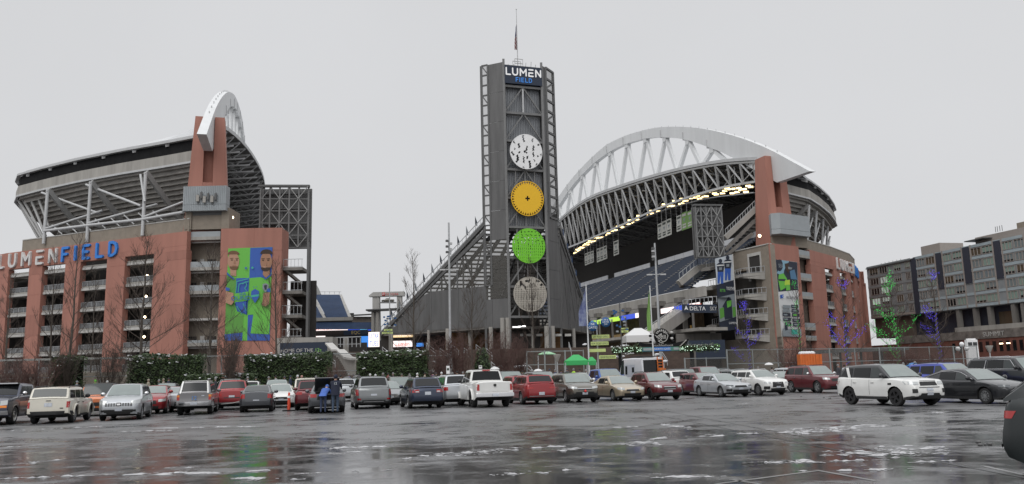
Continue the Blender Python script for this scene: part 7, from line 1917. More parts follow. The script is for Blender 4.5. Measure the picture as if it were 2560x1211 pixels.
board_sign(1498, 888, 1540, 898, 104.2, 'CENTURY FIELD PRO SHOP', 'lime sign with one long line of lettering, lowest of the four')
board_sign(960, 823, 981, 828, 118, 'S.W. TICKETS', 'small lime sign on the bleacher flank, upper of two'); board_sign(955, 830, 982, 835.5, 118, 'N.E. TICKET OFFICE', 'small lime sign on the bleacher flank, lower of two')
board_sign(1553, 820, 1571, 824, 130, 'TICKETS', 'small far lime sign above the white tent, upper of two'); board_sign(1553, 826, 1571, 832, 130, 'OFFICE', 'small far lime sign above the white tent, lower of two')
for i, (px, py, Y, lb) in enumerate(((975, 812, 119, 'cluster of small blue lanterns hanging before the low mesh flank'), (1551, 802, 108, 'cluster of small blue lanterns hanging right of the round signs'))):
    c = P(px, py, Y); t = thing('lantern_cluster', lb, 'lanterns', c); rng = random.Random(i); MB().tube((c.x, Y, 0), (c.x, Y, c.z + 2.4), .07).build('mast', M_STEELD, t)
    for k in range(16):
        q = c + Vector((rng.uniform(-.85, .85), rng.uniform(-.4, .4), rng.uniform(-1.5, 1.5))); MB().box(q, (.26, .26, .22), 0, rng.random()).build('lantern', M_SIGNB if k % 3 else M_CLAD, t)
# notices on posts
for px, y0, y1, Y, lb in ((1120, 915, 935, 76, 'white parking notice on a thin post among the ponchos'), (1201, 914, 922, 80, 'small white notice above the white pickup roof')):
    a, b = P(px - 4, y1, Y), P(px + 4, y0, Y); t = thing('notice', lb, 'sign', (a.x, Y, 0)); MB().box((a + b) / 2, (b.x - a.x, .03, b.z - a.z)).build('plate', M_WHITE, t); MB().tube(((a.x + b.x) / 2, Y + .05, 0), ((a.x + b.x) / 2, Y + .05, a.z), .03).build('post', M_RAIL, t); MB().box((a + b) / 2 + Vector((0, -.02, .05)), ((b.x - a.x) * .7, .01, (b.z - a.z) * .3)).build('lettering', M_INK, t)
# north gate: truss with banner, canoe and carved emblem
ga = thing('gate_truss', 'black gate truss hung with fir garlands and a blue north gate banner', 'gate', P(1655, 900, 118))
zt = P(1655, 868, 118).z; zb = P(1655, 878, 118).z; xa, xb = P(1540, 872, 118).x, P(1785, 872, 118).x
for z_ in (zt, zb): MB().beam((xa, 118, z_), (xb, 118, z_), .14).build('chord', M_STEELD, ga)
for k in range(22): x = xa + (xb - xa) * k / 22; MB().beam((x, 118, zb), (x + (xb - xa) / 44, 118, zt), .07).build('brace', M_STEELD, ga)
for px in (1550, 1729): x = P(px, 880, 118).x; MB().beam((x, 118, 0), (x, 118, zb), .5).build('leg', M_BLACK, ga)
rng = random.Random(5); mb = MB()
for k in range(2600):
    x = rng.choice((rng.uniform(xa - .6, xa + 3.6), rng.uniform(xb - 5, xb + .6))); p = Vector((x, 117.8 + rng.uniform(-.3, .3), (zt + zb) / 2 + rng.gauss(0, .25))); d = Vector((rng.uniform(-1, 1), rng.uniform(-1, 1), rng.uniform(-1, 1))).normalized() * .17; e = d.orthogonal() * .3; mb.add([p - d, p + e, p + d, p - e], ((0, 1, 2, 3),))
mb.build('garland', M_LEAF, ga, kind='stuff'); mb = MB()
for k in range(110): mb.sphere((rng.choice((rng.uniform(xa - .6, xa + 3.6), rng.uniform(xb - 5, xb + .6))), 117.5, (zt + zb) / 2 + rng.uniform(-.35, .35)), .035, 5, 3)
mb.build('garland_lights', glow('gate_light', (.7, 1, .75), 3), ga, kind='stuff')
bx0, bx1 = P(1605, 872, 117.8).x, P(1706, 872, 117.8).x
def gbox(nm, u0, u1, m, o=0, f0=0.0, f1=1.0): return MB().box(((bx0 + (bx1 - bx0) * (u0 + u1) / 2), 117.8 - o, zb + (zt - zb) * (f0 + f1) / 2), ((bx1 - bx0) * (u1 - u0), .1, (zt - zb) * (f1 - f0))).build(nm, m, ga)
gbox('banner', 0, 1, mat('teal_banner', (.03, .16, .24), .6, var=.5, vs=.8, c2=(.10, .22, .08))); gbox('banner_centre', .30, .70, mat('banner_blue', (.03, .16, .50), .5), .03); gbox('banner_pill', .03, .24, M_CLAD, .03, .2, .8); gbox('banner_pill', .78, .92, M_CLAD, .03, .2, .8)
text('lettering', 'NORTH GATE', Vector(((bx0 + bx1) / 2, 117.68, zb + (zt - zb) * .28)), (1, 0, 0), Z, (zt - zb) * .66, M_WHITE, ga, .01)
cn = thing('canoe_sign', 'black canoe-shaped sign standing on the gate truss', 'sign', P(1655, 866, 117.8)); pts = [P(x, y, 117.8) for x, y in ((1594, 855), (1612, 859), (1655, 861), (1690, 857), (1712, 852), (1721, 847), (1722, 850), (1716, 862), (1708, 867), (1600, 867))]
MB().prism(pts, Vector((0, .5, 0))).build('hull', M_BLACK, cn); text('lettering', 'muckleshoot', P(1657, 866, 117.7), (1, 0, 0), Z, .42, M_CONCL, cn, .01, 'CENTER', 1.35)
MB().beam(P(1700, 866, 117.6), P(1716, 850, 117.6), .12).build('paddle', M_CONC, cn)
em_c = P(1654, 841, 117.8); emb = thing('carved_emblem', 'round black and white carved emblem above the canoe sign', 'emblem', em_c); R_ = 1.12
MB().lathe(em_c, [(.001, -.08), (R_, -.08), (R_, .08), (.001, .08)], 32, 0, 'y').build('plate', M_BLACK, emb)
def curve(pts, w, nm='carved_line'): 
    mb = MB(); q = [em_c + Vector((x * R_, -.10, z * R_)) for x, z in pts]
    for a, b in zip(q[:-1], q[1:]): mb.beam(a, b, .04, w * R_, up=(b - a).normalized().cross(Vector((0, 1, 0))))
    mb.build(nm, M_CONCL, emb)
for k in range(7): a = .5 + k * .33; curve([(.62 * cos(a), .62 * sin(a)), (.86 * cos(a + .12), .86 * sin(a + .12))], .13)
for k in range(4): curve([(-.85 + .16 * k, .15 - .25 * k), (-.6 + .16 * k, -.05 - .12 * k), (-.35 + .15 * k, .12 - .05 * k), (0, .34 - .10 * k)], .085)
for k in range(4): curve([(.0 + .16 * k, .15), (.02 + .16 * k, -.35)], .07)
curve([(-.15, -.5), (.1, -.72), (.45, -.62), (.7, -.3), (.8, .1), (.6, .4), (.2, .45)], .08); curve([(-.5, -.55), (-.2, -.8), (.2, -.9)], .08)
for sg in (-1, 1):
    for k in range(4): MB().sphere(em_c + Vector((sg * (1.45 + .16 * (k % 2)), 0, .5 - .42 * k)), .24, 8, 5, 0, (1, .5, .8)).build('carved_bead', M_BLACK if k % 2 else M_CONCL, emb)
# tents and umbrellas
M_GT = mat('green_canopy', (.035, .36, .10), .6, var=.08); M_WT = mat('white_canopy', (.62, .62, .62), .6)
def tent(px0, px1, ytop, yeave, Y, m, lb, valance=.5, legs=True):
    a, b = P(px0, yeave, Y), P(px1, yeave, Y); zt = P(px0, ytop, Y).z; W = b.x - a.x; c = Vector(((a.x + b.x) / 2, Y, 0)); t = thing('canopy_tent', lb, 'canopy', c)
    q = [Vector((a.x, Y - W / 2, a.z)), Vector((b.x, Y - W / 2, a.z)), Vector((b.x, Y + W / 2, a.z)), Vector((a.x, Y + W / 2, a.z))]; tp = [c + Vector((x * W * .12, y * W * .12, zt)) for x, y in ((-1, -1), (1, -1), (1, 1), (-1, 1))]
    mb = MB(); mb.add(q + tp, ((0, 1, 5, 4), (1, 2, 6, 5), (2, 3, 7, 6), (3, 0, 4, 7), (4, 5, 6, 7))); mb.grid([q + [q[0]], [p - Z * valance for p in q + [q[0]]]], 0, False); mb.build('canopy', m, t)
    if legs:
        for p in q: MB().beam(p - Z * .2, Vector((p.x, p.y, min(a.z - 1, 0 if Y < 125 else 6.5))), .08).build('leg', M_RAIL, t)
    return t
tent(1412, 1468, 888, 903, 95, M_GT, 'large green canopy tent before the gate frames'); tent(1468, 1490, 893, 903, 97, M_GT, 'narrow green canopy tent right of the large one')
tent(1345, 1388, 880, 886, 118, mat('pale_green_canopy', (.30, .52, .33), .6), 'pale green canopy top behind the gate frames', .1); tent(1560, 1630, 822, 841, 150, M_WT, 'white pavilion tent on the terrace behind the emblem', 1.2)
for px, py, w, Y, m, lb in ((1237, 919, 12, 88, M_WT, 'small white umbrella left of the reddish bush'), (1345, 924, 12, 86, M_WT, 'white umbrella behind the red crossover'), (868, 943, 11, 78, M_STEELD, 'dark umbrella left of the hedge with snow specks'), (893, 939, 11, 80, M_STEELD, 'dark umbrella touching the hedge with snow specks'), (2281, 909, 16, 62, mat('blue_umbrella', (.03, .14, .36), .5), 'blue umbrella between the two rows on the right'), (1922, 908, 11, 90, M_WT, 'white dome umbrella left of the maroon SUV')):
    c = P(px, py, Y); r = w / 2045 * Y; t = thing('umbrella', lb, 'umbrella', c); mb = MB(); mb.lathe(c, [(r, -r * .42), (r * .85, -r * .18), (r * .5, r * .02), (.01, r * .12)], 8); mb.build('canopy', m, t); MB().tube(c + Z * r * .1, c - Z * 1.0, .012).build('shaft', M_STEELD, t)
# street furniture behind the cars
for px, py, Y, lb in ((1394, 888, 110, 'flared grey path lamp behind the gate frames'), (2480, 866, 118, 'flared grey path lamp before the brick building')):
    t, top = pole_thing('path_lamp', lb, 'lamp', px, py, 930, Y, .09); MB().lathe(top, [(.12, -.9), (.5, .0), (.5, .08), (.001, .1)], 12).build('lamp_head', M_CONC, t)
t, top = pole_thing('globe_lamp', 'street lamp with three white globes before the brick building', 'lamp', 2411, 868, 920, 130, .08)
for dx, dz in ((-.9, -.25), (0, .45), (.9, -.25)): MB().sphere(top + Vector((dx * .75, 0, dz)), .36, 10, 7).build('globe', M_WHITE, t); MB().beam(top - Z * .6, top + Vector((dx * .75, 0, dz - .3)), .06).build('arm', M_STEELD, t)
for i, (x0, x1) in enumerate(((2002, 2040), (2041, 2056))):
    a, b, c = P(x0, 910, 100), P(x1, 910, 100), P(x0, 886, 100); t = thing('skip', ['wide orange skip with white bags on top', 'narrow orange skip right of the wide one'][i], 'skip', (a.x, 100, 0)); MB().box(((a.x + b.x) / 2, 100.6, c.z / 2), (b.x - a.x, 1.2, c.z)).build('body', mat('skip_orange', (.62, .15, .03), .6, var=.15) if i == 0 else bpy.data.materials['skip_orange'], t)
    for k in range(5 - 3 * i): MB().box((a.x + .3 + (b.x - a.x - .5) * k / (4 - 3 * i), 99.96, c.z / 2), (.12, .1, c.z)).build('rib', bpy.data.materials['skip_orange'], t)
    if i == 0:
        for k in range(5): MB().sphere((a.x + .4 + .3 * k, 100.5, c.z + .1), .42, 8, 5, 0, (1.1, 1, .6)).build('bag', M_SNOW, t)
a, b = P(2048, 880, 140), P(2255, 872, 140); cp = thing('canopy_roof', 'long thin dark canopy roof right of the curved facade', 'canopy', (a.x, 140, 0)); MB().beam(a, b, 5, .55).build('roof', M_STEELD, cp)
for k in range(5): p = a.lerp(b, k / 4); MB().beam(Vector((p.x, 140, 0)), p, .3).build('post', M_STEELD, cp)
p = P(722, 1026, 45.5); dl = thing('delineator_post', 'orange traffic post on a black base between sedan and open-boot car', 'traffic post', (p.x, 45.5, 0)); MB().lathe((p.x, 45.5, 0), [(.09, .04), (.085, .5), (.06, .95), (.04, 1.0), (.001, 1.0)], 12).build('post', mat('traffic_orange', (.62, .07, .03), .5), dl); MB().lathe((p.x, 45.5, 0), [(.36, 0), (.36, .05), (.1, .07)], 12, 0, 'z').build('base', M_BLACK, dl); MB().lathe((p.x, 45.5, 0), [(.088, .70), (.078, .82)], 12).build('reflective_band', M_WHITE, dl)
for i, (x0, y0, x1, y1, Y, lb) in enumerate(((553, 1011, 612, 1000, 46.5, 'pale cordon rope from the numbered pickup to the charcoal sedan'), (728, 990, 770, 985, 48, 'pale cordon rope right of the orange traffic post'), (963, 985, 995, 988, 48.5, 'upper cordon rope by the navy estate'), (963, 996, 995, 990, 48.5, 'lower cordon rope by the navy estate'))):
    a, b = P(x0, y0, Y), P(x1, y1, Y); o = MB().path([a, a.lerp(b, .5) - Z * .06, b], .022, 5).build('cordon_rope', M_CONCL, None, origin=a); tag(o, lb, 'rope')

# ================================================================== BANNERS AND WALL LETTERS
lt = thing('wall_letters', 'large raised white and blue letters on the left facade', 'letters', (-110, 199, 33)); lm0, lm1 = mat('letter_white', (.62, .61, .60), .5, var=.12, vs=2), M_BLUE
def fe(s0, z0): 
    def f(x, y):
        p = fe_at(s0 - x, .0); q = fe_at(s0 - x - .05, .0); d = (q - p).normalized(); n = Vector((d.y, -d.x, 0)); n = n if n.y < 0 else -n; return p + Z * (z0 + y), n
    return f
sL = on_poly(3, 650, FE)[0]; sF = on_poly(159, 640, FE)[0]; wdL = (sL - on_poly(143, 640, FE)[0]); hL = 3.15
o = big_letters('LUMeN', fe(sL, 32.35), hL, .60, .5, lm0, lt, (wdL - 5.0 * hL) / 4.0); wdF = sF - on_poly(297, 620, FE)[0]
big_letters('FIELD', fe(sF, 32.35), hL, .68, .5, lm1, lt, (wdF - 4.08 * hL) / 4.0)
lt = thing('wall_letters', 'raised white and blue letters on the curved right facade', 'letters', (118, 280, 33))
def fw(s0, z0):
    def f(x, y):
        p = fw_at(s0 + x, .0); q = fw_at(s0 + x + .05, .0); d = (q - p).normalized(); n = Vector((d.y, -d.x, 0)); n = n if n.x < 0 else -n; n = -n if n.dot(p) > 0 else n; return p + Z * (z0 + y), n
    return f
s0 = on_poly(2091, 660, FW)[0]; s1 = s0 + 21.5
big_letters('LUMeN', fw(s0, 32.5), 3.1, .6, .5, lm0, lt, (s1 - s0 - 5.0 * 3.1) / 4.0); big_letters('FIELD', fw(s1 + .8, 32.5), 3.1, .66, .5, lm1, lt, .5)
def banner(nm, label, p0, n, corners, cloth, ox, oy, sc_):
    t = thing(nm, label, 'banner', on_plane(*corners[3], p0, n)); n_ = n.normalized(); n_ = n_ if n_.y < 0 else -n_; k = [0]
    q = [on_plane(x, y, p0, n) for x, y in corners]; MB().prism([p + n_ * .12 for p in q], n_ * -.08).build('cloth', cloth, t)
    def shape(pts, m, nm_='print'):
        k[0] += 1; MB().poly([on_plane(ox + x / sc_, oy + y / sc_, p0, n) + n_ * (.13 + .012 * k[0]) for x, y in pts], 0).build(nm_, m, t)
    return t, shape, n_
G_ = mat('print_green', (.13, .46, .06), .6); B_ = mat('print_blue', (.03, .10, .40), .6); T_ = mat('print_teal', (.05, .38, .30), .6); SK = mat('print_skin', (.42, .24, .16), .7); SK2 = mat('print_skin_dark', (.34, .18, .11), .7); HR_ = mat('print_hair', (.05, .032, .022), .8); HB = mat('print_brown_hair', (.16, .085, .045), .8); DKB = mat('print_navy', (.018, .024, .042), .6); GY = mat('print_grey', (.22, .25, .27), .6); GD = mat('print_dark_green', (.10, .30, .05), .6)
def ell(cx, cy, rx, ry, n=18, a0=0, a1=2 * pi): return [(cx + rx * cos(a0 + (a1 - a0) * k / n), cy + ry * sin(a0 + (a1 - a0) * k / n)) for k in range(n + (0 if a1 - a0 > 6.2 else 1))]
def star(cx, cy, r): return [(cx + (r if k % 2 == 0 else r * .42) * sin(pi * k / 5), cy - (r if k % 2 == 0 else r * .42) * cos(pi * k / 5)) for k in range(10)]
pn = Vector((-(y1 - y0), x1 - x0, 0)) if False else Vector((0.0, -1, 0))
pp = Vector((P(553, 572, 185).x, 185, 0)); pe = Vector((P(705.5, 568, 185.6).x, 185.6, 0)); pd = (pe - pp).normalized(); pn = Vector((pd.y, -pd.x, 0))
t, sh_, _n = banner('soccer_poster', 'tall green and blue poster of two soccer players with a shield', pp, pn, ((571, 622), (681, 618), (674, 852), (563, 852)), G_, 540, 600, 4.484)
sh_([(386, 92), (635, 82), (622, 420), (376, 430)], B_); sh_([(360, 842), (610, 842), (605, 1130), (352, 1130)], B_); sh_([(100, 1056), (300, 1030), (296, 1130), (100, 1130)], B_); sh_([(215, 432), (376, 428), (350, 842), (240, 800), (205, 690)], B_)
sh_([(125, 360), (180, 420), (230, 430), (212, 850), (310, 850), (300, 1040), (102, 1060)], GD); sh_([(500, 420), (560, 440), (625, 370), (610, 840), (600, 1060), (390, 1050), (420, 840), (376, 840), (376, 430)], G_)
sh_(ell(198, 240, 66, 100), SK); sh_([(160, 320), (232, 320), (230, 410), (165, 400)], SK); sh_(ell(200, 165, 66, 42, 14, pi, 2 * pi) , HB); sh_(ell(205, 300, 50, 42, 14, 0, pi), HB); sh_(ell(208, 292, 22, 8), SK2)
for x in (182, 238): sh_(ell(x, 228, 12, 5), HR_)
for x in (180, 240): sh_([(x - 18, 208), (x + 18, 206), (x + 18, 212), (x - 18, 214)], HB)
sh_([(206, 232), (218, 232), (222, 268), (200, 268)], SK2)
sh_(ell(566, 245, 66, 108), SK2); sh_([(535, 330), (612, 330), (606, 390), (560, 430), (528, 390)], SK2); sh_(ell(570, 160, 70, 52, 14, pi, 2 * pi), HR_); sh_(ell(562, 312, 56, 44, 14, 0, pi), HR_); sh_(ell(552, 306, 24, 9), SK)
for x in (532, 590): sh_(ell(x, 232, 12, 5), HR_); sh_([(x - 18, 212), (x + 18, 210), (x + 18, 217), (x - 18, 219)], HR_)
sh_([(130, 365), (165, 400), (215, 440), (205, 450), (130, 395)], B_); sh_([(520, 385), (560, 432), (632, 375), (628, 400), (560, 450), (520, 410)], B_)
sh_(star(342, 320, 20), B_); sh_(star(415, 316, 20), T_)
sh_([(212, 606), (368, 580), (360, 680), (212, 716)], G_); sh_([(222, 700), (345, 690), (345, 835), (235, 740)], B_)
for a in (((228, 600), (240, 470), (366, 440)), ((255, 590), (266, 500), (372, 470)), ((240, 745), (300, 840)), ((310, 715), (350, 800)), ((305, 500), (345, 470), (350, 520), (330, 545), (350, 575))):
    for (xa_, ya_), (xb_, yb_) in zip(a[:-1], a[1:]):
        d = Vector((xb_ - xa_, yb_ - ya_)).normalized(); nn = Vector((-d.y, d.x)) * 4; sh_([(xa_ + nn.x, ya_ + nn.y), (xb_ + nn.x, yb_ + nn.y), (xb_ - nn.x, yb_ - nn.y), (xa_ - nn.x, ya_ - nn.y)], T_)
text('lettering', 'OUND', on_plane(540 + 292 / 4.484, 600 + 682 / 4.484, pp, pn) + _n * .95, pd, Z, 1.45, B_, t, .01); text('lettering', 'SEA', on_plane(540 + 310 / 4.484, 600 + 626 / 4.484, pp, pn) + _n * .95, pd, Z, 1.0, B_, t, .01)
sh_([(405, 580), (445, 552), (490, 578), (492, 640), (445, 712), (400, 640)], B_); sh_([(402, 625), (492, 612), (492, 634), (402, 648)], T_); sh_(star(432, 532, 8), B_); sh_(star(462, 530, 8), B_); sh_([(532, 500), (565, 490), (600, 505), (596, 560), (560, 592), (530, 550)], GY); sh_([(545, 515), (580, 510), (575, 555), (556, 570)], DKB)
sh_([(120, 578), (205, 600), (210, 700), (180, 735), (115, 705)], SK); sh_([(540, 600), (612, 590), (606, 720), (560, 750), (524, 735)], SK2); sh_([(118, 535), (165, 545), (160, 578), (118, 572)], B_); sh_([(580, 555), (620, 545), (618, 590), (575, 588)], B_)
# tall schedule banner on the right terracotta panel
c0_, c1_ = P(1922, 608, 226), P(1996, 619, 234.7); wd_ = Vector((c1_.x - c0_.x, c1_.y - c0_.y, 0)).normalized(); wn_ = Vector((wd_.y, -wd_.x, 0)); WP = Vector((c0_.x, c0_.y, 0))
t, sh_, _n = banner('schedule_banner', 'tall football banner with a green-gloved player above a white fixture list', WP, wn_, ((1938, 649), (1992, 656), (2000, 843), (1953, 842)), mat('print_white', (.62, .63, .63), .6), 1930, 640, 5.5)
sh_([(45, 50), (340, 90), (352, 470), (82, 495)], DKB); sh_([(130, 60), (230, 75), (160, 200), (150, 280), (60, 240)], mat('print_sky', (.22, .38, .48), .6)); sh_(ell(98, 132, 44, 82), DKB)
text('lettering', 'SEA', on_plane(1930 + 96 / 5.5, 640 + 165 / 5.5, WP, wn_) + _n * .6, wd_, Z, 1.5, GY, t, .01, 'CENTER', .9)
sh_([(85, 260), (150, 240), (200, 320), (180, 440), (110, 480), (78, 340)], G_); sh_([(80, 320), (180, 320), (170, 350), (85, 345)], DKB); sh_([(170, 340), (235, 330), (240, 400), (200, 420), (165, 400)], mat('print_lime', (.42, .62, .06), .6)); sh_([(235, 210), (300, 190), (338, 330), (250, 320)], mat('print_steel_blue', (.08, .18, .30), .6)); sh_([(165, 110), (215, 100), (235, 180), (215, 250), (180, 190)], HR_); sh_([(210, 150), (270, 165), (255, 190), (215, 185)], GY); sh_([(250, 330), (330, 340), (345, 460), (260, 455)], DKB); sh_([(180, 400), (235, 400), (240, 470), (185, 480)], G_)
sh_([(100, 540), (146, 530), (150, 580), (106, 588)], B_); text('lettering', '12', on_plane(1930 + 125 / 5.5, 640 + 578 / 5.5, WP, wn_) + _n * .7, wd_, Z, .85, M_WHITE, t, .01); text('lettering', 'WELCOME HOME', on_plane(1930 + 255 / 5.5, 640 + 600 / 5.5, WP, wn_) + _n * .6, wd_, Z, 1.15, DKB, t, .01, 'CENTER', .62)
for i, (xa_, xb_, ya_) in enumerate(((250, 350, 672), (255, 355, 732), (132, 240, 785), (260, 362, 790), (138, 245, 848), (265, 370, 862), (160, 248, 912), (270, 375, 922), (128, 232, 676), (130, 232, 730))):
    sh_([(xa_, ya_), (xb_, ya_ + 6), (xb_ + 4, ya_ + 52), (xa_ + 4, ya_ + 46)], DKB if i < 8 else GY); sh_([(xa_ + 14, ya_ + 14), (xa_ + 66, ya_ + 16), (xa_ + 66, ya_ + 36), (xa_ + 16, ya_ + 34)], G_ if i == 3 else GY)
sh_([(125, 1000), (380, 1010), (385, 1118), (130, 1105)], GY); sh_([(150, 960), (190, 955), (195, 1020), (160, 1030)], DKB); sh_([(240, 1020), (320, 1015), (330, 1080), (250, 1085)], T_)
# two-picture banner hung before the zigzag balconies
bp_ = P(1787, 646, 232.5); bq_ = P(1829, 635, 235.5); bd_ = Vector((bq_.x - bp_.x, bq_.y - bp_.y, 0)).normalized(); bn_ = Vector((bd_.y, -bd_.x, 0)); BP = Vector((bp_.x, bp_.y, 0))
t, sh_, _n = banner('team_banner', 'long dark banner of two helmeted players over a green crouching one', BP, bn_, ((1786, 646), (1829, 635), (1842, 824), (1799, 830)), DKB, 1760, 540, 3.364)
SG = bpy.data.materials['print_white']
sh_([(88, 362), (232, 326), (248, 540), (105, 580)], mat('print_pale', (.48, .52, .56), .6))
for cx, cy in ((135, 380), (195, 352)): sh_(ell(cx, cy, 15, 18), DKB); sh_([(cx - 32, cy + 30), (cx - 14, cy + 16), (cx + 16, cy + 16), (cx + 34, cy + 28), (cx + 26, cy + 95), (cx - 24, cy + 95)], DKB); sh_([(cx - 24, cy + 92), (cx + 26, cy + 92), (cx + 24, cy + 190), (cx + 4, cy + 190), (cx, cy + 120), (cx - 8, cy + 192), (cx - 24, cy + 190)], B_); sh_([(cx - 32, cy + 34), (cx + 33, cy + 30), (cx + 32, cy + 40), (cx - 31, cy + 44)], SG); sh_([(cx - 12, cy + 55), (cx + 12, cy + 53), (cx + 12, cy + 76), (cx - 12, cy + 78)], GY)
text('lettering', 'BETTER', on_plane(1760 + 140 / 3.364, 540 + 642 / 3.364, BP, bn_) + _n * .9, bd_, Z, 1.15, G_, t, .01, 'CENTER', .5); text('lettering', 'TOGETHER', on_plane(1760 + 206 / 3.364, 540 + 628 / 3.364, BP, bn_) + _n * .9, bd_, Z, 1.35, SG, t, .01, 'CENTER', .46)
sh_([(108, 690), (252, 655), (262, 850), (125, 895)], GY); sh_([(150, 760), (200, 680), (225, 700), (235, 860), (170, 875)], DKB); sh_([(185, 720), (225, 710), (222, 760), (190, 775)], G_); sh_([(125, 780), (160, 770), (165, 850), (130, 870)], GD); sh_([(232, 770), (258, 765), (262, 845), (238, 852)], GD)
text('lettering', 'LUMEN', on_plane(1760 + 225 / 3.364, 540 + 912 / 3.364, BP, bn_) + _n * .9, bd_, Z, .9, SG, t, .01)
a, b = P(1831, 636, 235.6), P(1845, 826, 235.6); MB().beam(Vector((a.x, a.y, a.z)), Vector((a.x, a.y, b.z)), .3).build('side_post', M_CONCL, t)
# club sign
a, b = P(1706, 776, 225.0), P(1792, 768, 229.0); cl_ = thing('club_sign', 'navy sign with white club lettering above the dark undercroft', 'sign', a); d_ = Vector((b.x - a.x, b.y - a.y, 0)); hz = 2.3
z_m = (a.z + b.z) / 2; MB().prism([Vector((a.x, a.y, z_m - hz / 2)), Vector((b.x, b.y, z_m - hz / 2)), Vector((b.x, b.y + .5, z_m - hz / 2)), Vector((a.x, a.y + .5, z_m - hz / 2))], Z * hz).build('sign_board', M_NAVY, cl_)
pt = lambda k, z: Vector((a.x, a.y, z_m + z)) + d_ * k - Vector((-d_.y, d_.x, 0)).normalized() * .06
text('lettering', 'DELTA', pt(.20, -.5), d_, Z, 1.55, M_WHITE, cl_, .03, 'LEFT', 1.12); text('lettering', 'SKY', pt(.79, -.5), d_, Z, 1.55, M_CONCL, cl_, .02, 'LEFT', .85)
MB().poly([pt(.05, -.45), pt(.11, -.15), pt(.165, -.45), pt(.11, .85)]).build('emblem', M_WHITE, cl_)
# championship banners hung below the roof lights
wb_ = [(125, 410, 22, 88), (149, 400, 21, 88), (172, 392, 20, 88), (216, 374, 24, 100), (243, 364, 23, 100), (268, 354, 24, 100), (343, 318, 38, 108), (677, 186, 32, 116), (710, 168, 33, 122), (745, 152, 35, 124), (820, 126, 36, 118), (860, 102, 38, 132), (900, 92, 40, 128)]
lbs = ['first white banner of the lowest trio under the roof lights', 'middle white banner of the lowest trio under the roof lights', 'last white banner of the lowest trio under the roof lights', 'first white banner of the second trio under the roof lights', 'middle white banner of the second trio under the roof lights', 'last white banner of the second trio under the roof lights', 'single white banner hanging alone between the trios', 'first white banner of the trio beside the light pole', 'middle white banner of the trio right of the light pole', 'last white banner of the trio right of the light pole', 'white banner hanging left of the two green ones', 'green banner between the white and the other green one', 'green banner next to the screen frame']
hp = PRR - SU * 3.5
for i, ((x, y, w, h), lb) in enumerate(zip(wb_, lbs)):
    q = [on_plane(1420 + xx / 3.027, 500 + yy / 3.027, hp, SU) for xx, yy in ((x, y), (x + w, y - w * .42), (x + w + 3, y - w * .42 + h), (x + 3, y + h))]
    t = thing('hanging_banner', lb, 'banner', q[0], 'championship banners under the roof'); MB().prism(q, SU * .15).build('cloth', mat('banner_white', (.52, .52, .48), .7) if i == 0 else bpy.data.materials['banner_white'] if i < 11 else G_ if False else (mat('banner_green', (.17, .30, .09), .7) if i == 11 else bpy.data.materials['banner_green']), t)
    for f0, f1 in ((.08, .22), (.66, .74), (.8, .9)):
        r = [q[0].lerp(q[3], f).lerp(q[1].lerp(q[2], f), g) - SU * .05 for f, g in ((f0, .15), (f0, .85), (f1, .85), (f1, .15))]; MB().poly(r).build('print', M_INK if i < 11 else M_CONCL, t)
    r = [q[0].lerp(q[3], .35).lerp(q[1].lerp(q[2], .35), .3) - SU * .05, q[0].lerp(q[3], .35).lerp(q[1].lerp(q[2], .35), .7) - SU * .05, q[0].lerp(q[3], .58).lerp(q[1].lerp(q[2], .58), .5) - SU * .05]; MB().poly(r).build('print', GY, t)
    for k in (0, 1): MB().beam(q[k], q[k] + Z * 7, .08).build('cord', M_STEELL, t)
# lamps in the left facade bay
for i, (px, py) in enumerate(((354, 688), (351, 740), (348, 792), (346, 842))):
    p = on_poly(px, py, FE)[2]; MB().sphere(p + Vector((.6, 1.6, 0)), .32, 8, 5).build('lamp', M_LAMPS, east)

# ================================================================== OFFICE BLOCK AND BRICK HALL on the right
OB = [(137.5, 316), (153.4, 245), (160.0, 215)]; od = Vector((15.9, -71, 0)).normalized(); on_ = Vector((-od.y, od.x, 0)); on_ = on_ if on_.x < 0 else -on_; O0 = Vector((137.5, 316, 0))
ob = thing('office_block', 'long grey glass office block on the right with dark vertical recesses', 'building', O0)
M_PANEL = mat('metal_panel', (.30, .325, .335), .4, metal=.2, var=.12, vs=.3); M_PANL = mat('pale_metal_panel', (.36, .42, .445), .35, var=.1, vs=.5); M_BRN = mat('tan_frame', (.31, .275, .25), .7, var=.1); M_NV = mat('dark_blue_panel', (.034, .038, .055), .6, var=.15)
GLS = [mat('glass_dark', (.012, .013, .014), .08, spec=.8), mat('glass_green', (.24, .32, .28), .15, spec=.7), mat('glass_tan', (.10, .075, .05), .2, spec=.6), mat('glass_grey', (.19, .22, .225), .12, spec=.7), glow('glass_lit', (.75, .85, .78), .35)]
def obs(px, py=690): return on_poly(px, py, [OB[0], (OB[0][0] + od.x * 140, OB[0][1] + od.y * 140)])[0]
def obp(s_, z, o=0.0): return O0 + od * s_ + on_ * o + Z * z
def obox(nm, s0, s1, z0, z1, o0, o1, m, parent=None): return MB().prism([obp(s0, z0, o0), obp(s1, z0, o0), obp(s1, z0, o1), obp(s0, z0, o1)], Z * (z1 - z0)).build(nm, m, parent or ob)
SE = 118
obox('wall', 0, obs(2286), 19.4, 38.6, 0, -14, M_PANEL); obox('wall', obs(2286) + .05, SE, 19.4, 39.6, .0, -16, M_PANEL)
cols = [(2176, 2196), (2201, 2219), (2238, 2254), (2266, 2277), (2296, 2315), (2319, 2341), (2361, 2384), (2388, 2411), (2434, 2460), (2463, 2491), (2514, 2540), (2546, 2572), (2585, 2615)]
rng = random.Random(21); FZ = [19.9 + 3.82 * k for k in range(6)]
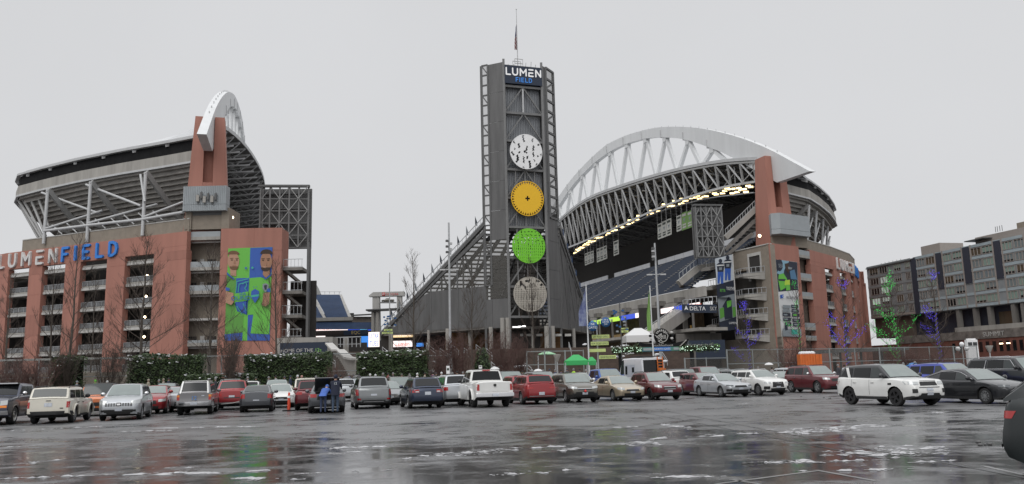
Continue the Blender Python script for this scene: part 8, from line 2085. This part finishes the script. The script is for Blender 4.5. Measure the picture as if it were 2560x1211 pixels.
for ci, (xa_, xb_) in enumerate(cols):
    s0, s1 = obs(xa_), obs(xb_)
    for k in range(5):
        z0 = FZ[k] + .85; z1 = FZ[k] + 3.25; g = rng.choice((0, 1, 1, 2, 3, 3, 1)) if ci > 3 else rng.choice((1, 1, 3, 0, 2))
        if (ci, k) in ((0, 1), (1, 1), (1, 2), (1, 3)): g = 4
        n = max(3, int((s1 - s0) / 1.35)); mb = MB()
        mb.prism([obp(s0, z0, .03), obp(s1, z0, .03), obp(s1, z0, .06), obp(s0, z0, .06)], Z * (z1 - z0), 0)
        for j in range(n + 1): s_ = s0 + (s1 - s0) * j / n; mb.beam(obp(s_, z0, .12), obp(s_, z1, .12), .22, .14, 1, up=on_)
        if rng.random() < .35: mb.prism([obp(s0, z0, .07), obp(s1, z0, .07), obp(s1, z0, .09), obp(s0, z0, .09)], Z * rng.uniform(.5, .9), 2)
        mb.beam(obp(s0, z1, .12), obp(s1, z1, .12), .2, .18, 1); mb.beam(obp(s0, z0, .12), obp(s1, z0, .12), .2, .18, 1); mb.build('window', [GLS[g], M_BRN, GLS[0]], ob)
    if ci > 3:
        mb = MB(); mb.prism([obp(s0, 39.0 - .9, .03), obp(s1, 38.1, .03), obp(s1, 38.1, .08), obp(s0, 38.1, .08)], Z * .75); mb.build('clerestory', GLS[0], ob)
for k in range(6):
    obox('spandrel', .1, obs(2280), FZ[k] - .25, FZ[k] + .55, .02, .16, M_BRN if k == 0 else M_PANEL); obox('spandrel', obs(2293), SE, FZ[k] - .3, FZ[k] + .6, .02, .16, M_PANL)
for xa_, xb_ in ((2344, 2360), (2413, 2432), (2493, 2512), (2574, 2584)): obox('column_strip', obs(xa_) - .6, obs(xa_), 19.6, 39.7, .02, .22, M_BRN); obox('column_strip', obs(xb_), obs(xb_) + .6, 19.6, 39.7, .02, .22, M_BRN)
for xa_, xb_, zb_ in ((2281, 2293, 19.4), (2345, 2359, 27), (2414, 2431, 27.4), (2494, 2511, 27.4)):
    obox('recess_panel', obs(xa_), obs(xb_), zb_, 39.3, .0, .3, M_NV)
obox('roof_edge', 0, obs(2285), 38.65, 39.0, .5, -14, M_STEELD)
for xa_, xb_, za, zb_, o in ((2294, 2342, 39.7, 43.2, -2.5), (2432, 2600, 39.7, 42.2, -2.5), (2530, 2560, 42.3, 44.2, -4)): obox('penthouse', obs(xa_), obs(xb_), za, zb_, o, -12, M_BRN if xa_ < 2500 else M_TAN)
obox('eave', obs(2425), obs(2475), 40.9, 41.2, .8, -4, M_STEELD)
for xx in (2200, 2210, 2220, 2230, 2240, 2250, 2496, 2501, 2507, 2513): s_ = obs(xx); MB().beam(obp(s_, 38.9 if xx < 2300 else 42.2, -1), obp(s_, 40.2 if xx < 2300 else 44.0, -1), .12).build('aerial', M_STEELD, ob)
obox('base_wall', 3, SE, 11.8, 19.38, -3, -14, M_NV); obox('base_wall', 0, obs(2260), 12, 19.38, -1.5, -14, M_BROWN)
for xx in (2378, 2420, 2456, 2516, 2540): obox('base_column', obs(xx), obs(xx) + 1.3, 11.8, 19.38, -.2, -1.6, M_CONCD)
for xx in (2466, 2478, 2550, 2492): obox('base_window', obs(xx), obs(xx) + 2.2, 12.6, 17.5, -2.9, -2.99, GLS[2])
bh = thing('brick_hall', 'low red brick hall with a painted name band below the office block', 'building', obp(30, 0, 3))
M_BRK = mat('old_brick', (.165, .062, .045), .85, var=.25, vs=.6); obox('wall', 0, SE, 0, 9.2, 2.2, -6, M_BRK, bh); obox('parapet', obs(2240), SE, 9.25, 11.9, 2.4, 0, mat('painted_band', (.17, .15, .135), .85, var=.5, vs=.5), bh); obox('parapet_cap', obs(2380), SE, 11.95, 13.4, 1.2, -1, M_CONC, bh)
for xx in range(2395, 2580, 17): s_ = obs(xx, 860); obox('window', s_, s_ + 1.3, 5.2, 8.3, 2.1, 2.3, GLS[0], bh)
for xx in (2515, 2533): s_ = obs(xx, 860); obox('window_lamp', s_, s_ + 1.3, 7.3, 7.6, 2.3, 2.4, M_LAMPS, bh)
text('lettering', 'SUMMIT', obp(obs(2500, 835), 9.9, 2.46), od, Z, 2.0, M_CONCL, bh, .02, 'CENTER', 1.2)
a, b, c = P(2419, 872, 150), P(2446, 872, 150), P(2419, 850, 150); t = thing('control_cabin', 'white cabin with two dark windows before the brick hall', 'cabin', (a.x, 150, 0)); MB().box(((a.x + b.x) / 2, 150.4, c.z / 2), (b.x - a.x, .8, c.z)).build('body', M_WHITE, t)
for k in (.27, .73): MB().box((a.x + (b.x - a.x) * k, 149.97, c.z - .75), (.72, .1, .6)).build('window', GLS[0], t)
MB().box(((a.x + b.x) / 2, 150.4, c.z + .12), (b.x - a.x - .5, .6, .24)).build('roof', M_WHITE, t)
# ================================================================== PEOPLE
def figure(joints, bones, names):
    """one continuous skinned body; names = material index per bone"""
    me = bpy.data.meshes.new('figure'); keys = list(joints); ix = {k: i for i, k in enumerate(keys)}
    me.from_pydata([joints[k][0] for k in keys], [(ix[a], ix[b]) for a, b in bones], [])
    o = bpy.data.objects.new('figure', me); COL.objects.link(o)
    sk = o.modifiers.new('skin', 'SKIN'); sk.use_smooth_shade = True
    if not me.skin_vertices: me.attributes  # layer is made by the modifier
    lay = me.skin_vertices[0].data
    for k in keys:
        r = joints[k][1]; lay[ix[k]].radius = (r if isinstance(r, tuple) else (r, r)); lay[ix[k]].use_root = k == 'pelvis'
    sb = o.modifiers.new('sub', 'SUBSURF'); sb.levels = 1; sb.render_levels = 1
    bpy.context.view_layer.update(); dg = bpy.context.evaluated_depsgraph_get(); out = bpy.data.meshes.new_from_object(o.evaluated_get(dg))
    bpy.data.objects.remove(o)
    segs_ = [(Vector(joints[a][0]), Vector(joints[b][0]), names[i]) for i, (a, b) in enumerate(bones)]
    for p in out.polygons:
        c = p.center; best = None
        for a, b, n in segs_:
            d = b - a; t = max(0, min(1, (c - a).dot(d) / max(1e-9, d.length_squared))); q = (c - a - d * t).length
            if best is None or q < best[0]: best = (q, n)
        p.material_index = best[1]; p.use_smooth = True
    return out
def body(pose):
    """0 skin, 1 jacket, 2 trousers, 3 shoes, 4 hair/hat"""
    J = {}; bones = []; nm = []
    def j(k, p, r): J[k] = (p, r)
    def b(a, c, n): bones.append((a, c)); nm.append(n)
    lean = pose.get('lean', 0); st = pose.get('step', .0)
    def L(y, z, x=0): # lean the upper body about the hips towards +y
        dz = z - .95; return (x, y + sin(lean) * dz, .95 + cos(lean) * dz)
    j('pelvis', (0, 0, .95), (.155, .11)); j('waist', L(.0, 1.08), (.15, .105)); j('chest', L(.01, 1.30), (.185, .12)); j('neck', L(.0, 1.48), (.062, .06)); j('jaw', L(.03, 1.57), (.075, .085)); j('crown', L(.015, 1.70), (.082, .095))
    b('pelvis', 'waist', 1); b('waist', 'chest', 1); b('chest', 'neck', 1); b('neck', 'jaw', 0); b('jaw', 'crown', 4)
    for s in (-1, 1):
        f = st * s; t = 'l' if s < 0 else 'r'
        j('hip' + t, (.095 * s, f * .12, .88), .098); j('knee' + t, (.10 * s, f * .45 + .03, .49), .066); j('ank' + t, (.10 * s, f * .8, .09), .046); j('toe' + t, (.11 * s, f * .8 + .17, .04), (.042, .034))
        b('pelvis', 'hip' + t, 2); b('hip' + t, 'knee' + t, 2); b('knee' + t, 'ank' + t, 2); b('ank' + t, 'toe' + t, 3)
        a1 = pose.get('arm', (.0, .0))[0 if s < 0 else 1]
        sh = L(0, 1.41, .19 * s); j('sh' + t, sh, .068)
        dx, dy, dz = .06 * s, sin(a1 * .6), -cos(a1 * .6); e = (sh[0] + dx, sh[1] + .30 * dy, sh[2] + .30 * dz); j('el' + t, e, .052)
        dy, dz = sin(a1), -cos(a1); w = (e[0] - .02 * s, e[1] + .26 * dy + .03, e[2] + .26 * dz); j('wr' + t, w, .036)
        j('palm' + t, (w[0], w[1] + .07 * dy, w[2] + .07 * dz), (.038, .02)); b('chest', 'sh' + t, 1); b('sh' + t, 'el' + t, 1); b('el' + t, 'wr' + t, 1); b('wr' + t, 'palm' + t, 0)
        pm = J['palm' + t][0]
        for k, ln in enumerate((.065, .075, .08, .07)):
            o = (k - 1.5) * .018; q = (pm[0] + .012 * s, pm[1] + ln * .6 * dy + o, pm[2] + ln * dz * .8); j('fin%d' % k + t, q, .009); q2 = (q[0] - .015 * s, q[1] + .03 * dy + .004, q[2] + .03 * dz); j('tip%d' % k + t, q2, .007); b('palm' + t, 'fin%d' % k + t, 0); b('fin%d' % k + t, 'tip%d' % k + t, 0)
        j('thu' + t, (w[0] - .02 * s, w[1] + .05, w[2] - .04), .010); j('tht' + t, (w[0] - .02 * s, w[1] + .075, w[2] - .075), .008); b('wr' + t, 'thu' + t, 0); b('thu' + t, 'tht' + t, 0)
    return figure(J, bones, nm), L
POSES = [body(dict(step=.0, arm=(.15, .1))), body(dict(step=.22, arm=(.5, -.3))), body(dict(step=-.2, arm=(1.2, .2))), body(dict(lean=.18, step=.05, arm=(1.5, 1.3))), body(dict(lean=1.0, step=.06, arm=(1.0, 1.1)))]
M_SKIN = mat('skin', (.42, .25, .18), .6); CL = {}
def cloth(c):
    if c not in CL: CL[c] = mat('cloth', c, .85, var=.18, vs=6)
    return CL[c]
def person(px, Y, pose, face, jacket, trousers, hair, label, scale=1.0, hood=None, poncho=None, loc=None, hat=None, patch=None):
    if not loc and px < 1490: Y = max(Y, 76.5)
    p = Vector(loc) if loc else P(px, 930, Y); t = thing('person', label, 'person', (p.x, p.y, .27 if not loc and px < 1490 else 0), 'people walking past the hedges' if not loc else None, radians(face), local=True); t.scale = (scale,) * 3
    me, L = POSES[pose]
    mb_ = me.copy()
    for m in (M_SKIN, cloth(jacket), cloth(trousers), M_BLACK, cloth(hair)): mb_.materials.append(m)
    o = bpy.data.objects.new('body', mb_); COL.objects.link(o); o.parent = t
    h = Vector(L(.02, 1.63)); f = Vector(L(.11, 1.61)); up = (Vector(L(0, 1.7)) - Vector(L(0, 1.5))).normalized()
    MB().sphere(h + up * .03 - Vector((0, .012, 0)), .108, 10, 7, 0, (.93, 1.05, 1.12)).build('hood' if hood else 'hair', cloth(hood or hair), t)
    fc = MB(); fc.sphere(f, .022, 6, 4, 0, (.7, 1, 1.2)); fc.build('nose', M_SKIN, t)
    for s in (-1, 1): MB().sphere(Vector(L(.095, 1.635, .032 * s)), .011, 6, 4).build('eye', M_BLACK, t); MB().sphere(Vector(L(.01, 1.61, .083 * s)), .024, 6, 4, 0, (.5, .8, 1.2)).build('ear', M_SKIN, t)
    MB().sphere(Vector(L(.10, 1.565)), .018, 6, 4, 0, (1.3, .5, .4)).build('mouth', M_TAIL, t)
    if hat: MB().lathe(h + up * .05, [(.112, 0), (.115, .05), (.09, .11), (.01, .14)], 10).build('hat', cloth(hat), t)
    if poncho or jacket:
        rows = []; lo = .52 if poncho else .82
        for z, rx, ry in ((lo, .30 if poncho else .20, .24 if poncho else .15), (1.0, .27 if poncho else .195, .20 if poncho else .145), (1.3, .25 if poncho else .21, .17 if poncho else .14), (1.44, .15, .11), (1.50, .085, .085)):
            rows.append([Vector(L(ry * sin(a), z, rx * cos(a) * (1 + .06 * sin(a * 5)))) for a in [2 * pi * k / 14 for k in range(14)]])
        MB().grid(rows, 0, True, True).build('poncho' if poncho else 'coat', cloth(poncho or jacket), t)
    if patch:
        c = Vector(L(-.155, 1.30)); text('lettering', '12', c, (-1, 0, 0) if False else (1, 0, 0), Z, .16, cloth((.55, .58, .6)), t, .004)
    return t
# the pair at the open boot
bt = OPENCAR.root; ya = bt.rotation_euler[2]; bx_ = Vector((cos(ya), sin(ya), 0)); by_ = Vector((-sin(ya), cos(ya), 0)); tl = Vector(bt.location) - bx_ * (OPENCAR.L / 2)
person(0, 0, 4, -6, (.06, .13, .42), (.035, .05, .10), (.05, .10, .33), 'person in a bright blue coat bending into the open boot', .97, hood=(.06, .13, .42), loc=tuple(tl - bx_ * .42 + by_ * .20))
person(0, 0, 3, 8, (.012, .016, .035), (.05, .075, .12), (.012, .016, .03), 'person in a dark navy jacket and jeans beside the open boot', 1.07, hood=(.012, .016, .035), loc=tuple(tl - bx_ * .55 - by_ * .38), patch=True)
ppl = [(1004, 80, 0, (.10, .10, .09), None, 'dark olive hooded coat left of the silver roof'), (958, 78, 1, (.03, .03, .035), None, 'black coat and grey hat below the snowy hedge'), (925, 78, 0, (.5, .5, .5), (.56, .57, .58), 'clear white poncho above the grey SUV, first of two'), (939, 80, 2, (.5, .5, .5), (.56, .57, .58), 'clear white poncho above the grey SUV, second of two'), (872, 79, 1, (.03, .09, .3), None, 'blue coat under the dark umbrella'), (897, 80, 0, (.45, .45, .45), None, 'pale coat under the second dark umbrella'), (1043, 80, 2, (.5, .5, .5), (.56, .57, .58), 'white poncho above the navy estate'), (983, 84, 1, (.04, .04, .045), None, 'dark coat behind the navy estate'), (1081, 84, 1, (.10, .04, .09), None, 'purple coat right of the navy estate'), (1104, 74, 2, (.5, .5, .5), (.58, .59, .60), 'white poncho beside the parking notice'), (1131, 78, 0, (.04, .09, .28), None, 'blue coat right of the parking notice'), (1143, 80, 1, (.15, .14, .13), None, 'grey coat left of the white pickup'), (372, 74, 0, (.28, .25, .20), None, 'tan coat right of the silver crossover'), (399, 76, 1, (.03, .05, .045), None, 'dark green coat beside the red hatchback'), (422, 76, 2, (.025, .03, .05), None, 'navy coat left of the numbered pickup'), (620, 78, 1, (.22, .22, .23), None, 'grey hood right of the black SUV'), (672, 78, 2, (.12, .12, .13), None, 'charcoal coat left of the pale green minivan'), (566, 80, 0, (.3, .3, .3), None, 'pale coat behind the numbered pickup'), (744, 72, 0, (.5, .5, .5), (.55, .55, .56), 'white poncho left of the off-white off-roader'), (755, 74, 1, (.42, .24, .20), None, 'pink hood beside the off-white off-roader'), (852, 76, 2, (.05, .05, .05), None, 'black coat just right of the boot lid'), (240, 74, 0, (.10, .35, .04), None, 'lime hood behind the orange off-roader'), (194, 76, 0, (.16, .18, .2), None, 'grey hood behind the cream estate'), (270, 76, 1, (.45, .46, .46), None, 'white hood left of the silver crossover'), (1374, 82, 0, (.04, .05, .07), None, 'dark coat under the gate frames'), (1388, 84, 1, (.05, .06, .10), None, 'navy coat right of the flared path lamp'), (1402, 84, 2, (.04, .05, .12), None, 'blue-black coat below the green canopy'), (1418, 85, 0, (.06, .06, .07), None, 'charcoal coat below the green canopy'), (1434, 80, 1, (.36, .62, .04), None, 'lime safety vest below the green canopy'), (1450, 84, 0, (.05, .05, .06), None, 'black coat below the narrow green canopy'), (1465, 85, 2, (.3, .3, .3), None, 'grey coat left of the blue pickup'), (1896, 86, 0, (.42, .55, .12), None, 'pale lime vest above the white crossover'), (1948, 84, 1, (.04, .05, .07), None, 'dark coat right of the white dome umbrella'), (1968, 82, 2, (.22, .03, .05), None, 'crimson coat left of the maroon SUV'), (2096, 80, 0, (.05, .05, .06), None, 'dark coat right of the orange skips'), (2112, 84, 1, (.5, .5, .52), None, 'white top left of the blue-lit trunk'), (2272, 62, 0, (.03, .03, .04), None, 'black coat under the blue umbrella'), (2290, 64, 1, (.05, .05, .06), None, 'dark coat right of the blue umbrella shaft'), (1062, 88, 0, (.30, .27, .22), None, 'beige coat below the hedge with snow specks'), (712, 80, 1, (.06, .06, .07), None, 'dark coat below the longest hedge'), (790, 78, 0, (.30, .30, .31), None, 'light grey coat under the right end of the longest hedge'), (1480, 86, 1, (.04, .06, .10), None, 'dark blue coat at the foot of the white flagpole'), (1090, 88, 0, (.05, .05, .055), None, 'black coat deep behind the purple coat'), (1024, 86, 1, (.32, .31, .3), None, 'stone coloured coat left of the white poncho above the navy estate'), (970, 86, 2, (.25, .05, .05), None, 'dull red coat under the snow-specked hedge'), (884, 84, 0, (.06, .06, .07), None, 'black coat between the two dark umbrellas'), (640, 84, 1, (.05, .06, .05), None, 'dark coat right of the grey hood'), (690, 86, 0, (.33, .33, .34), None, 'pale grey coat behind the pale green minivan'), (726, 84, 2, (.02, .03, .06), None, 'navy coat behind the orange traffic post'), (540, 84, 0, (.05, .05, .06), None, 'black coat right of the canopied pickup'), (600, 86, 2, (.20, .17, .13), None, 'brown coat behind the black SUV roof'), (410, 82, 2, (.25, .22, .18), None, 'khaki coat between the tan and navy coats'), (1157, 84, 2, (.05, .07, .16), None, 'blue jacket beside the grey coat'), (1306, 84, 0, (.07, .07, .08), None, 'dark coat behind the red crossover roof'), (1330, 86, 1, (.30, .30, .31), None, 'pale coat left of the white umbrella'), (1358, 86, 2, (.04, .06, .14), None, 'deep blue coat right of the white umbrella'), (1930, 88, 0, (.28, .28, .29), None, 'grey coat under the white dome umbrella'), (1982, 86, 1, (.05, .06, .09), None, 'slate coat right of the crimson coat'), (2260, 66, 2, (.12, .12, .13), None, 'charcoal coat left of the blue umbrella')]
for i, (px, Y, pose, jc, pon, lb) in enumerate(ppl):
    person(px, Y, pose, (90 if i % 2 else -90) + (i * 37) % 50, jc, ((.03, .04, .06), (.06, .07, .09), (.02, .02, .025))[i % 3], ((.05, .035, .025), (.2, .2, .2), (.02, .02, .02))[i % 3], 'person in a ' + lb if not lb.startswith('lime hood') else 'person in a ' + lb, .99 + (i * 7 % 10) / 100, hood=pon or (jc if i % 3 == 0 or 'hood' in lb else None), poncho=pon)
# ------------------------------------------------------------------ lettering becomes plain meshes
bpy.context.view_layer.update()
_dg = bpy.context.evaluated_depsgraph_get()
for _o in [o for o in COL.objects if o.type == 'FONT']:
    _me = bpy.data.meshes.new_from_object(_o.evaluated_get(_dg))
    _n = bpy.data.objects.new('tmp_lettering', _me); COL.objects.link(_n)
    _n.parent = _o.parent; _n.matrix_local = _o.matrix_local.copy()
    for k_ in _o.keys(): _n[k_] = _o[k_]
    _nm = _o.name; bpy.data.objects.remove(_o); _n.name = _nm
